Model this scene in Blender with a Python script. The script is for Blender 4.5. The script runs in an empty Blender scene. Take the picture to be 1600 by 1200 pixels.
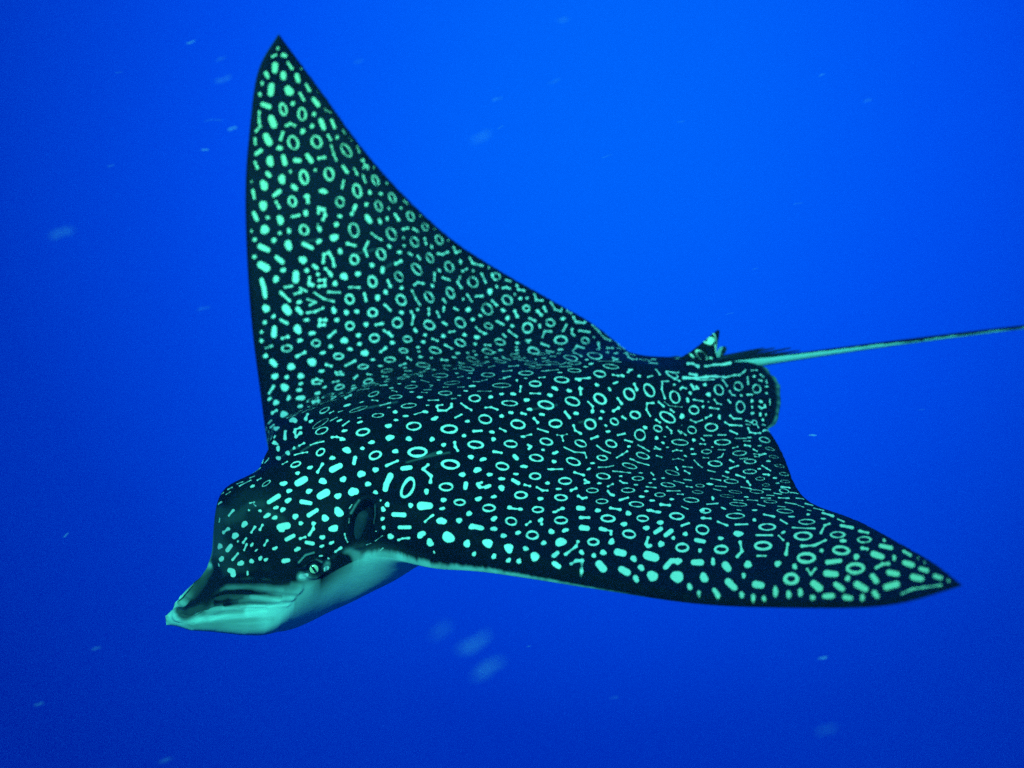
import bpy, math, random
import numpy as np
from mathutils import Vector, Matrix
random.seed(7)
scene = bpy.context.scene

# ---------------- camera ----------------
cam = bpy.data.cameras.new('camera'); camo = bpy.data.objects.new('camera', cam)
scene.collection.objects.link(camo)
camo.rotation_euler = (math.pi/2, 0, 0)
F_PX = 2761.19
cam.sensor_width = 36; cam.lens = 36*F_PX/1600
cam.clip_start = .05; cam.clip_end = 500
cam.dof.use_dof = True; cam.dof.focus_distance = 2.50; cam.dof.aperture_fstop = 2.7
scene.camera = camo

# ---------------- daylight from above, as it arrives through the water ----------------
SUN_EL, SUN_AZ = math.radians(26), math.radians(186)     # azimuth: 0 = straight ahead (+Y), 90 = right (+X)
world = bpy.data.worlds.new('World'); scene.world = world; world.use_nodes = True
nt = world.node_tree; nt.nodes.clear()
sky = nt.nodes.new('ShaderNodeTexSky'); sky.sky_type = 'NISHITA'; sky.sun_disc = False
sky.sun_elevation = SUN_EL; sky.sun_rotation = SUN_AZ
tint = nt.nodes.new('ShaderNodeMix'); tint.data_type = 'RGBA'; tint.blend_type = 'MULTIPLY'; tint.inputs[0].default_value = 1
tint.inputs[7].default_value = (.03, .80, .75, 1)        # red is lost in the water column
bg = nt.nodes.new('ShaderNodeBackground'); bg.inputs[1].default_value = .12
wo = nt.nodes.new('ShaderNodeOutputWorld')
nt.links.new(sky.outputs[0], tint.inputs[6]); nt.links.new(tint.outputs[2], bg.inputs[0]); nt.links.new(bg.outputs[0], wo.inputs[0])
sl = bpy.data.lights.new('sun', 'SUN'); sl.energy = 4.8; sl.angle = math.radians(4); sl.color = (.13, 1.0, .78)
so = bpy.data.objects.new('sun', sl); scene.collection.objects.link(so)
sd = Vector((math.sin(SUN_AZ)*math.cos(SUN_EL), math.cos(SUN_AZ)*math.cos(SUN_EL), math.sin(SUN_EL)))
so.rotation_euler = (-sd).to_track_quat('-Z', 'Y').to_euler(); so.location = sd*20
scene.view_settings.view_transform = 'Standard'; scene.view_settings.look = 'None'
scene.view_settings.exposure = 0; scene.view_settings.gamma = 1; scene.view_settings.use_curve_mapping = False
try:
    scene.cycles.use_denoising = False; scene.cycles.max_bounces = 6; scene.cycles.volume_bounces = 0
except Exception: pass

# ---------------- helpers ----------------
def mesh_grid(name, V, mat, parent=None, closed_v=False, attrs=None, smooth=True):
    """V (n,m,3) grid of points -> one mesh object"""
    n, m = V.shape[:2]
    i, j = np.meshgrid(np.arange(n-1), np.arange(m if closed_v else m-1), indexing='ij')
    j2 = (j+1) % m
    quads = np.stack([i*m+j, i*m+j2, (i+1)*m+j2, (i+1)*m+j], -1).reshape(-1, 4)
    return mesh_raw(name, V.reshape(-1, 3), quads, mat, parent, attrs, smooth)
def mesh_raw(name, verts, quads, mat, parent=None, attrs=None, smooth=True):
    me = bpy.data.meshes.new(name)
    nv, nq = len(verts), len(quads)
    me.vertices.add(nv); me.vertices.foreach_set('co', np.ascontiguousarray(verts, np.float32).ravel())
    me.loops.add(nq*4); me.loops.foreach_set('vertex_index', np.ascontiguousarray(quads, np.int32).ravel())
    me.polygons.add(nq); me.polygons.foreach_set('loop_start', np.arange(nq, dtype=np.int32)*4)
    me.update(calc_edges=True); me.validate()
    me.polygons.foreach_set('use_smooth', np.full(len(me.polygons), smooth))
    for k, a in (attrs or {}).items():
        at = me.attributes.new(k, 'FLOAT', 'POINT'); at.data.foreach_set('value', np.ascontiguousarray(a, np.float32).ravel())
    me.materials.append(mat)
    o = bpy.data.objects.new(name, me); scene.collection.objects.link(o)
    if parent: o.parent = parent
    return o
def tag(o, label=None, cat=None, group=None, kind=None):
    if label: o['label'] = label
    if cat: o['category'] = cat
    if group: o['group'] = group
    if kind: o['kind'] = kind
    return o
class NT:
    def __init__(s, name):
        s.m = bpy.data.materials.new(name); s.m.use_nodes = True; s.t = s.m.node_tree; s.t.nodes.clear()
        s.out = s.n('ShaderNodeOutputMaterial')
    def n(s, ty, **kw):
        x = s.t.nodes.new(ty)
        for k, v in kw.items(): setattr(x, k, v)
        return x
    def l(s, a, b): s.t.links.new(a, b)
    def attr(s, name): return s.n('ShaderNodeAttribute', attribute_name=name).outputs['Fac']
    def math(s, op, a, b=None, c=None):
        x = s.n('ShaderNodeMath', operation=op)
        for i, v in enumerate((a, b, c)):
            if v is None: continue
            if hasattr(v, 'links'): s.l(v, x.inputs[i])
            else: x.inputs[i].default_value = v
        return x.outputs[0]
    def ramp(s, f, lo, hi):      # smoothstep
        x = s.n('ShaderNodeMapRange', interpolation_type='SMOOTHSTEP')
        s.l(f, x.inputs[0]); x.inputs[1].default_value = lo; x.inputs[2].default_value = hi
        return x.outputs[0]
    def mix(s, f, a, b):
        x = s.n('ShaderNodeMix', data_type='RGBA')
        for i, v in ((0, f), (6, a), (7, b)):
            if hasattr(v, 'links'): s.l(v, x.inputs[i])
            elif i: x.inputs[i].default_value = (*v, 1)
            else: x.inputs[i].default_value = v
        return x.outputs[2]
    def noise(s, scale, detail=4, vec=None):
        x = s.n('ShaderNodeTexNoise'); x.inputs['Scale'].default_value = scale; x.inputs['Detail'].default_value = detail
        if vec is None: vec = s.n('ShaderNodeTexCoord').outputs['Object']
        s.l(vec, x.inputs['Vector']); return x.outputs['Fac']
    def bsdf(s, col, rough=.5, spec=.5, bump=None, bstr=.2, bdist=.002):
        b = s.n('ShaderNodeBsdfPrincipled')
        if hasattr(col, 'links'): s.l(col, b.inputs['Base Color'])
        else: b.inputs['Base Color'].default_value = (*col, 1)
        if hasattr(rough, 'links'): s.l(rough, b.inputs['Roughness'])
        else: b.inputs['Roughness'].default_value = rough
        b.inputs['Specular IOR Level'].default_value = spec
        if bump is not None:
            u = s.n('ShaderNodeBump'); u.inputs['Strength'].default_value = bstr; u.inputs['Distance'].default_value = bdist
            s.l(bump, u.inputs['Height']); s.l(u.outputs[0], b.inputs['Normal'])
        s.l(b.outputs[0], s.out.inputs[0]); return b

_W = [(180,(0,.060,.20)),(90,(0,.030,.22)),(55,(0,.016,.25)),(36,(0,.012,.29)),(27,(0,.014,.35)),(20.5,(0,.030,.52)),(15.5,(0,.054,.73)),(11,(0,.078,.92)),(6,(0,.112,1.0)),(2,(0,.130,1.02)),(0,(0,.132,1.02))]  # deep stops, out of view, made greener to light the belly from below
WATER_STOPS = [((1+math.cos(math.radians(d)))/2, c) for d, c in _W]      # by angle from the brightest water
# ---------------- the open water: backdrop bowl, open above so that the daylight falls in ----------------
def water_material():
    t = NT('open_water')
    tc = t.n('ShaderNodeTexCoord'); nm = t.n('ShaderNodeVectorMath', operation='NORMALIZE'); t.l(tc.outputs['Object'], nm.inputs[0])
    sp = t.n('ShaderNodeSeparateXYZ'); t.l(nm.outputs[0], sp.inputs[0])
    # brightness grows towards the surface and towards a brighter patch (ahead, up and to the right)
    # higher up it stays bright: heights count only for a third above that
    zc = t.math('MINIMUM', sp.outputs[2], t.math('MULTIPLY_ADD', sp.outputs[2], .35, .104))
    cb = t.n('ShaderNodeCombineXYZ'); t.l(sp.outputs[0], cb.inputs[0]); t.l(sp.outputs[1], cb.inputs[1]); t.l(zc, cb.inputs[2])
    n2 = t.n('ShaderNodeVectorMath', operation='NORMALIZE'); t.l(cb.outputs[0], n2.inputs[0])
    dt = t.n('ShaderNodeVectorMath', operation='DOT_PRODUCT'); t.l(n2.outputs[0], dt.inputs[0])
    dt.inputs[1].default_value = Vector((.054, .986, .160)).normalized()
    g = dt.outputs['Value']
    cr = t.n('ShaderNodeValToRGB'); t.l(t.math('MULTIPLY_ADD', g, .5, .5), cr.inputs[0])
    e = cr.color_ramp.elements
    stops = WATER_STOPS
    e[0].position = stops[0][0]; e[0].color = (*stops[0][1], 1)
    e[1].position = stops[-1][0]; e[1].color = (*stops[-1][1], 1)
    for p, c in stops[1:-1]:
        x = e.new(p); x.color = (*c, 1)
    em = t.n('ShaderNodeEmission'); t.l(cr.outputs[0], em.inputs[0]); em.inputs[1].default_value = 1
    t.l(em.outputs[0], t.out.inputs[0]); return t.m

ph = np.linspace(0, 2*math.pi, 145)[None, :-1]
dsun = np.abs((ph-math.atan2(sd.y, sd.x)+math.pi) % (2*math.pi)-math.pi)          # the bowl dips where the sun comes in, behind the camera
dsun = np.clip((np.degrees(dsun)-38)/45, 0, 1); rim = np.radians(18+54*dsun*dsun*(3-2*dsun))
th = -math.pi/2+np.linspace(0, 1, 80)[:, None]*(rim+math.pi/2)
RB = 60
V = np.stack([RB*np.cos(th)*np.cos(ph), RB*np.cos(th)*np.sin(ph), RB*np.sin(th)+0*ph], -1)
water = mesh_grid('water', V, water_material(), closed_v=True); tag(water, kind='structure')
RES = (900, 1300, 120)        # stations along the body, points across the back, across the belly
SCULPT = np.array([(-0.236,-0.9901,0.16,0.0009,-0.001,0.0006),(-0.2216,-0.9807,0.16,0.0008,-0.0002,-0.0006),(-0.1998,-0.966,0.16,0.0006,0.0009,-0.0023),(-0.1583,-0.9269,0.16,-0.0007,0.0028,-0.0039),(-0.1216,-0.8773,0.16,-0.0011,0.0021,-0.0023),(-0.0686,-0.7972,0.16,0.0006,-0.0011,0.0012),(-0.0246,-0.7268,0.16,0.0016,-0.0015,0.0006),(0.0211,-0.6516,0.16,0.0012,-0.0006,-0.0005),(0.0551,-0.5938,0.16,0.0012,-0.0007,-0.0003),(0.084,-0.5428,0.16,0.0026,-0.0018,-0.0001),(0.117,-0.488,0.16,0.0037,-0.0025,-0.0003),(0.1302,-0.466,0.16,0.0034,-0.0021,-0.0005),(0.1833,-0.377,0.16,0.0004,0.0003,-0.001),(0.2342,-0.2941,0.16,0.004,-0.0034,0.0009),(0.3528,-0.1324,0.16,-0.0089,0.0073,-0.0014),(-0.251,-0.9853,0.16,-0.0006,-0.0007,0.002),(-0.2548,-0.9408,0.16,-0.0052,0.0022,0.0027),(-0.2571,-0.8916,0.16,-0.0059,0.0029,0.0024),(-0.2593,-0.8345,0.16,-0.0015,0.0007,0.0007),(-0.2611,-0.776,0.16,0.0022,-0.0015,-0.0002),(-0.2632,-0.7345,0.16,0.0013,-0.0013,0.0007),(-0.2661,-0.6631,0.16,-0.0034,0.0008,0.0029),(-0.2723,-0.5935,0.16,-0.0022,0.0013,0.0004),(-0.2787,-0.5322,0.16,0.0019,0.0002,-0.0027),(-0.2862,-0.4741,0.16,0.0023,-0.001,-0.0011),(-0.2931,-0.4221,0.16,0.0004,-0.001,0.0013),(-0.2997,-0.3931,0.16,-0.0003,-0.0003,0.0009),(-0.3128,-0.3346,0.16,-0.0002,0.0018,-0.0028),(-0.3238,-0.2864,0.16,-0.0008,0.0016,-0.0017),(-0.3443,-0.2328,0.16,-0.0037,-0.0015,0.0073),(-0.3694,-0.184,0.16,-0.0039,-0.0024,0.009),(-0.3863,-0.1519,0.16,-0.0004,0.0005,-0.0003),(0.2754,0.231,0.16,-0.0003,0.0008,-0.001),(0.2537,0.2617,0.16,-0,0.0005,-0.0008),(0.216,0.3228,0.16,0.0001,-0.0001,0.0001),(0.1779,0.3848,0.16,0.0001,-0.0002,0.0001),(0.1446,0.4405,0.16,0.0001,0,-0.0003),(0.0979,0.5188,0.16,0.0001,0,-0.0002),(0.0628,0.5797,0.16,0.0004,0.0002,-0.0008),(0.0163,0.6574,0.16,0.0008,0.0009,-0.0025),(-0.0107,0.7029,0.16,0.0006,0.0007,-0.002),(-0.0614,0.7846,0.16,-0.0003,-0.0005,0.0012),(-0.1159,0.8688,0.16,0.0006,0.0004,-0.0016),(-0.172,0.9421,0.16,0.0017,0.0019,-0.0055),(-0.2144,0.976,0.16,0.0006,0.0013,-0.003),(-0.3519,0.2227,0.14,-0.0129,0.0056,0.0064),(-0.3256,0.2914,0.14,-0.0072,0.0023,0.005),(-0.3137,0.3373,0.14,-0.0027,0.0004,0.0027),(-0.2971,0.4094,0.14,0.0058,-0.0013,-0.0051),(-0.2837,0.4668,0.14,0.0086,-0.0014,-0.0083),(-0.2702,0.5636,0.14,-0.0012,0.0005,0.0008),(-0.2669,0.6338,0.14,-0.0031,0.0008,0.0025),(-0.2619,0.7306,0.14,0.001,-0.0006,-0.0002),(-0.2572,0.8681,0.14,-0.0028,-0.0014,0.0059),(-0.2548,0.9408,0.14,-0.0013,-0.0004,0.0024),(0.4032,-0.0808,0.05,-0.0168,0.0222,-0.0174),(0.4209,-0.0787,0.05,0.0035,-0.0011,-0.0024),(0.4302,-0.0857,0.05,0.0126,-0.0125,0.0059),(0.441,-0.0939,0.05,0.013,-0.0145,0.0088),(0.4472,-0.1046,0.05,0.0081,-0.0091,0.0056),(0.4548,-0.1105,0.05,-0.0025,0.0021,-0.0004),(0.4678,-0.1053,0.05,-0.0236,0.0226,-0.0096),(0.508,-0.0731,0.05,-0.007,0.009,-0.0068),(0.5333,-0.0573,0.05,0.0084,-0.0063,0.0004),(0.5665,-0.0377,0.05,-0.0138,0.0144,-0.0077),(0.5822,0.0065,0.05,-0,-0.0021,0.0037),(0.5605,0.0389,0.05,-0.0004,-0.0033,0.0062),(0.5117,0.0362,0.05,-0.0008,-0.0031,0.0063),(0.4728,0.0486,0.05,-0.0021,-0.0023,0.0066),(0.4564,0.0607,0.05,-0.0018,-0.0013,0.0045),(0.4309,0.0706,0.05,0.002,0.0008,-0.0039),(0.4121,0.0765,0.05,0.0023,0.0001,-0.0031),(0.3813,0.0842,0.05,-0.0011,0.0001,0.0013),(0.3444,0.0992,0.05,0.0011,0.0048,-0.0096),(0.3154,0.1198,0.05,0.0012,0.003,-0.0067),(0.2854,0.1436,0.05,-0.0002,0.0091,-0.0156),(-0.3949,-0.1357,0.07,0.0108,0.0048,-0.0217),(-0.3186,-0.036,0.07,0.0036,0.0029,-0.0094),(-0.3309,-0.0276,0.07,0.0003,0.0007,-0.0015),(-0.3504,-0.0279,0.07,-0.0003,0.0024,-0.0038),(0.3354,0.1618,0.07,-0.0035,-0.008,0.0182),(0.312,0.1863,0.07,-0.0017,-0.0031,0.0075),(0.2794,0.2273,0.07,0.0026,0.0019,-0.0067),(0.2522,0.2662,0.07,-0.0008,-0.0009,0.0026),(0.2151,0.3254,0.07,0.0003,-0.0008,0.0009),(0.1766,0.3885,0.07,-0.0001,-0.0001,0.0003),(0.1435,0.4436,0.07,-0.0001,0.0002,-0.0003),(-0.2501,-0.9987,0.12,0.0032,-0.0037,0.0024),(-0.2501,-0.9987,0.12,0.0032,-0.0037,0.0024),(-0.2501,0.9987,0.12,-0.0003,0,0.0003),(-0.2501,0.9987,0.12,-0.0003,0,0.0003),(0.588,-0,0.05,-0.0012,-0.0015,0.0041),(0.588,-0,0.05,-0.0012,-0.0015,0.0041)])
# --- anatomy of the ray, in its own axes: x forward, y to its left, z up; half the wing span = 1 m ---
SWEEP = .35
def chev(y): return SWEEP*(np.sqrt(y*y+.0025)-.05)
def catmull(P, n=40):
    P = np.array(P, float); out = []
    Q = np.vstack([2*P[0]-P[1], P, 2*P[-1]-P[-2]])
    for i in range(1, len(Q)-2):
        t = np.linspace(0, 1, n, endpoint=False)[:, None]
        a, b, c, d = Q[i-1], Q[i], Q[i+1], Q[i+2]
        out.append(.5*((2*b)+(c-a)*t+(2*a-5*b+4*c-d)*t*t+(3*b-3*c+d-a)*t**3))
    out.append(P[-1:]); return np.vstack(out)
def sstep(a, b, x):
    t = np.clip((x-a)/(b-a), 0, 1); return t*t*(3-2*t)
LEAD = [(.375,.138),(.335,.16),(.27,.24),(.20,.35),(.11,.50),(.01,.67),(-.09,.83),(-.17,.94),(-.25,1.0)]
TRAIL = [(-.25,1.0),(-.255,.92),(-.26,.80),(-.268,.65),(-.285,.48),(-.315,.33),(-.35,.23),(-.40,.14)]
# head sections: station, half width, top, edge level, bottom, squareness
HEAD = np.array([
 (.588,.000,-.105,-.111,-.117,2.0),(.584,.011,-.101,-.110,-.119,2.0),(.566,.050,-.090,-.106,-.127,2.0),
 (.542,.066,-.084,-.103,-.134,2.1),(.515,.092,-.074,-.100,-.140,2.3),(.495,.106,-.056,-.094,-.144,2.5),
 (.480,.114,-.012,-.080,-.146,2.7),(.467,.119,.024,-.060,-.147,2.8),(.450,.124,.050,-.044,-.148,2.8),
 (.43,.129,.068,-.034,-.148,2.6),(.41,.134,.082,-.026,-.144,2.5),(.38,.16,.094,-.014,-.132,2.3),(.34,.2,.104,-.004,-.115,2.2),(.26,.2,.11,0,-.10,2.2)])[::-1]
def half_width():
    le, te = catmull(LEAD), catmull(TRAIL)
    xl = le[:,0]+chev(le[:,1]); xt = te[:,0]+chev(te[:,1])
    x = np.r_[xl, xt[1:], -.40, -.46, -.50]; w = np.r_[le[:,1], te[1:,1], .09, .05, .03]
    h = HEAD[HEAD[:,0] > .409]
    x = np.r_[h[:,0], x]; w = np.r_[h[:,1], w]
    o = np.argsort(x, kind='stable'); x, w = x[o], w[o]
    g = np.linspace(x[0], x[-1], 4001); v = np.interp(g, x, w)          # ease the corner where wing meets head
    k = np.exp(-np.linspace(-3, 3, 241)**2/2); k /= k.sum()
    vs = np.convolve(np.pad(v, 120, mode='edge'), k, 'valid')
    b = sstep(.33, .37, g)*sstep(.47, .43, g)
    return g, v*(1-b)+vs*b
HW = half_width()
def soft_tab(x, y, s, r=.012):
    """table lookup, smoothed over a radius r so that no crease shows at the knots"""
    g = np.linspace(x[0]-.06, x[-1]+.06, 1600); v = np.interp(g, x, y)
    k = np.exp(-(np.arange(-120, 121)*(g[1]-g[0])/r)**2/2); k /= k.sum()
    return np.interp(s, g, np.convolve(np.pad(v, 120, mode='edge'), k, 'valid'))
def head_tab(k, s): return soft_tab(HEAD[:,0], HEAD[:,k], s, .007)
def sections(S, TT, top):
    """S (n,1) stations, TT (1,m) in -1..1 -> canonical points (n,m,3)"""
    w = np.interp(S, *HW)
    w = w*(1+np.where(S < .06, .0035*np.sin(S*1500+3*np.sin(S*310))*np.sin(S*470), 0)/(.35+w))      # trailing edge a little ragged
    tau = np.sin(TT*np.pi/2)*.62+TT*.38
    hd = sstep(.25, .40, S)
    tau_h = np.sin(TT*np.pi/2)
    tau = tau*(1-hd)+tau_h*hd
    y = w*tau; a = np.abs(y)
    x = S-chev(y)
    d = np.maximum(w-a, 0)*np.where(S > .083, .62, .45)
    delta = .012+.035*(1-np.minimum(a, 1))
    E = np.sqrt(np.clip(1-(1-np.minimum(d/delta, 1))**2, 0, 1))
    wing = .003+.024*(1-np.minimum(a, 1))**1.3
    if top:
        H = soft_tab([-.5,-.42,-.35,-.2,0,.15,.25,.33,.4], [.006,.021,.042,.075,.096,.104,.102,.096,.09], S, .03)
        wb = soft_tab([-.5,-.42,-.2,0,.2,.33,.4], [.06,.10,.16,.22,.27,.24,.18], S, .03)
    else:
        H = -soft_tab([-.5,-.42,-.2,0,.2,.33,.4], [.01,.02,.04,.06,.085,.10,.11], S, .03)
        wb = soft_tab([-.5,-.42,-.2,0,.2,.33,.4], [.06,.12,.17,.15,.112,.118,.145], S, .03)
        wing = -wing*np.where(S > .083, .22+.4*sstep(.30, .12, a), .5)
    zd = (H*np.exp(-(a/wb)**2)+wing)*E
    ze = head_tab(3, S); zh = head_tab(2 if top else 4, S); p = head_tab(5, S)
    prof = np.sqrt(np.clip(1-np.abs(tau)**p, 0, 1))
    if not top: prof = prof*np.exp(-(a/.170)**4)
    z = zd*(1-hd)+(ze+(zh-ze)*prof)*hd
    if top:   # raised lateral rims of the shovel snout
        z = z+.012*sstep(.47,.51,S)*sstep(.585,.55,S)*np.exp(-((np.abs(tau)-.86)/.14)**2)
    return np.stack([x+0*y, y, z], -1)
def bend(P, p, side):
    """raise and twist one wing"""
    x, y, z = P[...,0], np.abs(P[...,1]), P[...,2]
    g = np.linspace(0, 1.1, 221)
    th = sstep(.08, .3, g)*(p[0]+p[1]*g+p[2]*g*g)
    c = np.r_[0, np.cumsum((np.cos(th[1:])+np.cos(th[:-1]))*.0025)]
    s = np.r_[0, np.cumsum((np.sin(th[1:])+np.sin(th[:-1]))*.0025)]
    Y, Z, T = np.interp(y, g, c), np.interp(y, g, s), np.interp(y, g, th)
    tw = sstep(.08, .5, y)*(p[3]+p[4]*y)
    xm = -.25*y; dx = x-xm
    x2 = xm+dx*np.cos(tw)+z*np.sin(tw)+p[5]*y*y
    z2 = z*np.cos(tw)-dx*np.sin(tw)
    return np.stack([x2, side*(Y-z2*np.sin(T)), Z+z2*np.cos(T)], -1)
def pose(C):
    """canonical points (...,3) -> posed body points"""
    q = np.where(C[...,1:2] >= 0, bend(C, WING_LEFT, 1), bend(C, WING_RIGHT, -1))
    if len(SCULPT):
        d2 = ((C[...,None,0]-SCULPT[:,0])**2+(C[...,None,1]-SCULPT[:,1])**2)/SCULPT[:,2]**2
        q = q+np.exp(-d2)@SCULPT[:,3:6]
    return q
# ---------------- the eagle ray: where it swims, how its wings are held ----------------
F_PX = 2761.19
R3 = np.array([[-.8132,.5819,.01015],[-.53028,-.73364,-.42495],[-.23983,-.35095,.90516]])
T3 = np.array([-.01563,2.75271,-.10411])
WING_LEFT = (.1034,.3064,.1206,-.0362,.0811,.3198)
WING_RIGHT = (.0831,.5022,.6974,.3882,-.0108,.1808)
def grid_normals(P):
    n = np.cross(np.gradient(P, axis=0), np.gradient(P, axis=1))
    return n/(np.linalg.norm(n, axis=-1, keepdims=True)+1e-12)
NS, NTOP, NBOT = RES
S = np.r_[np.linspace(-.47, .30, int(NS*.62), endpoint=False), np.linspace(.30, .588, NS-int(NS*.62))][:, None]
TT = np.linspace(-1, 1, NTOP)[None, :]; TB = np.linspace(-1, 1, NBOT)[None, :]
Ctop = sections(S, TT, True); Cbot = sections(S, TB, False)
Ptop = pose(Ctop); Pbot = pose(Cbot)

# tail: a long whip that leaves the picture
TAIL = catmull([(-.328,-.0142,.0385),(-.3835,-.0057,.0335),(-.4274,.0011,.0295),(-.475,.0047,.0253),(-.5356,.011,.0203),(-.6177,.0204,.0125),
  (-.8296,.0476,-.0054),(-1.1309,.0901,-.0322),(-1.4484,.1448,-.0599),(-1.8724,.2282,-.0985),(-2.4172,.356,-.1569)], 60)
TAIL_R = np.interp(np.arange(len(TAIL))/60, np.arange(11), [.021,.0195,.0158,.0112,.0086,.0066,.0049,.0036,.0030,.0025,.0012])
def tube(path, rad, nseg=40, flat=1.0, up=(0,0,1)):
    t = np.gradient(path, axis=0); t /= np.linalg.norm(t, axis=1)[:, None]
    s = np.cross(np.array(up, float), t); s /= np.linalg.norm(s, axis=1)[:, None]
    u = np.cross(t, s)
    a = np.linspace(0, 2*np.pi, nseg, endpoint=False)
    rad = np.asarray(rad)[:, None, None]
    return path[:, None]+rad*(np.cos(a)[None, :, None]*s[:, None]+flat*np.sin(a)[None, :, None]*u[:, None])
Ptail = tube(TAIL, TAIL_R)

# pelvic fin (left): a rounded flap that carries the back on behind the wing
def pelvic(n=150, m=150, side=1):
    u = np.linspace(0, 1, n)[:, None]; y = np.linspace(-.02, .19, m)[None, :]
    xm = np.interp(y, [-.02,.0,.03,.085,.135,.165,.18,.187,.19], [-.505,-.522,-.530,-.510,-.462,-.425,-.398,-.38,-.36])
    xf = -.29
    x = xf+(xm-xf)*np.sin(u*np.pi/2)**.9
    dist = np.abs(x-xm)
    fr = np.clip(dist/.10, 0, 1)
    mid = .009+.019*np.exp(-(y/.10)**2)*fr**.5-.010*sstep(.12,.19,y)-(0 if side > 0 else .10*np.abs(y)+.012)
    th = .0015+.009*np.sqrt(np.clip(1-(1-np.minimum(dist/.05,1))**2,0,1))*sstep(.192,.165,y)
    ru = .0022*np.sin(y*210)*np.clip(1-dist/.03,0,1)       # frilled hind margin
    top = pose(np.stack([x+0*y, side*(y+0*x), mid+th+ru], -1)); bot = pose(np.stack([x+0*y, side*(y+0*x), mid-th+ru], -1))
    return top, bot
Ppel, Ppel_b = pelvic()
def ppx(px, py, depth):            # a point of the small hind fins, given by its bearing and distance
    return (np.array([(px-800)*depth/F_PX, depth, (600-py)*depth/F_PX])-T3) @ R3
def fin_grid(rows, half, depth0, n=60, m=60):
    """thin fin between a leading and a trailing edge, rows from base to tip"""
    A = np.array([ppx(r[0], r[1], depth0+(r[0]-1050)*.0005) for r in rows]); B = np.array([ppx(r[2], r[3], depth0+(r[2]-1050)*.0005) for r in rows])
    k = np.linspace(0, len(rows)-1, n); ii = np.arange(len(rows))
    A = np.stack([np.interp(k, ii, A[:, c]) for c in range(3)], 1); B = np.stack([np.interp(k, ii, B[:, c]) for c in range(3)], 1)
    v = (1-np.cos(np.linspace(0, 1, m)*np.pi))/2
    Q = A[:, None]+(B-A)[:, None]*v[None, :, None]
    h = half*(np.sqrt(np.clip(1-(2*v-1)**2, 0, 1))[None, :])*(1-.75*(k/(len(rows)-1))[:, None])
    off = np.array([0, 1, 0])*h[..., None]
    return Q+off, Q-off
Pdor, Pdor_b = fin_grid([(1036,574,1121,567),(1060,561.5,1119,555),(1080,549.5,1119.5,546),(1096,537,1121.5,534),(1110,525,1123.5,524),(1121,516.5,1124,516)], .009, 2.94)
Plobe, Plobe_b = fin_grid([(1116,558,1127,557),(1119,552,1133,552),(1122,546,1136,546),(1127,541.5,1134,541)], .002, 2.945, 20, 20)
GRIDS = dict(b=Ptop, p=Ppel, d=Pdor)
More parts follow.
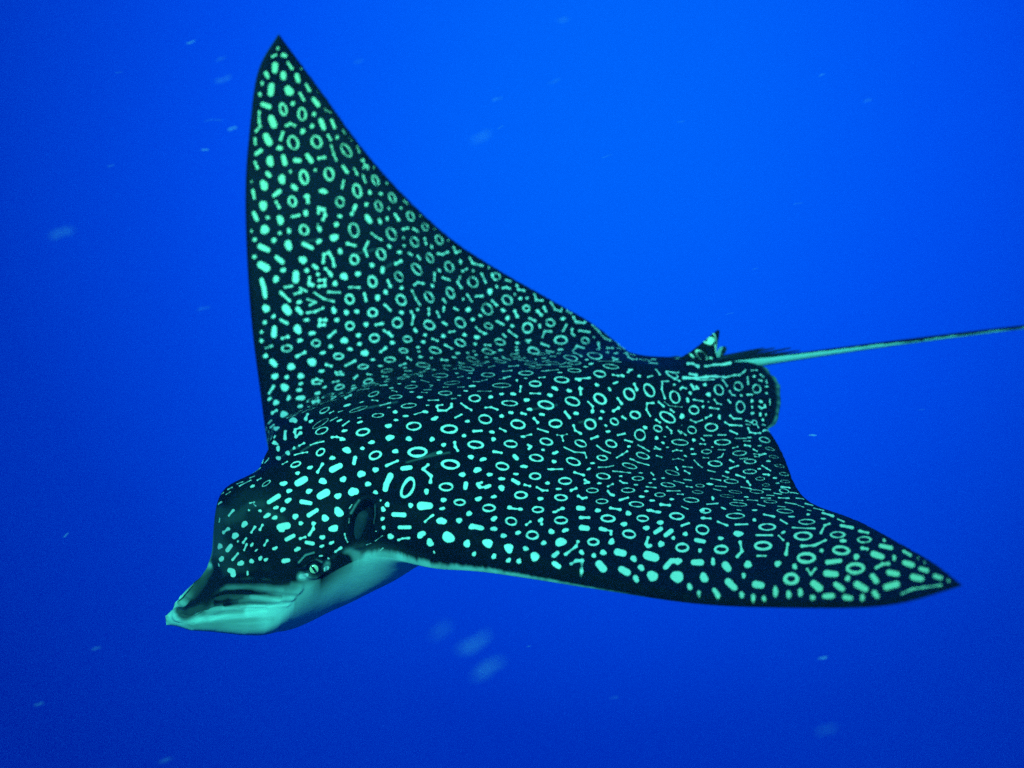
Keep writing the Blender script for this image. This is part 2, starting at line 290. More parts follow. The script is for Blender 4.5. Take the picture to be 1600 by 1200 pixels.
SPOTS = """db4521 210 -631 -7919 4570 -104 47 -5 22 30 -107 24 34 0
bb4607 220 -545 -7912 4451 -104 48 -5 23 32 -107 26 -26 14 26 -14
db4464 420 -710 -7843 4450 -105 46 -5 23 32 -107 51 38 200
bb4649 380 -515 -7845 4249 -105 46 -5 24 33 -106 49 2 -44 -2 44
bb4421 501 -768 -7748 4272 -105 46 -5 24 34 -106 30 -30 -45 30 45
db4278 170 -944 -7654 4209 -115 28 -11 33 50 -102 17 21 0
bb4778 320 -355 -7865 4136 -104 46 -5 25 35 -106 32 -16 -31 16 31
bb4564 621 -622 -7742 4114 -104 47 -5 25 36 -106 45 -2 -30 2 30
bb4378 611 -843 -7623 4061 -104 48 -5 26 38 -105 38 -11 -42 11 42
bb4263 480 -971 -7487 3898 -104 49 -5 28 41 -104 30 -24 -45 24 45
db4878 280 -248 -7854 4004 -103 49 -5 25 36 -105 28 36 0
bb4778 571 -367 -7752 3894 -104 48 -5 26 38 -105 49 8 -61 -8 61
db4535 871 -651 -7610 3860 -104 48 -5 27 40 -104 86 68 700
db4950 310 -167 -7807 3825 -103 49 -5 26 38 -105 30 38 0
bb4378 881 -836 -7473 3753 -104 49 -5 29 42 -104 28 -30 -52 30 52
db4149 260 -1116 -7390 3821 -112 36 -9 34 52 -101 11 15 0
bb4206 591 -1035 -7330 3657 -104 50 -5 30 44 -103 36 -36 -47 36 47
bb4907 611 -215 -7694 3638 -103 49 -5 28 41 -104 41 -51 -19 51 19
bb5050 541 -22 -7634 3363 -102 50 -4 30 45 -103 26 9 -169 6 -19 28 56 -43 131
ob4678 971 -477 -7534 3564 -103 50 -4 29 43 -103 109 68 750 70
db4535 1041 -657 -7498 3648 -103 50 -5 29 43 -104 34 41 0
ob4435 1211 -757 -7352 3472 -103 51 -4 31 47 -102 113 75 850 40
bb4077 420 -1181 -7177 3512 -106 47 -6 33 50 -101 15 -43 -30 -14 4 57 26
db4278 951 -949 -7256 3464 -103 51 -4 31 47 -102 34 41 0
bb4864 931 -249 -7533 3372 -102 51 -4 30 45 -102 53 -21 -56 21 56
bb4635 1221 -520 -7365 3308 -102 52 -4 32 48 -102 28 -62 9 -2 -18 64 9
db4335 1211 -857 -7182 3276 -102 52 -4 33 50 -101 34 43 0
bb4192 941 -1029 -7112 3297 -102 52 -4 33 51 -101 38 -24 -61 24 61
bb4034 601 -1206 -7025 3295 -102 53 -4 34 52 -101 30 -22 -56 22 56
db4478 1431 -683 -7217 3200 -102 53 -4 33 51 -101 43 47 0
bb4778 1221 -324 -7352 3138 -101 52 -4 33 50 -101 30 18 -56 -18 56
bb3906 360 -1337 -6874 3165 -110 40 -8 41 64 -96 15 -17 -28 17 28
bb5150 511 122 -7526 3069 -101 52 -4 32 49 -101 28 -3 -38 3 38
bb4979 991 -84 -7441 3095 -101 52 -4 33 50 -101 53 -28 -52 28 52
ob4649 1421 -471 -7204 3027 -101 53 -4 34 53 -100 122 90 700 40
ob4320 1391 -845 -7015 3027 -101 54 -4 36 55 -99 113 90 650 40
db4850 1301 -228 -7272 2951 -101 53 -4 34 53 -99 49 43 0
bb4134 1041 -1072 -6944 3086 -101 54 -4 36 55 -99 26 -19 -33 19 33
db4020 801 -1197 -6881 3087 -102 54 -4 37 56 -99 26 38 0
db3848 320 -1388 -6780 3069 -112 36 -10 45 70 -94 9 15 0
db3834 330 -1407 -6739 3026 -112 37 -10 45 71 -94 11 15 0
bb5150 711 127 -7413 2898 -100 53 -4 34 53 -99 34 -40 28 40 -28
ob3934 831 -1261 -6683 2880 -101 56 -3 39 60 -97 131 68 550 30
bb4120 1251 -1048 -6763 2840 -100 56 -3 39 60 -97 21 -40 -122 1 19 39 103
bb3763 370 -1459 -6592 2886 -110 39 -9 48 75 -92 17 -19 -42 19 42
db5021 1211 -5 -7240 2753 -100 54 -3 36 56 -98 84 62 800
bb4821 1481 -232 -7131 2764 -100 54 -3 37 57 -98 39 -14 -56 14 56
bb4649 1632 -436 -7014 2751 -100 55 -3 37 58 -97 38 -33 -3 33 3
bb4478 1742 -636 -6931 2779 -100 56 -3 38 59 -97 36 -33 -47 33 47
bb4306 1582 -836 -6826 2779 -100 56 -3 39 60 -97 30 -42 7 42 -7
db3734 521 -1459 -6443 2728 -104 50 -5 46 71 -93 34 26 200
bb5207 721 232 -7322 2701 -100 54 -4 36 56 -98 30 -19 -42 19 42
bb3720 641 -1464 -6334 2618 -100 57 -3 44 68 -94 21 -42 6 18 -31 24 25
db3605 320 -1586 -6275 2611 -114 33 -12 58 90 -85 11 23 0
bb3734 581 -1456 -6411 2692 -102 54 -4 45 69 -94 18 -19 -38 19 38
bb5079 1271 98 -7135 2554 -99 55 -3 38 60 -96 35 -21 -20 21 20
db4778 1662 -262 -6971 2586 -99 56 -3 39 61 -96 28 28 0
db4435 1862 -656 -6766 2597 -99 57 -3 40 63 -95 25 32 0
db4907 1622 -85 -6971 2475 -99 56 -3 39 63 -95 75 60 800
ob4607 1852 -437 -6794 2495 -99 57 -3 40 64 -95 125 80 750 47
ob4263 1722 -845 -6602 2532 -99 58 -2 42 65 -94 115 85 750 43
bb4020 1331 -1123 -6508 2599 -99 58 -2 42 66 -95 32 -29 -44 29 44
bb3877 1101 -1272 -6385 2560 -99 58 -2 44 68 -94 22 -21 -44 21 44
bb3791 1071 -1352 -6230 2452 -98 60 -2 46 70 -92 20 -21 -56 21 56
ob3648 761 -1512 -6109 2428 -98 60 -2 47 72 -92 95 55 650 32
db3505 430 -1670 -5980 2380 -110 41 -9 59 91 -84 28 18 600
db5322 551 399 -7211 2454 -99 55 -3 38 60 -96 25 25 0
db5179 1151 229 -7068 2393 -99 56 -3 39 62 -95 90 60 600
bb4778 1842 -224 -6781 2352 -98 58 -2 41 66 -94 38 -22 -20 22 20
bb5351 671 445 -7069 2263 -98 56 -3 40 64 -94 30 -12 -62 12 62
bb4106 1662 -986 -6367 2377 -98 59 -2 44 70 -93 25 12 -56 -12 56
db4406 2062 -639 -6475 2285 -97 59 -2 44 70 -92 80 40 100
ob3934 1512 -1158 -6163 2283 -97 60 -1 47 73 -91 120 75 750 40
db3777 1281 -1339 -6021 2256 -97 61 -1 48 74 -90 45 28 800
db3634 1031 -1493 -5902 2236 -97 62 -1 49 76 -90 32 30 0
ob3491 771 -1635 -5742 2179 -97 62 -1 51 79 -88 95 55 650 29
bb3319 360 -1810 -5576 2110 -115 33 -13 71 110 -75 15 -25 -21 25 21
bb5036 1602 83 -6874 2269 -98 57 -2 41 66 -94 35 -45 34 45 -34
bb4635 2062 -349 -6535 2177 -97 59 -2 44 70 -92 32 -6 -54 6 54
db4635 2042 -355 -6568 2213 -97 59 -2 44 69 -92 55 40 0
ob4850 1932 -102 -6650 2148 -97 59 -2 43 69 -92 95 75 750 43
ob4220 2012 -818 -6197 2128 -96 61 -1 47 74 -90 90 75 700 32
db3877 1642 -1195 -5913 2089 -96 62 -1 49 77 -89 35 35 0
ob3720 1411 -1364 -5775 2066 -95 63 -0 51 78 -88 95 60 700 29
db3591 1231 -1497 -5644 2032 -95 63 -0 52 80 -87 30 18 800
db3419 861 -1679 -5531 2039 -95 64 0 53 81 -86 28 20 600
bb5064 1682 144 -6750 2106 -97 58 -2 42 69 -92 30 -25 -41 25 41
db5250 1241 369 -6869 2096 -97 58 -2 42 68 -92 75 70 800
bb4034 1882 -1006 -5996 2058 -96 62 -1 49 77 -89 32 9 -19 -9 19
bb4077 1972 -942 -5959 1994 -95 62 -1 49 77 -88 30 21 -41 -21 41
bb4492 2302 -479 -6228 1972 -96 61 -1 47 75 -89 32 -52 -70 16 -58 33 30 3 98
bb4535 2242 -434 -6303 2013 -96 61 -1 46 74 -90 30 2 -38 -2 38
bb4721 2152 -223 -6394 1978 -96 60 -1 46 73 -90 40 -2 -16 2 16
bb4864 2072 -50 -6456 1939 -96 60 -1 45 73 -90 28 -56 12 56 -12
db4278 2222 -710 -6027 1928 -95 62 -1 49 77 -88 42 32 200
db3906 1882 -1110 -5717 1892 -94 64 0 52 81 -86 85 42 600
bb3763 1752 -1261 -5573 1862 -94 65 0 53 83 -85 25 -10 -25 10 25
db3648 1512 -1390 -5532 1897 -94 64 0 53 82 -86 40 25 750
bb3519 1281 -1545 -5451 1915 -94 65 0 54 83 -85 28 -28 -44 28 44
ob3319 811 -1752 -5325 1928 -96 62 -1 57 88 -83 85 60 650 29
db3176 390 -1913 -5248 1925 -114 34 -13 78 119 -70 20 12 450
bb5408 831 559 -6828 1947 -97 58 -2 42 69 -91 35 -25 -52 25 52
db5236 1451 381 -6698 1923 -96 59 -2 43 71 -91 40 32 0
db5079 1842 208 -6554 1886 -96 60 -1 45 73 -90 75 58 700
bb4607 2352 -311 -6134 1805 -95 62 -1 48 77 -87 15 2 -22 -2 22
db4607 2382 -309 -6072 1755 -95 63 -0 49 78 -87 48 38 600
db4363 2372 -593 -5964 1817 -95 63 -0 50 79 -87 45 40 300
ob4807 2262 -74 -6213 1745 -95 62 -1 48 77 -87 95 80 650 40
ob4149 2272 -807 -5719 1741 -94 64 0 52 82 -85 120 85 750 32
db5322 1371 507 -6590 1755 -95 60 -1 45 73 -89 80 68 700
db5508 611 716 -6696 1736 -95 60 -1 44 73 -89 28 30 0
db5150 1862 310 -6408 1704 -95 61 -1 46 76 -88 38 30 0
db5007 2072 156 -6346 1733 -95 61 -1 47 76 -88 38 45 0
ob3662 1822 -1320 -5283 1694 -92 67 1 56 87 -82 115 75 600 29
bb3448 1391 -1570 -5213 1768 -92 67 1 57 87 -83 25 -35 9 35 -9
bb3319 1161 -1703 -5087 1751 -92 67 2 58 89 -82 22 -31 -19 31 19
ob3176 781 -1870 -5033 1792 -97 60 -2 65 98 -78 70 50 600 23
db3047 430 -1998 -4923 1757 -113 35 -12 84 127 -65 20 12 450
bb3877 2092 -1079 -5403 1657 -92 66 1 55 86 -83 20 -74 -53 -7 2 81 52
db5494 861 726 -6570 1620 -95 61 -1 45 75 -88 42 38 0
db5250 1722 448 -6377 1606 -94 61 -1 47 77 -87 42 48 0
db4449 2553 -457 -5821 1641 -93 64 0 52 82 -85 68 62 0
db4664 2472 -206 -5926 1591 -93 64 0 50 81 -85 50 40 -300
db3519 1672 -1459 -5106 1649 -91 67 2 58 89 -81 18 25 0
ob3391 1562 -1578 -4930 1601 -90 69 2 60 92 -79 90 65 600 26
bb3233 1261 -1737 -4824 1614 -90 69 3 61 93 -79 20 -9 -44 9 44
ob3047 851 -1948 -4698 1637 -95 62 -1 70 105 -74 85 60 600 26
db2918 470 -2088 -4613 1623 -112 37 -12 92 138 -59 20 12 450
bb5408 1371 651 -6378 1501 -94 62 -1 47 78 -86 45 -62 -28 62 28
db5079 2132 272 -6177 1538 -94 63 -0 48 80 -85 85 60 800
bb4821 2412 -7 -5976 1529 -93 64 0 50 81 -85 35 -65 -31 65 31
bb4249 2503 -648 -5557 1551 -92 66 1 54 86 -83 28 -62 -16 62 16
bb4077 2422 -832 -5339 1499 -92 67 2 56 88 -81 25 22 -109 -32 -2 10 111
db3548 1862 -1396 -4989 1551 -90 69 2 60 92 -79 22 25 0
db3763 2122 -1178 -5136 1537 -91 68 2 58 90 -80 42 28 500
db3190 1341 -1769 -4671 1548 -89 71 3 63 96 -77 38 18 650
db4435 2673 -433 -5581 1464 -92 66 1 54 86 -82 50 40 800
db5565 841 855 -6366 1386 -93 62 -0 47 79 -85 42 38 0
ob3906 2352 -992 -5113 1438 -90 68 2 59 91 -79 105 75 650 34
db3648 2072 -1269 -4944 1469 -90 69 3 60 93 -78 45 28 0
bb3505 1952 -1402 -4796 1449 -89 70 3 62 95 -77 20 -25 -16 25 16
bb3419 1912 -1485 -4652 1413 -88 71 4 64 97 -76 22 -19 -25 19 25
bb2861 711 -2084 -4353 1515 -101 53 -5 82 121 -65 20 -46 -50 -8 38 54 12
bb5250 1962 512 -6083 1348 -93 64 0 49 82 -84 38 -46 -38 46 38
db4950 2452 176 -5844 1346 -92 65 1 52 85 -82 65 62 0
bb4621 2673 -203 -5596 1364 -92 66 1 54 87 -81 30 -84 55 -71 -70 4 -100 66 5 86 110
ob4278 2673 -565 -5319 1362 -91 67 2 57 90 -80 90 80 700 40
ob3262 1712 -1634 -4523 1416 -88 71 4 65 98 -75 90 55 600 26
bb3076 1321 -1856 -4449 1478 -88 72 4 65 97 -76 22 -72 4 -5 17 78 -21
bb3720 2302 -1156 -4805 1345 -89 70 3 62 96 -76 30 -38 20 38 -20
bb5494 1351 795 -6156 1259 -92 64 0 49 82 -83 62 -46 -25 46 25
bb4821 2623 55 -5626 1261 -91 66 1 54 88 -80 32 -25 -19 25 19
db4077 2613 -762 -5051 1300 -90 69 3 59 94 -77 45 35 600
db2876 1171 -2016 -4128 1390 -89 69 3 66 97 -75 40 22 800
bb2690 761 -2223 -3981 1382 -102 50 -6 83 121 -63 20 -83 -71 -33 17 117 54
db2546 571 -2381 -3781 1311 -111 37 -13 98 141 -53 18 22 0
ob3062 1662 -1806 -4173 1323 -88 70 3 66 97 -74 95 70 600 26
ob3505 2212 -1341 -4497 1277 -87 72 4 65 99 -74 115 65 500 29
db5250 2092 540 -5909 1214 -92 65 1 51 85 -82 52 38 0
db4950 2553 206 -5664 1214 -91 66 1 53 88 -80 40 42 0
bb3963 2593 -863 -4864 1247 -88 70 3 62 96 -76 30 2 -31 -2 31
bb3219 1932 -1634 -4228 1276 -88 71 4 66 99 -74 20 -12 -12 12 12
db2775 1291 -2100 -3853 1287 -90 67 2 66 96 -74 20 22 0
bb4678 2763 -90 -5407 1196 -90 67 2 56 91 -79 30 -50 -56 12 7 38 49
db4821 2693 80 -5494 1169 -90 67 2 55 90 -79 32 35 0
db4506 2903 -267 -5186 1152 -89 69 3 58 94 -77 70 55 500
db4306 2833 -484 -5074 1188 -89 69 3 59 94 -76 48 42 -300
bb2876 1431 -1988 -3957 1294 -89 68 3 65 96 -74 20 -35 19 35 -19
bb5122 2412 414 -5689 1132 -91 66 2 53 89 -79 55 2 -50 -2 50
db5379 1912 716 -5860 1097 -91 66 1 52 87 -80 52 58 0
ob3791 2573 -1021 -4581 1180 -87 72 4 65 100 -73 90 65 550 26
bb3319 2172 -1502 -4181 1201 -87 71 4 67 100 -72 20 0 -62 0 62
bb4950 2673 254 -5459 1069 -90 68 2 56 92 -78 32 -14 -72 -22 28 36 45
bb4807 2793 100 -5325 1064 -89 68 3 57 93 -77 30 -44 -43 44 -48 44 39 -44 52
db4649 2893 -78 -5179 1064 -89 69 3 59 95 -76 45 42 0
ob4163 2853 -612 -4798 1106 -87 71 4 63 99 -73 100 80 700 40
bb3948 2763 -819 -4580 1094 -87 72 4 65 102 -72 28 -19 -44 19 44
bb3176 2082 -1640 -4023 1185 -88 69 3 67 100 -72 20 -56 -19 56 19
bb3019 1972 -1791 -3819 1150 -89 68 2 68 100 -71 20 4 -88 -33 0 29 88
ob2847 1732 -1979 -3687 1158 -90 66 2 67 98 -72 95 80 500 26
bb2690 1381 -2172 -3640 1207 -91 65 1 66 96 -73 20 -31 -69 31 69
db2546 951 -2334 -3605 1235 -101 51 -6 80 115 -64 40 25 800
bb5250 2292 602 -5629 1009 -90 67 2 54 90 -78 28 -56 9 56 -9
bb4421 3013 -308 -4909 1029 -88 71 4 61 98 -73 22 -75 -2 75 2
db3820 2753 -940 -4369 1055 -86 72 5 68 105 -70 35 30 0
bb3577 2523 -1213 -4251 1115 -87 71 4 68 103 -71 22 -62 19 -12 -18 75 -1
db3405 2422 -1379 -4062 1100 -87 70 4 69 103 -70 38 25 500
bb5165 2523 528 -5439 935 -89 68 3 56 94 -76 28 -50 16 50 -16
bb5079 2613 420 -5430 978 -89 68 3 56 93 -76 25 -50 -25 50 25
bb5579 1381 964 -5865 981 -90 67 2 52 87 -80 38 -32 -129 6 -4 26 133
db4049 2923 -684 -4485 999 -86 73 5 67 105 -69 38 40 0
bb4850 2913 206 -5084 893 -88 70 4 60 98 -73 22 -150 -78 0 18 150 60
bb4707 2943 18 -5059 962 -88 70 3 60 98 -74 22 -94 -4 94 4
bb5336 2242 732 -5520 887 -89 69 3 55 93 -76 32 -69 -65 69 65
db4177 3043 -518 -4484 932 -85 73 5 68 107 -68 45 50 0
bb4335 3083 -357 -4632 927 -86 73 5 66 105 -69 28 -14 -56 14 56
ob4535 3103 -128 -4777 893 -86 72 5 64 103 -70 90 80 600 40
ob3891 2943 -804 -4173 927 -85 73 5 71 110 -66 100 80 500 34
bb3691 2813 -1023 -4037 958 -86 72 5 71 109 -66 18 -62 -121 0 17 62 104
ob3519 2693 -1211 -3909 977 -86 70 4 72 109 -66 105 65 550 29
ob3219 2392 -1550 -3752 1033 -88 68 3 71 105 -68 100 65 600 29
bb3004 2302 -1756 -3468 984 -90 65 1 72 106 -67 18 -35 -56 35 56
db3090 2412 -1655 -3512 971 -89 66 2 73 107 -66 20 25 0
bb2876 2142 -1915 -3401 1005 -91 64 1 72 104 -68 22 -50 2 50 -2
db2704 1812 -2119 -3370 1056 -92 62 0 70 101 -70 45 50 0
db5179 2593 586 -5288 830 -88 70 3 58 96 -74 52 32 -100
bb5036 2773 412 -5187 855 -88 70 3 59 97 -73 22 -56 -19 56 19
bb5021 2823 416 -5113 817 -87 70 4 60 99 -72 22 50 -22 -50 22
db2732 2092 -2045 -3200 957 -92 61 -0 74 106 -66 15 25 0
db5637 1512 1099 -5556 737 -88 70 3 54 93 -76 70 58 700
bb5379 2322 825 -5303 732 -87 71 4 57 97 -73 60 -21 -31 21 31
bb5222 2623 664 -5154 730 -87 71 4 59 99 -72 38 -28 -31 28 31
bb5021 2893 450 -4977 741 -86 72 5 62 102 -70 25 -125 31 0 13 125 -44
db4793 3073 195 -4772 760 -85 73 5 65 107 -68 60 42 800
db4649 3173 52 -4591 750 -84 75 6 68 111 -65 40 48 0
db4521 3233 -94 -4486 770 -84 75 6 70 112 -64 40 38 0
bb4106 3123 -541 -4196 839 -84 74 6 72 114 -63 25 -44 -44 44 44
db3748 3013 -913 -3817 845 -85 71 5 76 117 -61 28 25 0
bb3348 2643 -1377 -3681 947 -88 68 3 74 110 -65 20 -19 -25 19 25
bb3419 2843 -1269 -3540 864 -87 68 3 78 116 -61 22 4 -31 -4 31
bb3247 2733 -1441 -3413 871 -89 66 2 78 115 -61 20 -28 -16 28 16
db3104 2643 -1602 -3281 868 -90 64 1 78 114 -61 42 42 0
ob2861 2442 -1877 -3104 874 -92 61 -0 78 113 -62 105 80 500 26
db3963 3133 -667 -3945 804 -84 73 6 76 118 -60 45 32 250
ob4335 3253 -290 -4283 776 -83 75 7 73 116 -62 85 80 0 40
bb3619 2983 -1038 -3656 834 -86 70 4 78 119 -60 22 0 -44 0 44
bb3519 2983 -1129 -3503 813 -87 68 3 80 121 -58 20 -16 -38 16 38
bb3863 3163 -747 -3731 769 -84 72 5 80 123 -57 22 -17 -89 21 -22 -4 111
db5579 1872 1064 -5354 649 -87 71 4 56 96 -73 42 35 -300
bb5465 2272 970 -5158 599 -85 73 5 59 100 -71 32 -50 -25 50 25
db5179 2803 655 -4926 635 -85 74 6 64 107 -67 50 30 0
db4807 3163 259 -4571 665 -83 76 7 70 115 -62 42 38 0
db2990 2693 -1699 -3054 814 -91 62 -0 82 119 -58 32 22 200
bb5007 3043 476 -4698 624 -83 76 7 68 114 -63 32 28 34 -47 47 -34 -41 53 -41
db5708 1461 1235 -5363 575 -86 72 5 56 97 -73 40 38 -300
db3119 2873 -1540 -3051 779 -90 62 0 86 125 -55 35 30 200
ob4092 3313 -483 -3795 707 -82 75 7 82 128 -54 90 85 300 34
ob4678 3303 158 -4303 625 -81 78 8 76 124 -57 80 75 0 37
bb4320 3383 -235 -3984 676 -81 77 8 80 128 -54 28 -50 10 50 -10
db4478 3393 -65 -4135 658 -81 77 8 78 126 -56 45 38 0
ob3705 3223 -870 -3387 717 -85 70 4 87 132 -51 100 75 300 32
bb3505 3123 -1101 -3255 739 -87 67 3 87 130 -52 25 -25 -16 25 16
ob3305 3023 -1323 -3111 750 -88 64 1 87 129 -52 100 75 400 29
ob2976 2923 -1674 -2773 726 -91 60 -1 92 132 -49 75 50 250 23
bb5637 1922 1192 -5115 480 -84 75 7 60 103 -69 45 4 -56 -4 56
db5336 2653 865 -4874 530 -83 77 7 65 110 -65 75 65 600
db5179 2953 722 -4629 511 -81 79 9 71 120 -59 58 35 -100
bb4950 3223 482 -4361 530 -80 80 9 77 129 -54 28 -50 41 50 -41
bb4278 3483 -223 -3694 614 -80 77 8 88 140 -47 22 -56 -44 56 44
db3920 3373 -615 -3430 666 -83 73 6 90 139 -47 42 32 600
db5794 1201 1362 -5254 464 -85 73 5 58 100 -70 35 32 0
db3834 3413 -676 -3220 643 -83 71 5 96 146 -42 32 28 0
bb3476 3253 -1082 -3007 681 -87 66 2 95 142 -44 20 -38 6 38 -6
db3619 3383 -897 -2998 648 -85 67 3 100 151 -39 38 32 0
db3348 3273 -1205 -2811 663 -88 63 1 101 149 -40 38 30 0
bb3104 3083 -1495 -2745 691 -90 61 -0 96 140 -45 18 -75 -54 -12 8 88 46
db3205 3273 -1334 -2630 650 -89 62 1 107 156 -35 48 35 0
bb5536 2332 1110 -4883 431 -81 80 9 65 113 -63 30 -46 12 46 -12
db4635 3433 169 -4007 558 -79 80 9 84 137 -49 42 38 0
ob4464 3554 9 -3748 562 -79 79 9 90 145 -44 88 75 0 37
db5365 2753 954 -4641 427 -79 82 10 72 123 -57 50 35 -100
db5837 1151 1442 -5115 369 -85 73 6 61 106 -66 38 35 0
db4835 3373 410 -4073 498 -78 81 10 85 140 -47 58 55 0
ob4077 3524 -386 -3320 598 -81 75 7 97 151 -39 80 55 100 29
bb3748 3473 -727 -2994 621 -84 69 5 104 157 -35 20 -41 -15 41 15
db4292 3604 -143 -3418 558 -79 78 9 99 156 -37 40 35 0
ob5193 3063 790 -4379 430 -78 83 11 79 133 -51 80 65 0 34
db3920 3554 -543 -3071 600 -81 73 6 105 162 -33 38 28 0
ob3462 3463 -1011 -2650 619 -86 65 2 115 170 -27 95 60 250 29
bb5780 1632 1410 -4923 316 -80 80 9 65 114 -62 25 -50 16 50 -16
ob5565 2422 1202 -4661 334 -77 85 12 72 124 -56 95 65 -50 37
db5036 3293 653 -4117 433 -77 84 12 86 145 -44 45 32 0
db4692 3514 274 -3799 499 -77 82 11 93 152 -40 45 30 -100
bb3648 3584 -781 -2666 599 -83 68 4 121 181 -21 20 -56 -31 56 31
db3290 3463 -1191 -2469 620 -86 64 2 126 183 -19 30 25 0
bb4249 3493 -241 -3634 609 -80 77 8 90 142 -45 28 -25 -25 25 25
db3076 3143 -1502 -2644 672 -90 61 -0 102 147 -41 35 20 0
bb3147 3463 -1336 -2314 622 -86 65 2 136 195 -12 18 -44 -4 44 4
bb2847 3103 -1749 -2409 659 -91 60 -1 111 158 -34 20 -19 -19 19 19
db5880 1311 1545 -4795 228 -82 77 8 71 125 -55 42 42 0
bb5436 2823 1110 -4345 315 -74 90 15 81 140 -46 30 -62 32 62 -32
db5179 3213 834 -4075 375 -74 88 14 89 151 -40 50 30 -100
db4835 3493 462 -3799 451 -75 85 12 96 158 -36 48 30 0
db4692 3624 351 -3502 459 -74 85 13 105 171 -28 70 50 100
bb4449 3704 81 -3350 508 -76 81 11 106 170 -28 28 -38 29 38 -29
ob4220 3714 -147 -3072 537 -77 79 10 114 178 -23 75 45 100 26
db4020 3644 -387 -2994 570 -80 75 7 112 172 -26 35 20 0
db4049 3724 -319 -2864 556 -78 76 8 121 188 -17 30 15 0
ob3848 3684 -543 -2707 578 -80 73 7 125 191 -15 105 55 150 26
ob2961 3333 -1566 -2279 632 -88 63 1 130 185 -18 90 55 150 26
bb5823 1812 1530 -4545 183 -76 87 13 77 137 -48 45 -25 -25 25 25
ob5021 3443 705 -3772 389 -73 89 14 99 167 -31 90 60 0 37
db5365 3083 1089 -4003 294 -70 95 18 93 161 -34 80 60 150
bb5193 3393 960 -3663 327 -68 96 19 108 184 -21 28 -38 -10 38 10
bb4936 3614 688 -3413 393 -70 91 16 115 192 -16 25 -75 38 75 -38
db4664 3744 375 -3207 454 -72 87 14 120 195 -13 45 22 0
ob4464 3854 181 -2978 491 -73 85 13 130 207 -6 95 48 0 26
db4092 3824 -232 -2680 549 -75 80 11 139 215 -1 40 20 0
db3977 3854 -335 -2503 569 -73 82 12 156 239 13 30 15 0
bb4235 3844 -58 -2756 529 -74 82 12 135 211 -3 20 -31 -19 31 19
db3605 3734 -760 -2359 599 -79 73 7 156 231 8 40 20 0
db3705 3854 -611 -2243 607 -73 81 12 186 277 34 40 15 100
db3491 3724 -895 -2264 609 -79 72 7 165 242 14 25 15 300
db3391 3674 -1018 -2251 612 -81 70 6 161 234 10 25 12 0
db3419 3804 -939 -2080 628 -75 78 10 202 294 44 30 15 0
ob3219 3674 -1180 -2078 626 -80 71 6 179 256 23 100 45 150 23
db3047 3614 -1382 -2004 632 -81 70 6 180 255 23 45 18 0
db5637 2573 1379 -4205 207 -69 98 19 87 152 -39 70 55 100
ob4835 3754 618 -3116 423 -68 93 18 132 217 -1 90 45 -50 29
bb4378 3954 147 -2636 521 -68 90 16 158 250 19 18 -46 16 46 -16
db4635 3864 418 -2899 468 -69 91 16 141 229 6 45 18 0
ob4163 4014 -48 -2313 583 -61 99 22 206 319 58 115 40 50 23
db4392 4014 208 -2473 542 -63 97 20 183 288 41 35 12 0
bb3863 3924 -423 -2249 603 -68 88 16 197 297 46 20 -44 -5 44 5
ob3548 4014 -710 -1839 683 -58 101 23 312 454 135 105 38 180 20
bb3763 4154 -453 -1787 712 -35 134 42 423 625 230 12 -38 -5 38 5
db3333 3914 -974 -1829 672 -67 89 16 274 393 101 30 12 0
db3505 4294 -692 -1402 823 -39 125 37 470 673 260 40 12 0
ob3376 4394 -783 -1150 900 -45 115 32 473 666 258 90 30 100 20
db5322 3313 1133 -3605 288 -64 102 22 112 192 -15 55 28 -100
bb5150 3564 988 -3307 345 -64 101 22 127 215 -2 22 -41 4 41 -4
bb5165 3604 1018 -3197 353 -61 105 24 135 229 7 22 -50 2 50 -2
ob4621 3974 468 -2613 502 -61 100 22 177 285 39 95 32 -80 23
bb4421 4124 287 -2252 589 -47 121 34 258 407 107 12 -50 0 50 0
bb4349 4294 262 -1856 719 -10 174 64 436 679 259 12 -38 12 38 -12
db4206 4304 101 -1764 749 -13 169 61 442 678 259 35 12 0
bb3963 4164 -221 -1874 696 -32 140 45 388 585 207 10 -56 0 56 0
bb4120 4424 67 -1462 869 -18 157 55 445 671 258 12 -31 -25 31 25
bb3748 4525 -292 -1051 988 -36 126 38 504 729 294 10 -38 0 38 0
ob3948 4575 -13 -1002 1031 -38 124 37 443 651 250 125 35 80 20
bb3634 4625 -330 -763 1073 -61 89 18 366 521 181 10 -44 12 44 -12
db5894 1842 1690 -4216 103 -74 88 14 93 166 -30 60 50 0
db5751 2452 1573 -4015 137 -64 107 24 95 170 -28 45 32 -200
db5594 2893 1418 -3809 197 -62 109 26 104 183 -20 62 45 0
bb5021 3814 928 -2840 421 -58 108 26 163 273 32 25 -21 21 21 -21
bb4850 3894 735 -2732 459 -60 103 24 168 277 35 18 -31 -5 31 5
bb4735 4064 675 -2341 555 -42 129 39 253 412 110 15 -38 -4 38 4
db4592 4585 728 -1177 1025 -16 160 57 489 762 310 40 12 0
ob4378 4665 578 -860 1121 -49 106 28 334 507 172 130 35 0 20
db4163 4695 341 -747 1135 -58 91 20 294 437 134 30 12 0
ob3863 4865 55 -310 1202 -79 59 2 199 285 52 110 38 0 20
db4020 4755 200 -578 1165 -67 77 12 252 368 97 40 10 0
bb4206 4805 443 -495 1198 -70 71 9 219 324 74 10 -44 8 44 -8
db5651 2933 1550 -3577 180 -55 119 31 117 206 -6 42 28 -200
bb5465 3283 1368 -3385 255 -55 117 31 127 221 2 25 -50 34 -50 -3 12 -28 88 -3
bb5494 3303 1419 -3269 262 -52 122 34 134 234 10 20 -50 2 50 -2
bb5279 3614 1216 -3002 352 -53 118 32 153 262 26 18 -44 8 44 -8
ob4979 4024 979 -2356 539 -29 152 51 279 463 139 85 45 -150 26
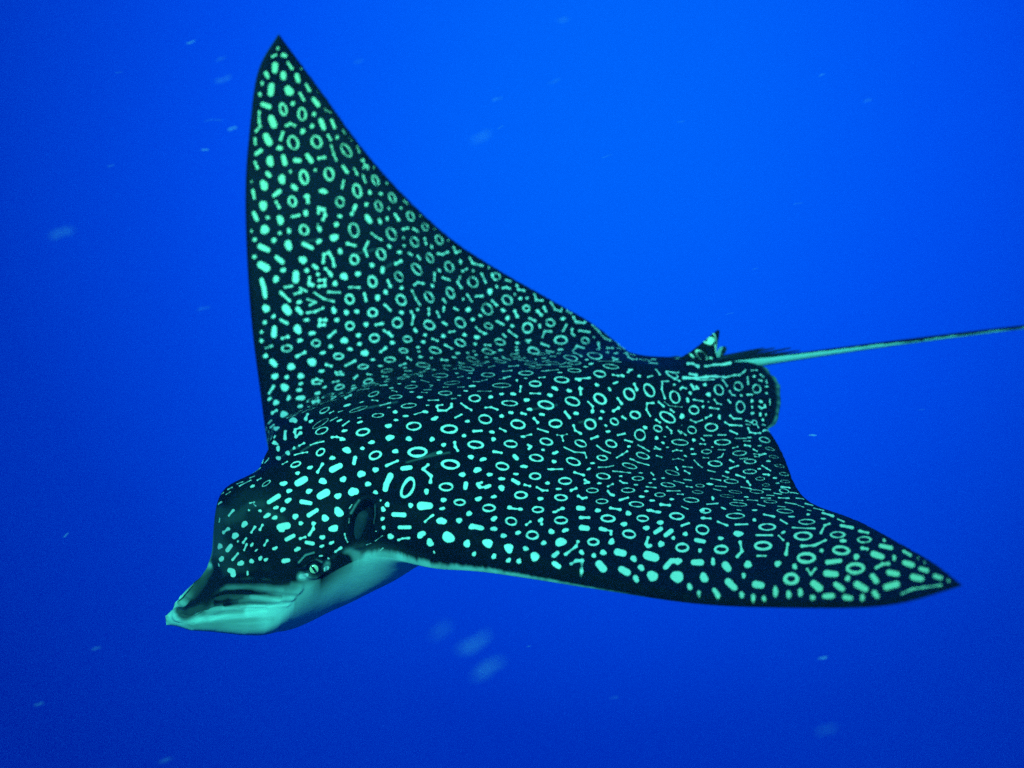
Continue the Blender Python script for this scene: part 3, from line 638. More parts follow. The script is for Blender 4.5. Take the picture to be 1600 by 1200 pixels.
ob4721 4404 767 -1632 841 -5 182 69 422 672 257 100 38 -50 23
db4936 4334 1011 -1758 792 4 201 79 412 672 257 40 18 0
db4793 4685 1094 -811 1166 -55 95 22 265 415 122 40 12 0
bb4664 4735 967 -692 1188 -63 83 16 240 371 99 10 -62 -16 62 16
db4506 4785 790 -582 1201 -67 76 11 223 340 82 35 10 0
ob4392 4875 723 -309 1243 -75 62 4 183 273 47 130 30 -50 17
bb4120 4945 394 -134 1243 -81 54 -1 163 237 27 10 -56 0 56 0
db4134 4855 389 -345 1220 -75 64 5 196 287 54 35 10 0
bb3991 4945 255 -120 1236 -82 53 -1 166 239 28 10 -44 10 44 -10
bb3777 4985 -18 -30 1222 -88 45 -6 155 219 17 10 -50 6 50 -6
db5866 2332 1760 -3752 97 -63 106 24 114 206 -7 72 60 0
bb6023 1642 1944 -3876 55 -67 99 21 112 206 -7 28 35 -54 -35 54
db5722 2913 1682 -3396 172 -49 129 37 128 228 7 55 32 -150
db5451 3493 1435 -2977 318 -45 132 39 158 275 34 45 20 -200
ob5322 3734 1338 -2665 414 -37 143 46 199 342 72 88 48 -180 32
bb5250 4004 1332 -2214 571 27 248 104 414 705 273 18 -31 10 31 -10
bb5150 4525 1432 -1144 1068 -3 184 71 406 665 258 15 -54 4 54 -4
db4979 4635 1297 -902 1149 -44 115 33 287 459 146 35 12 0
ob4907 4775 1296 -562 1230 -65 78 13 198 311 67 105 32 -50 23
db5136 4675 1524 -768 1189 -54 97 24 216 349 87 40 12 -100
bb4678 4855 1051 -392 1249 -73 65 6 181 277 49 10 -21 -13 29 -6 -8 19
bb4535 4925 915 -196 1266 -78 57 1 161 242 31 10 -38 2 38 -2
db4235 4995 555 -17 1259 -85 47 -4 139 203 9 60 20 0
bb4378 4975 725 -68 1265 -83 50 -2 145 215 16 10 -50 2 50 -2
ob3906 5075 130 158 1224 -92 38 -10 123 174 -7 150 40 0 23
db5594 3403 1636 -2862 308 -35 150 50 172 303 51 50 30 -150
bb5365 4394 1642 -1340 984 16 221 90 387 649 248 12 -56 5 56 -5
bb5150 4755 1589 -572 1232 -61 84 17 183 293 57 12 -38 -10 38 10
db4979 4865 1438 -330 1271 -70 68 8 161 252 36 45 12 0
bb4850 4925 1303 -185 1284 -76 59 3 150 231 25 10 -44 -2 44 2
bb4778 4905 1199 -256 1273 -75 60 3 159 244 32 10 -56 2 56 -2
db4392 5035 737 87 1265 -87 42 -7 122 179 -3 40 15 0
bb4192 5085 486 212 1241 -90 39 -9 116 166 -10 10 -106 0 106 0
db6123 1451 2129 -3597 50 -44 142 44 125 230 9 42 28 -300
db5923 2533 1939 -3292 134 -56 116 31 153 279 36 48 35 -700
db5794 2993 1852 -3039 210 -38 147 48 157 282 39 82 42 -100
bb5637 3894 1828 -2004 626 51 293 129 370 648 245 22 -25 21 25 -21
bb5665 4334 2048 -1172 1033 30 246 105 387 664 259 25 -38 21 38 -21
ob5408 4635 1857 -734 1193 -51 102 26 195 322 73 95 38 -200 23
ob5222 4855 1726 -321 1273 -67 72 10 150 239 29 110 35 -50 26
db4979 4975 1462 -68 1296 -78 55 1 130 201 9 55 22 0
ob4649 5005 1057 6 1285 -84 46 -4 128 193 4 115 40 0 26
bb4649 5085 1041 215 1270 -88 39 -8 110 163 -11 12 -34 2 34 -2
db4535 5065 914 170 1268 -88 40 -8 114 169 -9 35 12 0
ob4421 5125 745 332 1241 -91 37 -10 107 156 -15 100 65 0 32
db4220 5155 495 391 1219 -92 35 -11 106 152 -18 42 32 0
db4063 5165 289 382 1207 -94 35 -12 108 152 -18 42 25 0
db6094 1922 2162 -3314 104 -51 126 36 152 282 38 52 45 0
bb5751 3453 1909 -2436 402 13 233 96 270 481 152 30 -40 12 40 -12
bb5479 4775 2020 -431 1249 -61 82 16 154 253 37 15 -44 -6 44 6
db5637 4675 2183 -541 1222 -55 93 22 165 274 49 45 12 -150
bb4878 5045 1345 124 1290 -84 44 -5 111 169 -8 15 -79 2 79 -2
db5937 3033 2107 -2593 308 -16 183 69 269 491 157 48 32 -200
db5823 4565 2379 -630 1190 -47 107 30 169 286 55 65 22 -200
bb5422 4905 1997 -175 1283 -69 68 8 132 212 16 15 -81 22 81 -22
db5436 4975 2024 -32 1293 -73 60 4 117 188 3 35 12 0
ob5222 5035 1751 85 1296 -79 50 -2 106 166 -9 130 42 -60 26
db5021 5085 1507 214 1286 -84 44 -5 103 157 -14 35 12 0
bb4878 5145 1311 381 1262 -87 39 -8 99 148 -18 25 -127 -19 -102 44 23 44 103 -14 103 -56
bb4893 5115 1340 294 1274 -86 40 -7 102 154 -15 20 -38 6 38 -6
bb4649 5185 1002 485 1232 -91 35 -11 98 144 -20 22 -80 -56 2 7 78 49
bb4406 5245 659 645 1179 -94 32 -13 95 136 -25 22 -92 -8 -4 -15 96 22
bb6237 1762 2401 -2926 163 -5 210 83 167 311 57 28 -32 19 32 -19
ob6109 4244 2649 -840 1098 -29 142 49 178 313 69 95 40 -280 26
bb6066 4464 2659 -610 1159 -41 118 36 146 253 38 15 -31 15 31 -15
bb5966 4605 2580 -486 1201 -47 107 30 143 244 33 12 -31 10 31 -10
ob5765 4795 2377 -310 1252 -62 80 15 137 228 25 150 32 -180 20
db5436 5065 2019 136 1289 -79 50 -2 98 156 -14 45 30 0
db5393 5145 1951 311 1273 -81 46 -4 92 144 -20 50 22 0
bb5236 5145 1747 338 1273 -83 44 -5 93 144 -20 15 -62 19 62 -19
db5136 5145 1635 350 1271 -84 43 -6 95 145 -20 50 28 100
db6252 2382 2496 -2420 344 30 271 118 284 530 181 70 48 -100
bb6409 3854 2886 -966 1011 -11 177 69 187 336 83 30 -15 34 15 -34
ob5651 5035 2283 84 1284 -76 54 1 99 161 -11 100 38 -50 37
db5150 5235 1605 556 1238 -86 39 -8 88 133 -25 70 32 -200
bb4864 5245 1248 643 1212 -90 34 -11 90 134 -25 22 -50 25 50 -25
ob4635 5315 909 841 1147 -94 30 -14 88 127 -28 115 80 100 37
db4406 5315 622 854 1124 -95 29 -15 90 127 -29 45 30 0
db6609 3193 2956 -1270 849 80 353 167 274 507 176 65 45 -100
db6438 4184 2981 -664 1077 -37 127 41 126 222 21 42 28 -200
ob6309 4525 2960 -415 1139 -44 113 34 117 203 12 150 40 -320 17
bb6109 4685 2785 -328 1196 -49 103 28 118 203 12 12 -54 28 54 -28
db6066 4805 2765 -197 1220 -54 93 23 110 187 3 50 20 -200
bb6037 4945 2755 -32 1239 -60 81 17 99 166 -7 18 -50 35 50 -35
bb5866 4965 2535 -24 1271 -67 69 10 107 177 -1 15 -18 2 18 -2
db5908 5045 2592 92 1265 -71 61 5 90 147 -18 50 22 -150
db5536 5165 2129 331 1266 -80 46 -4 89 141 -21 45 22 0
db5694 5225 2303 404 1249 -80 46 -4 84 133 -24 60 38 0
db4850 5305 1192 797 1174 -91 32 -12 87 127 -28 42 28 0
ob5465 5285 1983 580 1229 -83 42 -6 82 127 -28 125 75 -50 37
bb6452 1181 2570 -2772 90 143 499 245 95 174 -16 18 -21 21 21 -21
bb6538 1321 2687 -2479 167 166 540 269 105 192 -4 20 -25 21 25 -21
db6695 1842 2873 -1973 388 214 626 319 176 329 75 50 38 -100
bb6738 3864 3179 -707 996 -22 156 58 107 191 5 28 -41 16 41 -16
bb6824 3984 3267 -574 989 -15 169 66 101 181 -0 30 -37 -29 -17 46 53 -17
ob6395 4755 3076 -182 1149 -50 99 27 99 172 -4 115 55 -220 29
db6137 5075 2871 118 1215 -65 70 11 80 133 -25 55 25 -150
ob5150 5355 1547 849 1170 -88 35 -10 81 121 -31 142 78 0 43
bb4893 5405 1174 1031 1107 -92 30 -14 81 118 -32 28 -62 4 62 -4
db4750 5425 978 1116 1070 -94 28 -15 82 118 -32 48 30 0
bb4607 5425 790 1122 1054 -96 27 -16 83 118 -32 22 -44 -21 44 21
db6938 2012 3104 -1610 462 214 624 322 168 315 71 40 35 -300
bb6981 3223 3292 -905 843 14 228 99 104 188 2 32 2 -56 -2 56
bb6295 5145 3026 173 1174 -65 70 11 75 125 -29 25 -79 -5 -4 -10 83 15
db6266 5235 2991 263 1173 -67 66 8 71 118 -33 50 32 0
ob5994 5225 2686 326 1228 -72 57 3 76 123 -30 120 65 -120 37
db5837 5415 2429 639 1195 -80 44 -4 71 113 -35 78 48 -50
db5680 5445 2200 785 1172 -82 41 -6 72 112 -35 55 42 0
db5465 5465 1903 937 1143 -85 38 -8 74 112 -35 42 45 0
db5107 5435 1426 1051 1111 -89 33 -12 78 115 -33 45 30 0
db4835 5485 1048 1252 1029 -94 28 -15 80 114 -33 45 35 0
db7124 2462 3355 -1123 636 157 509 260 162 302 67 38 38 -300
bb6867 4655 3423 -160 1036 -34 129 45 95 169 -4 22 -38 19 38 -19
bb6652 5015 3289 50 1109 -58 83 18 80 137 -22 18 -102 28 -2 -2 103 -27
db6037 5445 2697 582 1174 -75 52 0 65 105 -39 62 32 -100
db5422 5536 1812 1101 1096 -86 36 -10 72 108 -36 42 38 0
bb5322 5556 1667 1197 1067 -87 34 -11 73 108 -36 30 -18 -64 -10 3 28 61
ob5107 5536 1370 1267 1040 -90 31 -13 76 111 -35 138 70 50 40
db7225 3043 3477 -794 717 18 237 106 93 169 -7 48 35 800
db7024 4454 3509 -233 972 -10 176 72 114 205 17 25 32 0
db7167 4294 3600 -267 907 25 243 111 147 270 55 45 35 200
db6381 5495 3055 492 1115 -71 58 4 62 102 -41 80 50 150
db6180 5526 2864 602 1134 -73 54 2 61 99 -42 45 30 0
ob6738 5325 3356 266 1075 -64 71 11 66 112 -35 85 60 -350 34
db5937 5636 2499 898 1107 -79 45 -4 61 95 -44 50 42 0
ob5751 5646 2229 1060 1085 -81 42 -6 65 99 -41 165 88 -30 49
db5565 5646 1952 1204 1057 -84 38 -8 68 103 -39 50 32 -100
bb4964 5606 1146 1498 952 -93 28 -15 78 111 -33 28 -62 -10 62 10
bb6981 4995 3543 42 1016 -50 97 27 77 134 -23 18 -108 24 17 -6 92 -18
db7339 3894 3667 -420 770 121 431 221 248 468 170 45 30 -200
db6695 5616 3289 482 1054 -69 60 5 59 98 -42 55 35 -150
bb6452 5776 3064 714 1048 -73 54 2 56 91 -46 35 10 -44 -10 44
ob6152 5696 2779 808 1087 -75 50 -1 58 92 -46 110 75 -200 40
db5308 5676 1580 1451 981 -88 33 -12 72 106 -36 55 38 0
db5222 5696 1437 1550 946 -89 32 -13 74 107 -35 58 35 -150
bb7310 4865 3785 -13 907 -41 117 39 85 153 -11 15 -38 21 38 -21
ob7210 5285 3715 179 947 -57 83 19 66 115 -33 95 50 -200 40
db7096 5676 3606 398 959 -65 68 10 56 95 -44 55 30 -200
bb6981 5806 3507 507 969 -67 64 8 53 89 -47 28 38 -62 -38 62
bb6795 5916 3333 655 988 -70 59 5 53 87 -48 50 -62 31 62 -31
bb6080 5836 2649 1044 1023 -77 46 -3 56 88 -47 28 -88 38 88 -38
ob5594 5806 1934 1455 970 -84 38 -9 67 100 -39 155 85 50 46
bb5894 6026 2303 1445 937 -78 44 -4 63 96 -41 32 -3 -129 -78 -62 47 46 34 146
bb6009 5926 2518 1215 982 -77 47 -3 58 89 -46 38 -62 8 62 -8
db6323 5996 2902 1012 980 -75 49 -1 55 87 -47 50 48 0
db5408 5846 1638 1697 898 -86 35 -10 72 104 -35 68 48 -100
ob5107 5756 1250 1764 870 -90 31 -14 78 111 -31 115 70 100 40
db7310 5656 3779 346 899 -63 72 13 55 95 -43 45 30 -150
db6567 6136 3103 957 950 -73 52 1 54 87 -47 68 58 0
db5608 5956 1885 1685 893 -83 38 -8 68 100 -38 62 40 0
db5351 5896 1526 1841 853 -86 35 -11 75 107 -33 50 35 0
db7597 5736 4009 345 803 -63 71 12 54 94 -43 69 39 -50
bb7368 6006 3809 496 846 -66 65 9 50 84 -49 55 -56 31 56 -31
db7124 6266 3581 704 870 -69 60 6 47 78 -53 65 55 0
db6867 6306 3347 870 902 -69 59 5 49 80 -51 62 45 -250
bb6395 6366 2882 1289 883 -75 48 -2 61 97 -39 50 48 -112 -15 12 -32 100
db6652 6507 3113 1151 880 -72 53 1 57 91 -43 50 45 0
ob6252 6527 2702 1534 856 -72 53 1 75 117 -26 180 105 -620 52
bb5708 6166 1962 1879 824 -81 41 -7 68 100 -36 38 5 -35 -5 35
ob5894 6296 2220 1774 838 -81 39 -8 68 102 -35 120 75 0 40
bb5551 6096 1741 1994 803 -82 40 -7 73 105 -33 32 -88 -31 -50 19 38 19 100 -6
bb5551 6056 1756 1926 822 -82 39 -8 71 104 -34 30 -31 12 31 -12
db5279 5926 1414 1977 812 -87 35 -11 78 111 -29 58 32 0
db5408 6086 1528 2139 771 -83 38 -8 79 112 -27 55 50 0
db7625 6136 4010 503 757 -67 64 8 47 80 -51 49 39 -200
db7411 6476 3800 693 772 -69 59 5 44 74 -55 62 40 -200
bb7282 6757 3667 858 757 -69 59 5 42 68 -58 60 -50 28 50 -28
db6938 6857 3334 1118 812 -66 63 8 48 77 -52 85 70 0
db7153 6967 3523 1015 755 -67 62 7 41 66 -59 60 50 0
db6123 6577 2522 1734 840 -79 41 -6 76 117 -25 45 50 0
bb7897 6056 4222 433 661 -62 74 14 44 75 -54 40 -75 48 75 -48
db6724 6937 3109 1342 830 -69 57 4 62 99 -38 40 42 0
db7754 6446 4087 602 673 -66 64 8 41 68 -58 59 42 -250
bb7568 6837 3907 791 672 -70 56 4 41 67 -58 38 -69 -12 69 12
db6080 6777 2403 1984 782 -84 34 -11 78 118 -23 55 40 -200
db5737 6386 1947 2174 743 -78 44 -5 73 106 -31 58 42 -200
db5579 6266 1731 2241 742 -79 42 -6 77 110 -28 50 32 -100
ob5951 6657 2221 2113 746 -82 36 -9 78 115 -24 100 62 0 40
db6567 7638 2859 1855 783 -68 57 5 52 80 -47 45 42 -300
bb6381 7377 2700 1976 784 -75 45 -3 65 99 -35 62 -69 0 69 0
db6824 7808 3089 1613 757 -62 68 12 36 56 -64 45 42 0
db6896 8028 3149 1607 698 -61 70 13 28 43 -72 38 45 0
db7911 6627 4197 643 581 -66 64 9 38 63 -61 52 39 -200
db7969 6406 4254 554 589 -64 68 11 39 66 -59 49 32 -200
bb7611 7327 3893 948 577 -71 54 2 35 56 -65 38 -62 40 62 -40
db7325 7698 3604 1164 595 -68 59 5 31 48 -70 85 70 600
db6195 7207 2521 2134 754 -81 38 -8 78 117 -22 50 30 -100
ob5765 6587 1930 2403 698 -76 46 -3 78 112 -25 112 70 0 40
bb6795 8278 3028 1813 670 -59 72 15 26 39 -74 42 -81 -4 81 4
bb6524 8118 2766 2166 694 -62 65 11 41 62 -58 25 -62 52 62 -52
db6023 7057 2248 2385 703 -83 35 -10 93 136 -8 52 45 0
db6981 8509 3190 1652 583 -60 72 14 20 29 -81 35 35 0
db8155 6426 4386 532 496 -59 78 18 35 58 -64 69 36 -250
db8083 6697 4323 638 492 -64 68 11 35 57 -64 54 34 -200
db7840 7127 4103 827 527 -69 59 5 34 55 -65 52 48 0
db7525 7738 3783 1094 523 -72 52 1 31 48 -69 62 58 -600
db6409 8008 2659 2320 691 -64 61 8 54 81 -45 90 55 0
db6209 7688 2467 2466 705 -73 48 -1 82 121 -17 50 50 0
db5866 6937 2009 2638 663 -77 43 -5 90 129 -11 60 42 -250
db7840 7467 4078 930 460 -70 55 3 31 49 -68 45 35 0
db7697 7748 3938 1040 462 -72 52 1 29 45 -71 45 35 0
ob2504 921 -2383 -3549 1218 -104 47 -8 83 119 -62 70 65 300 26
bb2375 741 -2521 -3390 1162 -113 34 -14 97 137 -53 18 -35 -10 35 10
bb2461 1291 -2398 -3269 1092 -98 54 -4 75 107 -67 22 -58 0 0 -12 58 12
bb2289 941 -2607 -3162 1073 -110 38 -12 93 129 -56 22 -46 -51 -21 19 67 32
db2403 1451 -2450 -3092 1020 -97 56 -3 74 105 -67 20 20 0
db2361 1532 -2488 -2978 975 -97 55 -4 75 105 -66 35 28 0
db2260 1311 -2600 -2929 972 -104 46 -8 84 117 -60 25 25 0
bb2117 981 -2776 -2860 952 -115 31 -16 102 140 -49 20 -52 -64 -22 28 73 36
ob2532 1862 -2275 -3070 963 -94 59 -2 74 104 -67 95 75 400 29
bb2718 2152 -2055 -3142 935 -93 61 -1 75 107 -65 22 -38 -38 38 38
db2575 1491 -2270 -3377 1109 -93 62 -0 68 98 -72 22 32 0
db2661 2302 -2093 -2931 859 -93 59 -2 79 113 -62 40 30 200
ob2346 1892 -2462 -2760 870 -96 55 -4 78 109 -63 65 60 200 32
bb2117 1582 -2738 -2594 846 -104 45 -9 89 121 -57 25 -15 -31 15 31
bb2217 1892 -2600 -2569 816 -98 53 -5 83 114 -60 28 -28 -29 28 29
bb1917 961 -2976 -2559 826 -125 19 -23 120 161 -36 18 -101 -86 -31 26 57 51 74 9
bb1774 761 -3142 -2430 753 -147 -9 -38 157 207 -11 18 -31 -22 31 22
bb2532 2292 -2238 -2755 822 -95 57 -3 82 116 -59 28 -18 -41 18 41
db2661 2503 -2058 -2753 787 -94 58 -2 85 120 -57 35 40 0
ob2146 2202 -2634 -2294 724 -98 52 -5 97 131 -49 80 65 200 29
db1931 1732 -2893 -2282 740 -110 38 -13 106 142 -44 42 28 -100
bb2361 2292 -2406 -2506 762 -96 55 -4 89 123 -55 22 -44 -19 44 19
bb2804 2753 -1883 -2728 748 -93 59 -2 90 128 -52 22 -50 -25 50 25
db2661 2733 -2018 -2555 720 -93 57 -2 95 133 -49 32 28 200
ob2489 2703 -2209 -2376 699 -94 56 -3 102 141 -44 90 90 400 34
db2303 2472 -2420 -2312 706 -96 54 -4 100 137 -46 40 22 800
bb2289 2783 -2390 -2086 660 -94 56 -3 123 167 -29 18 -58 62 -21 -33 79 -28
bb1989 2272 -2770 -2066 673 -101 48 -7 112 149 -39 20 -28 50 28 -50
bb1688 1241 -3172 -2166 674 -140 1 -33 143 187 -19 22 -96 -59 -58 11 67 36 87 11
bb1917 2452 -2807 -1885 639 -104 44 -10 132 174 -24 20 -12 -56 -12 12 25 44
bb1731 2102 -3042 -1864 620 -123 21 -22 143 185 -18 20 -81 -12 81 12
bb2718 2993 -1899 -2374 667 -92 59 -1 110 154 -36 20 -62 -46 62 46
bb1502 971 -3376 -2022 561 -187 -57 -65 193 247 14 15 -31 -29 31 29
bb1459 1471 -3358 -1817 515 -191 -61 -69 200 254 20 15 -44 -50 44 50
bb1388 1682 -3390 -1656 455 -229 -107 -96 261 326 63 18 -44 -16 44 16
ob1831 2863 -2817 -1548 611 -112 33 -16 198 254 23 70 55 250 26
ob2175 3063 -2449 -1748 638 -92 57 -2 170 225 6 110 75 0 34
db1645 2372 -3085 -1652 575 -132 9 -29 176 225 6 20 15 0
db2761 3333 -1784 -2078 633 -87 64 2 149 207 -5 38 25 0
bb2589 3193 -1976 -2033 638 -88 62 1 142 195 -12 20 -29 -9 33 -17 -4 26
bb2432 3373 -2100 -1721 648 -84 67 4 195 262 27 22 -56 -21 56 21
bb1717 3183 -2881 -1260 607 -134 5 -32 305 384 99 22 -6 -34 6 34
bb1159 881 -3678 -1671 279 -424 -338 -230 486 594 218 15 -71 -66 -8 2 79 64
bb1559 3193 -3032 -1145 572 -170 -38 -57 386 477 155 18 -44 0 44 0
db1803 4104 -2653 -743 742 -162 -31 -52 525 648 257 30 20 0
db1674 4074 -2804 -706 698 -186 -59 -69 525 642 255 40 20 -150
ob2675 3724 -1738 -1553 688 -71 83 13 276 374 92 100 60 150 32
db2861 3644 -1584 -1819 649 -77 75 8 215 298 47 35 20 0
db2818 3493 -1667 -1943 636 -83 68 4 176 244 16 25 15 0
db2904 3794 -1476 -1655 682 -70 84 14 273 378 93 30 12 0
bb2518 3874 -1898 -1318 732 -60 96 20 385 511 170 15 -56 -10 56 10
db2346 3764 -2104 -1304 717 -69 84 14 360 472 148 50 20 0
bb2103 3704 -2377 -1185 712 -88 59 -0 388 498 165 18 -79 42 -17 -33 96 -8
bb2332 4434 -1937 -628 930 -74 74 9 434 557 203 15 -62 -31 62 31
ob2146 4595 -2100 -389 957 -106 33 -14 370 466 154 125 55 100 26
bb1531 4364 -2919 -453 690 -201 -75 -79 525 631 253 20 -72 -80 -34 8 16 40 91 32
bb1960 4875 -2281 -100 952 -132 1 -33 308 379 108 18 -29 -21 46 4 -17 17
ob3019 4024 -1311 -1485 735 -53 106 26 411 569 201 80 30 100 20
bb3205 4204 -1052 -1372 793 -36 128 39 553 773 316 12 -62 -19 62 19
db3162 3714 -1240 -1977 637 -78 74 8 199 284 39 35 12 0
db3276 4064 -1001 -1593 730 -51 110 28 411 582 208 45 12 50
ob2518 4635 -1644 -440 1011 -78 67 5 307 398 114 120 45 120 23
bb2675 4414 -1551 -783 931 -51 104 26 468 618 236 12 -38 -4 38 4
db2818 4474 -1347 -748 963 -55 98 23 438 584 217 45 12 0
db2947 4484 -1200 -773 972 -54 99 23 449 605 228 20 15 0
db2375 4835 -1778 -184 1036 -94 46 -7 233 298 59 35 15 0
bb3119 4494 -1014 -847 970 -53 101 24 465 636 245 10 -69 -6 69 6
ob3090 4645 -961 -569 1053 -71 75 10 328 445 140 100 20 30 14
ob2847 4765 -1199 -317 1079 -82 59 1 250 332 78 110 25 50 14
bb3004 4805 -1006 -302 1100 -84 56 -0 236 317 70 10 -106 0 106 0
ob2604 4895 -1490 -136 1072 -91 48 -5 206 267 42 110 30 0 17
bb3176 4755 -812 -410 1102 -80 61 3 262 357 92 10 -75 -19 75 19
db2418 5015 -1715 9 1055 -101 36 -13 170 218 14 45 20 -100
bb2790 4965 -1252 -53 1101 -93 44 -7 183 240 27 10 -88 2 88 -2
bb2103 4995 -2093 4 999 -116 20 -22 213 266 42 8 -175 -6 175 6
bb3376 4705 -585 -525 1104 -74 69 7 296 410 121 12 -75 6 75 -6
ob3162 4845 -809 -258 1126 -86 53 -2 221 299 60 100 20 0 14
bb2876 4635 -1202 -511 1041 -72 74 9 321 428 131 10 -50 12 50 -12
bb2747 4855 -1311 -193 1084 -88 52 -3 216 284 52 10 -50 19 50 -19
db2546 5065 -1551 75 1069 -101 35 -13 151 195 2 40 12 0
ob3391 4955 -501 -82 1174 -90 45 -6 180 248 33 120 40 0 26
bb3562 4835 -316 -321 1168 -82 56 -0 221 309 66 12 -75 6 75 -6
ob2217 5185 -1976 183 1006 -112 23 -20 154 194 1 130 40 80 26
ob2761 5095 -1291 124 1091 -100 34 -13 142 186 -2 110 35 30 23
bb3119 4985 -837 -32 1143 -94 41 -9 170 228 21 12 -56 6 56 -6
bb3019 4995 -951 -8 1132 -95 40 -9 166 222 18 10 -100 10 100 -10
db2976 5075 -1021 107 1119 -99 34 -13 142 189 -1 40 12 0
bb3691 4965 -122 -60 1212 -88 46 -5 168 235 26 15 -56 12 56 -12
db3505 5055 -364 98 1187 -96 35 -12 137 189 0 35 10 0
bb3276 5085 -636 155 1155 -98 33 -13 137 185 -2 15 -44 4 44 -4
db3648 5055 -192 106 1203 -95 36 -11 134 186 -1 22 25 0
ob2504 5285 -1628 338 1027 -106 28 -17 127 163 -15 105 60 100 32
bb2332 5415 -1869 439 978 -111 24 -20 124 157 -18 20 -44 -8 44 8
db2246 5465 -1978 474 955 -113 21 -22 126 157 -18 40 28 150
db2017 5596 -2279 529 891 -121 14 -26 135 166 -13 35 25 200
bb2031 5395 -2222 355 938 -121 14 -26 150 186 -2 20 -25 25 38 -12 -12 -12
ob3491 5155 -403 294 1163 -99 31 -14 123 168 -10 105 55 30 32
ob3090 5195 -896 314 1108 -102 30 -15 125 166 -12 125 55 50 34
bb2804 5275 -1262 378 1059 -104 29 -16 121 158 -17 22 -106 8 106 -8
db2890 5285 -1173 402 1064 -104 28 -17 119 156 -18 45 25 0
db2747 5445 -1377 586 999 -107 25 -19 110 142 -25 45 28 250
db2475 5536 -1730 612 951 -110 24 -20 112 141 -26 50 22 -200
bb3748 5165 -82 353 1185 -97 32 -13 115 160 -14 22 6 -38 -6 38
db3333 5285 -629 497 1103 -103 27 -17 112 150 -20 58 35 250
db3205 5365 -818 610 1056 -105 25 -18 108 143 -23 48 32 100
bb3062 5415 -1003 655 1023 -106 24 -19 107 140 -25 25 -6 -56 6 56
db3019 5395 -1043 604 1032 -106 25 -18 109 142 -24 40 32 0
db2661 5576 -1518 731 941 -109 24 -20 105 134 -29 40 25 500
bb2289 5746 -2010 770 868 -114 20 -22 110 137 -28 28 -19 -44 19 44
db3920 5195 116 439 1186 -96 33 -13 107 150 -19 50 30 100
bb3662 5265 -229 533 1138 -100 28 -16 107 146 -21 20 -75 -2 75 2
db3519 5335 -435 635 1093 -103 25 -18 105 141 -24 52 32 250
db3877 5285 11 640 1136 -98 29 -15 100 138 -25 50 35 0
ob4120 5255 316 629 1161 -95 31 -14 98 137 -25 135 50 30 34
ob3734 5395 -218 823 1066 -102 25 -18 96 131 -28 135 75 120 40
ob3333 5475 -703 848 1003 -106 22 -20 100 132 -28 130 75 180 37
ob2947 5606 -1204 891 927 -108 22 -21 100 129 -31 120 85 350 43
ob2489 5776 -1781 896 856 -111 22 -21 103 129 -32 115 90 500 40
bb3190 5616 -934 1018 917 -108 21 -21 96 125 -32 22 -50 -79 25 -4 25 83
db3247 5656 -885 1110 890 -108 21 -21 95 123 -32 35 35 0
bb2732 5766 -1504 1002 851 -110 22 -21 98 125 -33 28 -31 -40 31 40
bb2918 5806 -1313 1153 819 -109 21 -22 96 122 -33 30 -38 22 38 -22
ob2761 6006 -1559 1321 726 -109 23 -21 97 121 -33 95 70 150 37
db3133 5726 -1051 1148 854 -109 21 -22 95 122 -33 45 25 200
bb4249 5325 437 829 1118 -96 29 -15 91 128 -29 28 -19 -2 19 2
db3991 5365 103 846 1088 -99 28 -16 92 127 -30 48 30 0
bb4134 5375 257 905 1083 -98 28 -16 90 124 -31 28 -31 -8 31 8
db3934 5445 -15 996 1031 -100 25 -18 89 122 -32 50 28 100
bb4092 5455 162 1085 1017 -99 26 -17 87 119 -33 28 -28 -31 28 31
bb3619 5556 -417 1097 954 -105 22 -20 92 122 -32 30 -35 -44 35 44
db3491 5586 -582 1097 934 -106 21 -21 93 123 -32 48 32 0
db3262 5756 -917 1272 826 -108 20 -22 94 121 -33 32 30 0
bb2947 5936 -1324 1338 749 -109 22 -21 96 121 -33 25 -25 -16 25 16
ob4349 5415 489 1084 1044 -97 27 -16 85 119 -32 125 80 100 40
ob3906 5556 -105 1218 945 -102 24 -19 87 117 -34 115 75 0 40
ob3476 5736 -662 1348 831 -107 20 -22 92 120 -32 105 90 300 40
ob3133 5876 -1105 1377 762 -108 21 -22 95 121 -32 80 60 300 32
bb3734 5686 -355 1409 848 -104 22 -20 89 118 -33 25 -46 -67 -21 8 67 58
bb4149 5536 187 1295 945 -99 25 -18 85 115 -34 20 -81 -25 81 25
db3305 5836 -903 1425 771 -107 21 -22 94 121 -32 30 22 200
db3376 5886 -851 1544 735 -107 21 -21 95 122 -30 42 25 0
bb4421 5506 506 1321 964 -98 26 -17 83 115 -33 20 -75 16 75 -16
db4478 5506 572 1332 965 -97 26 -17 83 115 -33 40 22 0
bb3634 5826 -537 1614 752 -104 22 -21 93 121 -30 25 -50 18 50 -18
bb3991 5646 -56 1449 866 -101 24 -19 86 116 -33 15 -83 0 4 12 79 -12
bb4034 5656 -15 1514 847 -101 24 -19 86 115 -33 20 -10 -38 10 38
ob4278 5606 281 1509 877 -99 25 -18 84 115 -33 110 65 120 34
ob3891 5776 -233 1672 768 -102 24 -19 90 119 -30 105 60 200 32
ob4707 5546 850 1408 962 -96 26 -17 81 114 -33 115 65 50 37
bb3247 5996 -1027 1644 678 -106 23 -21 98 124 -28 22 -56 12 56 -12
ob3519 5966 -720 1789 672 -104 23 -20 99 125 -26 100 65 200 32
bb4535 5586 606 1533 898 -97 25 -17 83 114 -32 25 -21 -29 29 -4 -8 33
db4435 5636 440 1645 845 -97 25 -18 85 116 -31 38 22 0
db4335 5696 293 1746 797 -98 26 -18 87 117 -29 58 30 -200
bb4077 5776 -32 1784 753 -99 25 -18 90 119 -28 18 -162 -54 0 21 162 33
bb4006 5856 -140 1914 703 -99 26 -18 94 123 -25 18 -12 -38 12 38
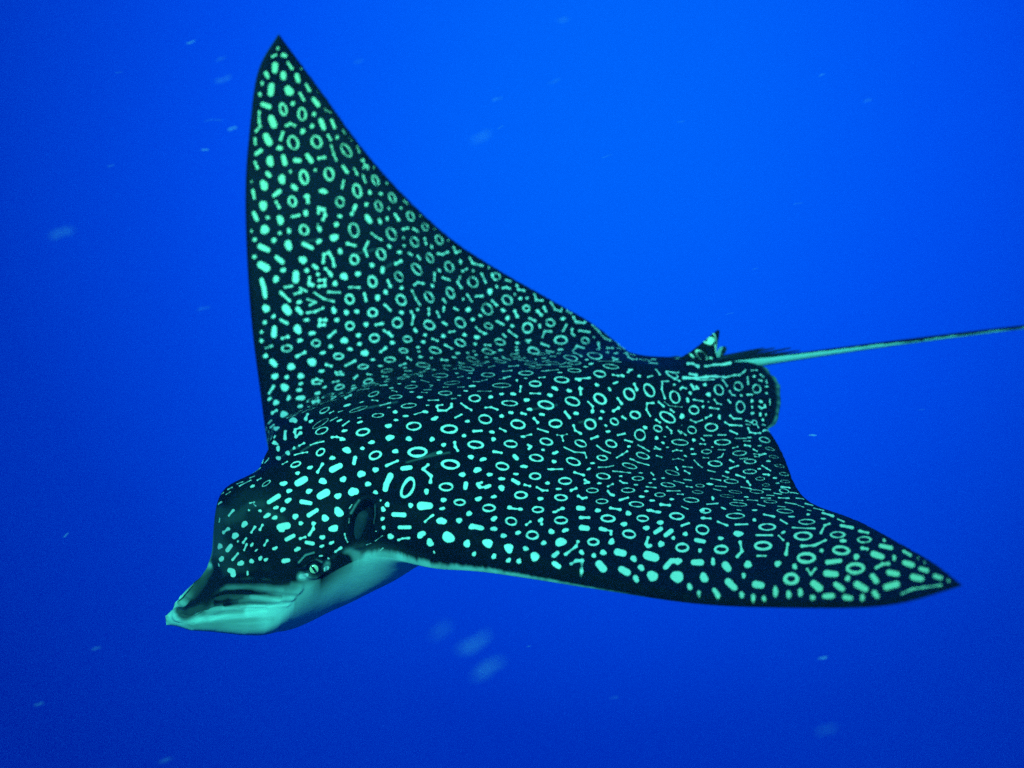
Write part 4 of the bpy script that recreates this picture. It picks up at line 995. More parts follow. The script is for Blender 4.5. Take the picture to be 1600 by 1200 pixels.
bb3720 5946 -503 1879 672 -102 25 -19 99 126 -24 18 -104 -64 -4 11 108 53
db3362 6116 -961 1911 607 -103 26 -19 105 131 -22 35 22 0
bb3562 6096 -723 2048 602 -101 27 -18 106 133 -18 20 -83 50 4 0 79 -50
ob4621 5686 648 1763 825 -96 26 -17 85 116 -29 120 65 100 34
bb4850 5666 947 1656 886 -94 27 -16 81 114 -31 35 -12 -12 25 25 -12 -12
ob3863 5966 -356 2037 647 -99 27 -18 101 129 -21 95 50 100 29
bb3276 6086 -1043 1800 628 -104 25 -20 102 128 -25 20 -56 -15 56 15
db4478 5736 431 1905 762 -96 27 -17 89 120 -26 40 35 0
ob4249 5816 142 1986 711 -97 27 -17 93 123 -24 125 65 180 32
db4063 5926 -124 2101 656 -97 29 -16 100 129 -20 42 20 0
db4878 5756 942 1866 819 -93 28 -16 84 116 -28 65 30 0
bb1359 4945 -3054 -40 704 -172 -39 -59 533 623 257 16 -60 -3 60 3
bt367 2051 -3600 -265 519 -55 98 23 601 689 295 16 -122 11 -22 -9 48 -15 98 11
bb773 4104 -3779 -274 517 -92 56 -3 406 465 160 10 -25 2 25 -2
dd3051 2542 -3984 -142 561 -143 0 -36 -8 0 -119 22 28 0
od2712 4915 -4151 -78 536 -144 0 -37 -9 0 -120 76 66 700 21
bb801 5395 -3735 165 580 -116 29 -19 244 278 52 28 -77 -15 -7 -15 83 29
dd1695 7119 -4314 -32 474 -145 0 -37 -9 0 -120 30 22 0
bb1631 5616 -2751 430 803 -133 2 -34 183 218 18 18 -30 -40 30 40
bb1874 5696 -2480 558 844 -125 11 -29 142 172 -9 18 -33 10 33 -10
ob1474 5836 -2969 526 738 -131 7 -32 178 209 13 110 48 250 23
bb1760 5956 -2661 714 769 -125 12 -28 137 164 -13 16 -50 2 50 -2
bb1974 6076 -2457 911 752 -119 16 -25 118 142 -24 20 -10 -120 -20 -10 30 130
db1702 6136 -2772 816 721 -124 13 -28 134 159 -15 24 22 0
bb1660 6336 -2862 924 675 -122 15 -27 131 154 -18 20 -40 13 -10 -17 50 3
bb1459 6446 -3090 887 641 -124 14 -27 141 164 -12 24 -15 -20 15 20
bb1459 6567 -3120 950 620 -123 16 -27 138 160 -14 22 -37 17 33 7 3 -23
db1245 6697 -3368 882 588 -126 14 -28 150 172 -7 36 28 0
ob2160 5916 -2196 882 804 -116 18 -24 112 137 -28 124 84 550 37
ob1946 6326 -2542 1103 678 -117 19 -24 116 138 -25 112 84 650 32
db1660 6537 -2905 1054 632 -120 17 -25 128 150 -19 36 26 600
ob1159 7167 -3533 1042 515 -142 -2 -38 158 178 -2 96 76 600 28
db1431 6947 -3218 1142 556 -120 19 -25 137 157 -14 40 40 0
bb1831 6567 -2723 1206 618 -117 20 -24 121 142 -23 26 -5 -20 5 20
bb1702 6767 -2906 1251 578 -117 21 -23 126 147 -20 18 -70 -13 70 13
bb1502 7277 -3215 1364 506 -115 24 -22 138 157 -12 16 -50 -47 -10 13 60 33
db1602 7017 -3062 1321 538 -116 23 -22 132 151 -16 20 12 0
bb987 7748 -3756 1119 415 -181 -41 -65 192 211 20 18 -40 -42 0 18 40 24
dp3289 5906 -4008 1067 295 -100 44 -9 148 164 -11 28 20 0
bp4027 6107 -4167 1102 282 -102 43 -11 154 168 -8 20 -35 0 35 0
op3557 4698 -4174 813 320 -103 43 -11 145 161 -15 80 72 500 25
bp4631 4295 -4469 723 311 -110 37 -15 154 170 -11 18 -5 -55 5 55
dp5436 4027 -4682 646 301 -115 33 -17 163 177 -7 26 24 0
bp5705 4698 -4688 794 280 -116 32 -18 167 180 -4 18 -22 -5 22 5
bp6242 4966 -4774 848 261 -128 20 -26 170 183 -2 16 -5 -20 5 20
op4899 5638 -4419 995 277 -107 39 -13 154 168 -10 76 72 600 25
dp6174 5570 -4652 987 253 -123 24 -23 160 172 -7 32 16 0
bp4094 3289 -4388 497 351 -110 37 -15 152 170 -12 18 -207 66 -147 36 -7 6 63 6 133 -38 163 -74
bb787 7307 -3900 778 442 -246 -109 -107 271 297 71 18 -35 -50 35 50
bp6040 3154 -4846 469 304 -129 20 -26 180 195 3 14 -45 0 45 0
bp6376 4027 -4847 659 275 -130 18 -27 182 196 5 16 -25 -20 25 20
bb2260 6206 -2174 1206 695 -112 22 -22 105 128 -31 22 -40 -35 40 35
bb2132 6376 -2364 1270 649 -113 23 -22 110 132 -28 10 -135 -52 -55 8 45 18 145 28
bb2375 6066 -2001 1147 738 -112 22 -22 102 125 -33 22 -50 2 50 -2
bb2518 6106 -1854 1270 711 -110 23 -21 100 123 -33 20 -13 -93 -23 -3 37 97
ob1960 6757 -2648 1449 561 -111 26 -20 120 140 -22 88 76 150 32
db1774 6937 -2869 1410 543 -113 25 -21 127 146 -19 26 26 0
bb1674 7207 -3032 1495 504 -111 28 -19 134 152 -14 18 -70 -10 70 10
ob2403 6386 -2069 1491 612 -108 27 -19 106 127 -29 148 80 300 34
bb2232 6406 -2257 1382 627 -110 25 -21 108 129 -29 20 -25 -20 25 20
db2217 6597 -2330 1531 574 -107 28 -19 112 133 -25 44 44 0
ob1230 8178 -3595 1498 377 -165 -26 -56 191 208 23 100 80 800 30
bb1288 7658 -3476 1358 451 -143 -3 -40 163 182 3 22 -15 -20 15 20
dp3960 6913 -4049 1284 273 -101 43 -10 149 163 -9 26 32 0
bp4832 7315 -4178 1359 255 -106 38 -14 141 154 -15 24 -10 -5 10 5
bp4966 7852 -4098 1488 236 -111 33 -17 133 145 -20 20 -58 -5 -18 25 42 5 32 -25
dp3691 7584 -3918 1431 257 -103 40 -12 132 146 -20 20 24 0
db1159 8859 -3732 1642 286 -220 -80 -93 244 260 59 36 24 0
bp4497 8591 -3899 1648 218 -105 37 -14 132 145 -19 22 0 -15 0 15
dp5436 8725 -3997 1678 202 -120 23 -24 124 136 -25 18 24 0
bb1645 7838 -3179 1822 435 -114 25 -22 157 174 3 20 -73 -33 -23 17 97 17
bb1917 7107 -2764 1663 500 -105 32 -16 128 147 -16 22 -40 20 40 -20
db1817 7377 -2934 1728 473 -104 35 -15 136 154 -11 28 40 0
bb2146 6867 -2486 1692 519 -104 32 -16 120 140 -20 16 -89 -13 -9 27 97 -13
bb1845 7718 -2975 1984 439 -96 42 -10 145 161 -4 20 -110 -30 -40 10 150 20
bb2003 7728 -2816 2196 433 -90 47 -6 145 161 -2 20 -55 -25 55 25
ob2117 7177 -2596 1923 470 -98 39 -11 130 148 -13 108 72 0 30
ob2361 6817 -2243 1873 500 -99 36 -13 119 139 -19 80 64 250 25
ob2718 6326 -1726 1673 591 -105 28 -18 105 127 -27 80 56 250 28
bb2589 6286 -1846 1527 624 -107 26 -19 103 125 -30 22 -30 -20 30 20
db2847 6186 -1531 1600 633 -106 25 -20 101 125 -29 44 30 300
bb2604 6486 -1890 1763 551 -103 31 -16 109 131 -24 18 -47 -53 23 7 23 47
bb2375 6637 -2176 1712 541 -103 32 -16 113 133 -23 8 -5 0 5 0
bb2532 6627 -2016 1848 521 -101 34 -15 114 135 -21 18 -20 -20 20 20
bb2504 6687 -2053 1895 509 -100 35 -14 116 136 -20 14 -40 -30 40 30
ob3033 6166 -1328 1725 617 -105 26 -19 103 127 -26 100 92 500 30
bb1559 8378 -3341 1970 381 -139 -1 -39 194 209 28 16 -40 -15 40 15
bb1788 8438 -3136 2297 398 -120 18 -27 188 201 26 20 -82 -52 -52 8 28 28 108 18
ob1474 8719 -3451 1987 340 -165 -26 -57 219 233 45 48 48 0 25
bb1545 8819 -3398 2118 341 -162 -23 -55 221 234 47 16 -10 -20 10 20
dp4966 9128 -3844 1770 186 -119 23 -24 98 109 -42 22 28 0
bb1302 9489 -3705 1947 212 -424 -283 -236 430 442 190 16 -20 -5 20 5
bb1660 8338 -3239 2066 393 -124 14 -29 181 195 20 12 -30 -5 30 5
bb1459 9479 -3539 2186 257 -320 -180 -165 349 359 136 20 -45 -5 45 5
dp5973 6443 -4482 1169 249 -120 26 -22 167 179 -1 22 22 0
dp6174 7517 -4335 1405 225 -135 10 -32 133 144 -22 60 12 900
db2890 6356 -1547 1859 558 -102 30 -17 108 132 -22 36 32 0
db2775 6446 -1701 1872 541 -101 31 -16 110 133 -22 22 14 0
bb2318 7107 -2376 2093 460 -93 42 -9 129 148 -11 14 -60 0 60 0
bb2175 7407 -2592 2175 443 -91 46 -7 137 154 -6 16 -60 0 60 0
bb2432 7017 -2226 2146 460 -93 42 -9 127 147 -11 18 -20 -15 20 15
bb2074 7898 -2772 2406 429 -84 52 -2 149 164 2 12 -85 0 85 0
db1989 8218 -2910 2450 423 -93 44 -8 163 177 11 40 14 0
ob2704 6677 -1834 2072 491 -96 37 -12 119 140 -15 140 52 50 28
ob2318 7407 -2443 2357 437 -86 49 -4 139 156 -3 136 52 0 28
db2532 6867 -2081 2104 472 -94 40 -10 124 144 -13 36 28 400
bb2518 7037 -2132 2254 453 -90 45 -7 130 150 -8 16 -40 -2 40 2
bb2089 8068 -2790 2523 429 -82 54 -1 153 167 5 12 -50 0 50 0
bb2175 8068 -2687 2650 432 -79 57 1 152 166 5 20 -40 -7 40 7
ob1845 8879 -3110 2582 383 -133 4 -37 201 212 37 96 48 150 23
db2904 6446 -1564 1991 526 -100 32 -15 113 136 -18 36 20 250
db2933 6517 -1552 2111 504 -97 35 -14 117 140 -15 24 14 0
bb3062 6386 -1370 2073 527 -99 32 -15 114 137 -16 16 -40 7 60 17 -20 -23
bb3205 6256 -1168 2010 560 -101 29 -17 110 134 -19 16 -87 -46 3 -2 83 48
bb2303 7728 -2495 2589 433 -81 55 -0 147 162 3 14 -40 10 40 -10
db2074 8498 -2842 2752 427 -95 40 -11 169 180 16 36 12 0
bb2203 8288 -2670 2839 439 -79 56 0 156 168 9 16 -30 -15 30 15
ob2003 8979 -2937 2879 405 -125 11 -32 189 198 30 80 28 150 21
bb2890 6647 -1631 2238 480 -94 38 -11 123 145 -10 16 -67 9 -7 -11 73 3
db2718 6857 -1878 2296 460 -91 43 -8 128 148 -8 32 20 0
db2489 7207 -2203 2393 441 -86 48 -5 136 154 -4 24 12 0
ob2632 7097 -2028 2461 443 -86 48 -5 136 155 -3 88 40 0 23
bb2475 7377 -2265 2535 435 -83 52 -2 141 158 -0 12 -55 -2 55 2
ob2389 7798 -2414 2772 436 -78 57 1 149 163 5 116 44 -30 23
db2790 6897 -1803 2427 453 -88 45 -7 132 153 -4 52 16 0
ob3348 6276 -1023 2168 543 -99 31 -16 114 140 -13 116 52 180 28
bb2604 7367 -2115 2686 437 -80 53 -1 144 161 3 16 -43 23 7 13 37 -37
bb2246 8418 -2635 2965 443 -82 53 -2 157 169 10 12 -83 0 -3 10 87 -10
db2904 6767 -1648 2415 461 -90 42 -8 130 151 -5 32 16 200
bb3190 6446 -1258 2269 505 -95 35 -13 121 145 -9 16 -40 -12 40 12
bb2318 8288 -2535 3019 447 -75 59 3 152 164 7 12 -35 -5 35 5
ob2132 9059 -2779 3129 421 -122 13 -30 180 189 26 80 24 100 18
bb2761 7087 -1886 2608 443 -84 49 -3 139 158 1 12 -40 -3 40 3
bb3047 6677 -1476 2450 469 -90 41 -9 130 153 -3 12 -87 2 3 -14 83 12
bb3534 6186 -790 2193 564 -98 30 -16 112 139 -13 14 30 5 -30 -5
bb2461 7898 -2336 2948 443 -76 58 3 150 164 7 12 -60 5 60 -5
db5079 5846 1156 1968 805 -90 31 -13 83 116 -27 48 25 0
bb4378 5896 240 2253 658 -93 30 -15 101 132 -16 25 -72 -22 72 22
bb4578 5806 521 2052 731 -94 28 -16 92 124 -22 18 -112 0 112 0
db4621 5806 575 2040 739 -94 28 -16 91 123 -23 60 22 0
bb3963 6026 -274 2234 612 -96 30 -15 106 135 -15 15 -121 8 4 8 117 -17
db4192 5926 21 2201 648 -95 30 -15 101 131 -17 42 22 -200
ob3691 6186 -638 2331 557 -96 32 -15 115 143 -9 125 45 150 26
bb3505 6256 -851 2295 540 -97 32 -15 117 143 -10 15 -138 -52 -12 3 150 48
ob4893 5856 912 2098 754 -92 30 -15 89 122 -23 100 65 0 37
ob4649 5926 554 2335 673 -91 31 -14 100 133 -14 115 65 0 37
ob4163 6036 -71 2424 600 -92 33 -13 111 141 -9 120 55 80 32
bb3877 6146 -407 2424 568 -93 33 -14 115 144 -7 15 -133 -12 -8 -4 142 16
db4864 5936 836 2291 706 -90 32 -14 95 129 -17 45 30 0
bb5021 6016 1004 2391 701 -87 34 -12 95 130 -15 25 -83 -33 4 17 79 17
bb5179 5946 1260 2103 775 -87 34 -12 84 117 -25 35 -44 -25 44 25
bb5107 5976 1151 2237 739 -88 34 -12 89 122 -21 25 -40 -10 40 10
db4850 6006 775 2469 671 -88 34 -12 101 135 -11 50 22 0
bb4692 6016 571 2558 642 -88 34 -12 107 140 -7 28 -38 16 38 -16
bb4435 5956 270 2460 627 -91 33 -13 107 138 -10 25 -21 -29 42 8 -21 21
db4320 6036 107 2560 600 -90 35 -12 113 144 -5 45 20 0
bb4235 6106 -10 2668 579 -88 37 -11 118 149 -1 20 -38 19 38 -19
db3963 6156 -323 2517 565 -91 35 -12 118 147 -4 35 18 0
bb4049 6186 -245 2675 558 -88 38 -10 122 152 0 20 -54 -23 -4 9 58 14
db3691 6296 -670 2553 528 -92 36 -12 125 152 -1 40 12 0
bb3591 6416 -813 2646 509 -89 39 -10 132 158 4 18 -19 -19 19 19
db3677 6436 -733 2788 510 -87 41 -8 135 162 8 35 15 0
ob3820 6286 -522 2667 534 -89 38 -10 126 155 2 100 40 0 26
db3963 6286 -367 2812 541 -86 40 -9 129 158 6 40 15 0
ob3362 6617 -1113 2742 481 -87 43 -7 138 162 7 120 40 150 20
db3777 6406 -601 2856 520 -86 41 -8 135 162 9 35 15 0
ob4506 6046 332 2685 608 -87 36 -11 114 147 -2 105 45 0 32
bb4392 6136 145 2869 581 -85 40 -8 123 155 5 25 -42 -38 -4 12 46 25
ob4149 6236 -151 2896 556 -85 41 -8 128 158 7 115 45 0 29
db3991 6376 -371 3042 538 -83 44 -6 136 164 12 45 20 0
bb3863 6416 -519 2972 526 -84 43 -7 137 165 11 15 -75 -8 75 8
ob3648 6577 -791 3025 506 -83 45 -5 143 169 14 120 40 80 26
bb3491 6697 -994 3028 491 -82 46 -5 146 170 15 12 -81 -19 81 19
bb3491 6817 -1014 3234 498 -79 49 -3 151 174 19 15 -44 -6 44 6
db3562 6517 -876 2817 498 -86 42 -8 138 164 9 35 15 0
bb3233 6677 -1269 2661 471 -87 43 -7 137 161 5 20 -12 -19 12 19
bb3205 6797 -1325 2830 466 -84 47 -5 142 165 9 18 -38 -22 38 22
bb3720 6637 -724 3227 518 -80 47 -3 147 172 19 15 -100 0 100 0
ob3934 6496 -467 3230 536 -80 47 -4 143 169 17 90 40 0 26
ob3376 6957 -1176 3285 491 -78 50 -2 154 174 20 75 30 50 20
ob3534 6907 -991 3442 513 -77 51 -1 157 178 24 90 30 50 20
bb3734 6697 -729 3370 526 -78 49 -2 151 175 22 15 -44 -2 44 2
ob5322 6156 1370 2383 719 -83 39 -8 87 121 -20 110 70 0 40
db5179 6166 1170 2573 684 -83 38 -9 97 132 -12 50 35 0
ob4964 6116 880 2669 655 -85 37 -10 106 140 -6 110 60 50 34
bb4735 6116 590 2787 623 -85 38 -10 114 148 -0 28 -62 -21 0 17 62 4
ob4621 6186 407 3000 599 -83 41 -7 122 155 6 105 45 0 32
bb4363 6226 74 3083 572 -82 43 -6 129 160 10 25 -62 19 62 -19
db4149 6346 -194 3149 553 -81 45 -5 136 164 13 55 22 0
db4120 6436 -240 3324 556 -78 47 -3 141 169 18 50 22 0
ob4349 6326 32 3310 574 -78 46 -3 136 165 16 125 50 50 34
bb4092 6547 -299 3543 567 -75 50 -1 147 174 23 28 -69 -6 69 6
db3920 6607 -507 3439 545 -77 49 -2 149 174 22 45 22 0
ob3763 6807 -719 3615 547 -75 52 0 158 180 28 130 45 50 29
bb5551 6456 1628 2602 684 -77 45 -3 87 121 -18 22 -108 -10 4 2 104 8
db5579 6446 1677 2543 690 -77 45 -4 85 119 -20 45 35 0
db5508 6436 1570 2649 680 -77 45 -4 89 123 -16 40 32 0
ob5365 6386 1365 2781 668 -78 44 -4 97 132 -10 100 60 0 37
bb5193 6336 1119 2929 651 -79 42 -6 106 141 -3 22 -77 31 -2 1 78 -32
db5122 6286 1044 2920 648 -80 41 -6 108 143 -1 40 32 0
db5236 6366 1192 2950 653 -78 43 -5 105 140 -3 45 22 -150
bb4936 6256 807 3032 628 -81 41 -7 116 150 4 40 -38 -4 38 4
db4821 6296 634 3195 614 -80 43 -6 123 156 9 55 35 -100
bb4635 6296 386 3274 597 -79 45 -5 129 160 13 28 -75 -12 75 12
bb4335 6456 -23 3619 590 -74 51 0 144 171 23 22 -100 -16 0 2 100 14
db4349 6436 4 3571 588 -74 50 -0 143 171 22 50 30 0
db4306 6496 -51 3678 594 -73 52 1 146 173 25 50 28 100
db4592 6366 320 3482 601 -76 47 -2 134 164 17 48 45 0
bb3991 6727 -454 3782 582 -72 54 2 157 181 30 15 -50 -21 50 21
db3891 6917 -580 4009 604 -69 56 4 167 187 37 41 28 0
ob5751 6857 1844 2816 653 -72 49 -0 88 124 -14 100 75 100 37
bb5637 6787 1678 2987 649 -72 50 0 93 128 -10 25 -31 25 31 -25
bb5508 6657 1509 3045 651 -73 49 -1 97 132 -7 30 -25 -8 12 -33 12 42
ob5322 6537 1260 3173 647 -75 47 -2 106 141 -1 115 68 0 40
bb5064 6406 930 3279 633 -77 44 -4 117 151 7 32 -65 0 65 0
ob4878 6416 666 3463 622 -76 46 -3 127 159 14 125 68 30 40
ob4578 6466 264 3727 616 -72 51 1 140 169 23 105 60 50 37
db4506 6557 165 3985 639 -68 55 4 148 174 29 62 38 0
ob4235 6657 -162 3950 619 -68 56 4 155 180 32 125 65 50 37
db4063 6897 -391 4238 651 -65 59 7 168 188 41 36 28 0
db6023 7528 2171 2869 667 -83 33 -12 111 159 11 58 42 0
db5866 7317 1935 3100 637 -75 44 -4 103 143 2 50 38 -200
db6052 7858 2169 3091 664 -81 35 -10 113 159 14 50 45 0
ob5780 7227 1812 3262 636 -69 52 2 97 133 -4 108 80 0 43
db5579 6927 1549 3341 644 -70 52 2 101 136 -2 55 45 0
db5436 6777 1376 3424 647 -71 50 1 107 141 1 58 38 -200
bb5250 6657 1123 3522 646 -72 49 -0 116 150 8 48 -44 -5 44 5
bb5122 6637 937 3699 648 -71 50 0 125 157 15 35 -38 -9 38 9
bb5107 6677 917 3805 655 -70 51 1 127 159 17 25 -57 -33 31 -8 26 42
db4835 6517 598 3729 634 -72 50 0 134 165 20 62 38 0
db4735 6617 436 4013 654 -68 54 4 142 171 27 62 38 0
bb4692 6677 375 4185 674 -65 57 6 146 173 30 38 -44 29 44 -29
bb4664 6747 327 4344 697 -62 59 8 150 176 33 40 -44 34 44 -34
bb4349 6717 -47 4258 670 -64 59 7 158 181 36 26 -56 19 56 -19
ob4993 6707 751 4027 669 -68 54 3 135 165 23 115 75 100 43
db4549 6797 187 4528 725 -59 62 10 157 179 38 41 41 0
db4721 6827 395 4524 729 -60 61 9 151 175 35 32 40 0
ob4335 6867 -79 4572 726 -58 63 11 165 185 42 115 85 100 40
db5794 7457 1810 3518 638 -68 53 3 103 139 2 48 42 -500
bb6152 7828 2345 2741 687 -75 44 -4 94 136 -5 42 -56 -12 56 12
db6180 7858 2403 2681 690 -73 48 -1 88 128 -11 50 55 0
db6509 8869 2692 2534 545 -50 82 23 24 36 -75 100 90 200
db6423 9089 2576 2812 540 -47 85 25 24 35 -75 70 55 -700
db6280 8919 2420 3079 624 -49 80 22 35 51 -63 82 75 0
db6423 9510 2558 2958 445 -44 89 28 17 25 -82 42 38 -500
db6309 9479 2432 3242 504 -43 88 28 21 31 -77 50 42 -600
db6166 8829 2283 3374 652 -54 71 16 56 79 -42 80 75 0
db6052 8388 2124 3537 666 -74 43 -4 111 152 12 48 45 0
db6080 8879 2135 3760 670 -59 62 10 79 109 -18 80 65 150
db6237 9560 2349 3461 522 -42 88 29 21 31 -76 48 40 -600
db6195 9550 2284 3607 559 -41 87 29 24 34 -74 52 42 -600
db5665 7267 1621 3645 649 -66 55 4 105 140 3 95 70 0
bb5651 7387 1584 3873 663 -64 56 6 110 143 8 32 -118 108 44 -17 74 -92
db5665 7558 1586 4058 679 -62 58 7 114 147 12 52 40 700
bb5894 8108 1884 3882 662 -72 45 -2 125 166 25 38 -31 25 31 -25
bb6037 9189 2053 4127 681 -48 75 21 58 79 -38 45 -34 -25 34 25
bb5880 8498 1837 4301 705 -66 52 3 131 169 31 32 -103 0 -28 -50 72 -50 59 100
ob5408 7017 1282 3921 672 -66 55 4 118 150 12 100 70 0 43
db5265 6937 1088 4069 684 -66 55 5 126 158 19 52 55 0
bb5021 6907 760 4437 724 -62 58 8 141 168 29 32 -2 -91 -32 9 -2 47 36 34
db4936 6927 650 4573 744 -60 60 9 146 171 33 50 58 0
ob4850 7027 542 4874 799 -55 64 13 152 174 38 115 80 0 46
db5622 7588 1527 4244 701 -61 59 8 118 150 16 45 42 0
db5508 7377 1381 4259 706 -61 59 8 121 153 17 55 50 -300
bb5379 7257 1221 4421 728 -61 59 8 128 158 22 60 -44 -10 44 10
db5393 7447 1223 4697 772 -57 61 11 133 161 27 60 50 700
db4793 7127 465 5135 856 -51 68 16 157 176 41 36 36 0
bb4592 6947 227 4868 794 -54 66 14 160 180 41 35 -62 -12 62 12
bb5236 7297 1017 4806 791 -57 62 11 140 166 31 70 -62 -19 62 19
bb5751 8228 1665 4574 745 -57 62 11 123 155 23 65 -31 -38 31 38
db5494 7828 1345 4997 826 -54 63 13 135 162 31 60 50 700
bb5207 7457 983 5186 867 -52 65 14 145 168 36 42 -104 67 -17 -33 121 -33
bb5036 7397 776 5432 926 -48 69 18 152 172 41 52 -56 0 56 0
db5722 8759 1620 5226 871 -51 65 15 135 163 34 68 48 800
bb5665 8228 1553 4912 807 -54 63 13 130 160 29 60 -44 -25 44 25
db5565 8258 1431 5324 895 -51 65 15 138 164 35 90 85 0
db5436 8138 1260 5600 963 -47 68 18 145 168 40 100 100 0
db5536 8779 1402 5997 1068 -42 71 21 150 170 47 70 41 800
db5594 9349 1489 6265 1147 -38 73 24 153 172 50 54 32 850
db5293 8048 1092 5914 1050 -42 72 22 153 171 46 86 64 800
ob2790 7247 -1875 2829 444 -80 53 -1 145 163 7 121 52 50 30
bb2604 7588 -2136 2905 442 -77 56 1 148 163 7 20 -29 -14 29 14
ob2461 8068 -2345 3079 449 -75 58 3 150 163 8 104 43 0 26
bb2704 7618 -2025 3078 450 -76 56 2 149 164 9 20 -65 22 65 -22
bb2446 8549 -2373 3401 466 -77 55 1 154 164 11 17 -67 -40 5 3 62 37
bb2217 8559 -2658 3013 443 -90 44 -7 163 174 14 17 -50 14 50 -14
db2289 8709 -2578 3229 451 -93 40 -10 163 172 15 40 17 0
ob2232 9259 -2644 3399 427 -129 5 -36 177 184 26 86 26 100 20
db2518 8308 -2278 3350 463 -73 59 4 151 162 10 35 17 0
ob2647 7978 -2103 3334 463 -74 57 3 151 163 11 115 43 0 30
bb2947 6967 -1649 2708 450 -83 49 -4 141 161 5 14 -67 -62 5 10 62 53
bb3104 6817 -1444 2702 460 -85 46 -5 140 162 6 14 -72 -7 72 7
db2847 7457 -1825 3149 456 -76 55 1 149 166 11 40 20 100
bb2976 7167 -1657 2994 454 -79 52 -1 148 167 11 14 -58 -14 58 14
ob2690 8238 -2051 3613 482 -72 58 4 156 167 15 81 32 0 26
db2546 8789 -2238 3725 487 -83 48 -4 166 174 22 40 17 0
bb2818 7728 -1884 3372 468 -75 56 2 153 167 14 20 -65 -22 65 22
ob3004 7497 -1654 3425 477 -75 55 1 156 171 18 121 40 50 30
bb2876 7888 -1813 3626 488 -73 57 3 158 171 19 23 -22 -29 22 29
db2561 8438 -2210 3541 476 -72 59 4 153 163 12 40 17 0
ob2332 9389 -2502 3645 439 -141 -8 -46 189 195 37 81 29 100 23
db2546 8569 -2238 3589 479 -73 58 4 156 165 14 29 23 0
ob2761 8348 -1957 3829 504 -70 59 5 163 173 22 63 26 0 23
ob2489 9229 -2300 3873 479 -116 15 -28 192 197 41 81 26 50 23
db2618 8829 -2137 3888 505 -81 49 -3 174 181 29 35 14 0
bb3104 7217 -1513 3245 471 -77 53 -0 153 171 16 14 -79 -14 79 14
db3247 7097 -1331 3320 484 -77 52 -1 154 173 19 63 20 50
bb3362 6807 -1155 3037 480 -81 48 -4 147 170 15 14 -58 -7 58 7
bb2961 7387 -1695 3253 465 -76 54 1 151 168 14 14 -43 -14 43 14
bb3190 7277 -1407 3473 491 -76 53 0 157 175 22 12 -86 -7 86 7
ob3176 7508 -1437 3753 516 -73 55 2 165 180 28 109 26 80 20
bb2990 7768 -1666 3727 502 -73 56 3 162 175 24 14 -79 -14 79 14
bb3305 7197 -1279 3537 504 -75 53 0 160 178 25 12 -58 -12 58 12
ob2976 7998 -1684 3928 524 -70 58 4 170 181 30 115 35 50 26
bb2833 8328 -1854 3957 522 -68 60 6 169 179 28 14 -58 -4 58 4
ob2718 8919 -1995 4167 547 -78 50 -1 193 198 45 86 40 100 23
bb2847 8599 -1846 4191 558 -62 65 10 184 190 39 14 -58 -7 58 7
ob3348 7337 -1236 3798 533 -73 54 2 169 185 33 115 26 50 23
db3190 7698 -1428 3992 546 -70 57 4 176 189 37 46 14 0
bb3205 7788 -1402 4143 570 -68 59 5 183 195 43 12 -79 -7 79 7
bb3333 7497 -1248 4015 561 -70 56 3 176 191 39 12 -72 -7 72 7
bb3047 8128 -1602 4203 570 -65 61 8 186 195 43 14 -72 -3 72 3
ob3104 8188 -1542 4358 602 -61 65 11 198 206 54 109 29 50 20
bb2904 8669 -1774 4385 598 -57 68 13 196 201 50 17 -79 -3 79 3
bb2618 9109 -2127 4060 517 -99 31 -17 201 206 49 20 -65 -7 65 7
bb2661 9349 -2081 4285 543 -124 6 -36 254 255 90 14 -58 -7 58 7
bb2947 8328 -1725 4167 558 -64 63 8 184 192 41 12 -58 -4 58 4
bb2761 9359 -1946 4531 607 -121 8 -34 304 300 128 14 -58 -7 58 7
bb3004 8729 -1659 4638 664 -49 75 19 217 220 67 14 -86 -14 86 14
db3519 7097 -1014 3742 541 -74 53 1 165 184 32 29 35 0
bb3662 7057 -863 3902 571 -71 55 3 169 188 36 17 -86 7 86 -7
ob3448 7447 -1132 4141 588 -68 57 5 182 197 45 144 35 50 30
bb3276 7878 -1340 4385 619 -62 63 9 198 207 55 14 -58 -14 58 14
bb3162 8348 -1477 4644 673 -51 72 17 217 222 69 12 -58 -7 58 7
bb2918 9309 -1784 4868 715 -96 30 -17 360 349 172 17 -58 -14 58 14
bb3047 8859 -1633 4859 730 -41 81 24 231 231 78 12 -43 -14 43 14
db3662 7187 -861 4134 605 -68 57 5 177 194 43 48 19 200
ob3877 6947 -604 4045 608 -68 56 4 168 188 39 98 49 0 36
db3462 7678 -1123 4485 655 -60 64 10 201 211 60 53 17 0
bb3577 7417 -973 4331 633 -64 60 7 189 203 52 13 -29 -4 29 4
ob3276 8278 -1348 4846 735 -46 76 20 226 229 77 138 40 50 33
bb3147 8889 -1526 5122 819 -33 87 30 243 239 87 12 -29 -7 29 7
bb3062 9249 -1629 5201 840 -63 59 7 345 331 162 13 -79 -19 79 19
db3290 8659 -1364 5264 872 -32 87 30 242 238 88 37 22 0
bb3505 7848 -1073 4817 740 -51 72 17 215 222 72 23 -79 -17 79 17
ob3763 7297 -765 4481 676 -61 62 9 188 203 54 155 52 0 54
bb4049 6927 -413 4276 657 -64 60 7 169 189 42 23 -68 -3 68 3
db3419 8248 -1191 5127 829 -39 82 26 232 233 83 58 17 0
bb3233 9169 -1451 5541 972 -33 84 28 273 262 110 26 -79 -23 79 23
db3734 7528 -810 4807 750 -53 69 15 202 213 64 37 30 0
bb4049 7087 -423 4594 718 -58 64 11 178 195 49 23 -72 -29 72 29
bb3619 7968 -961 5213 863 -39 80 25 222 225 78 21 -50 -29 50 29
bb3948 7307 -567 4812 762 -53 68 15 191 204 58 23 -93 3 93 -3
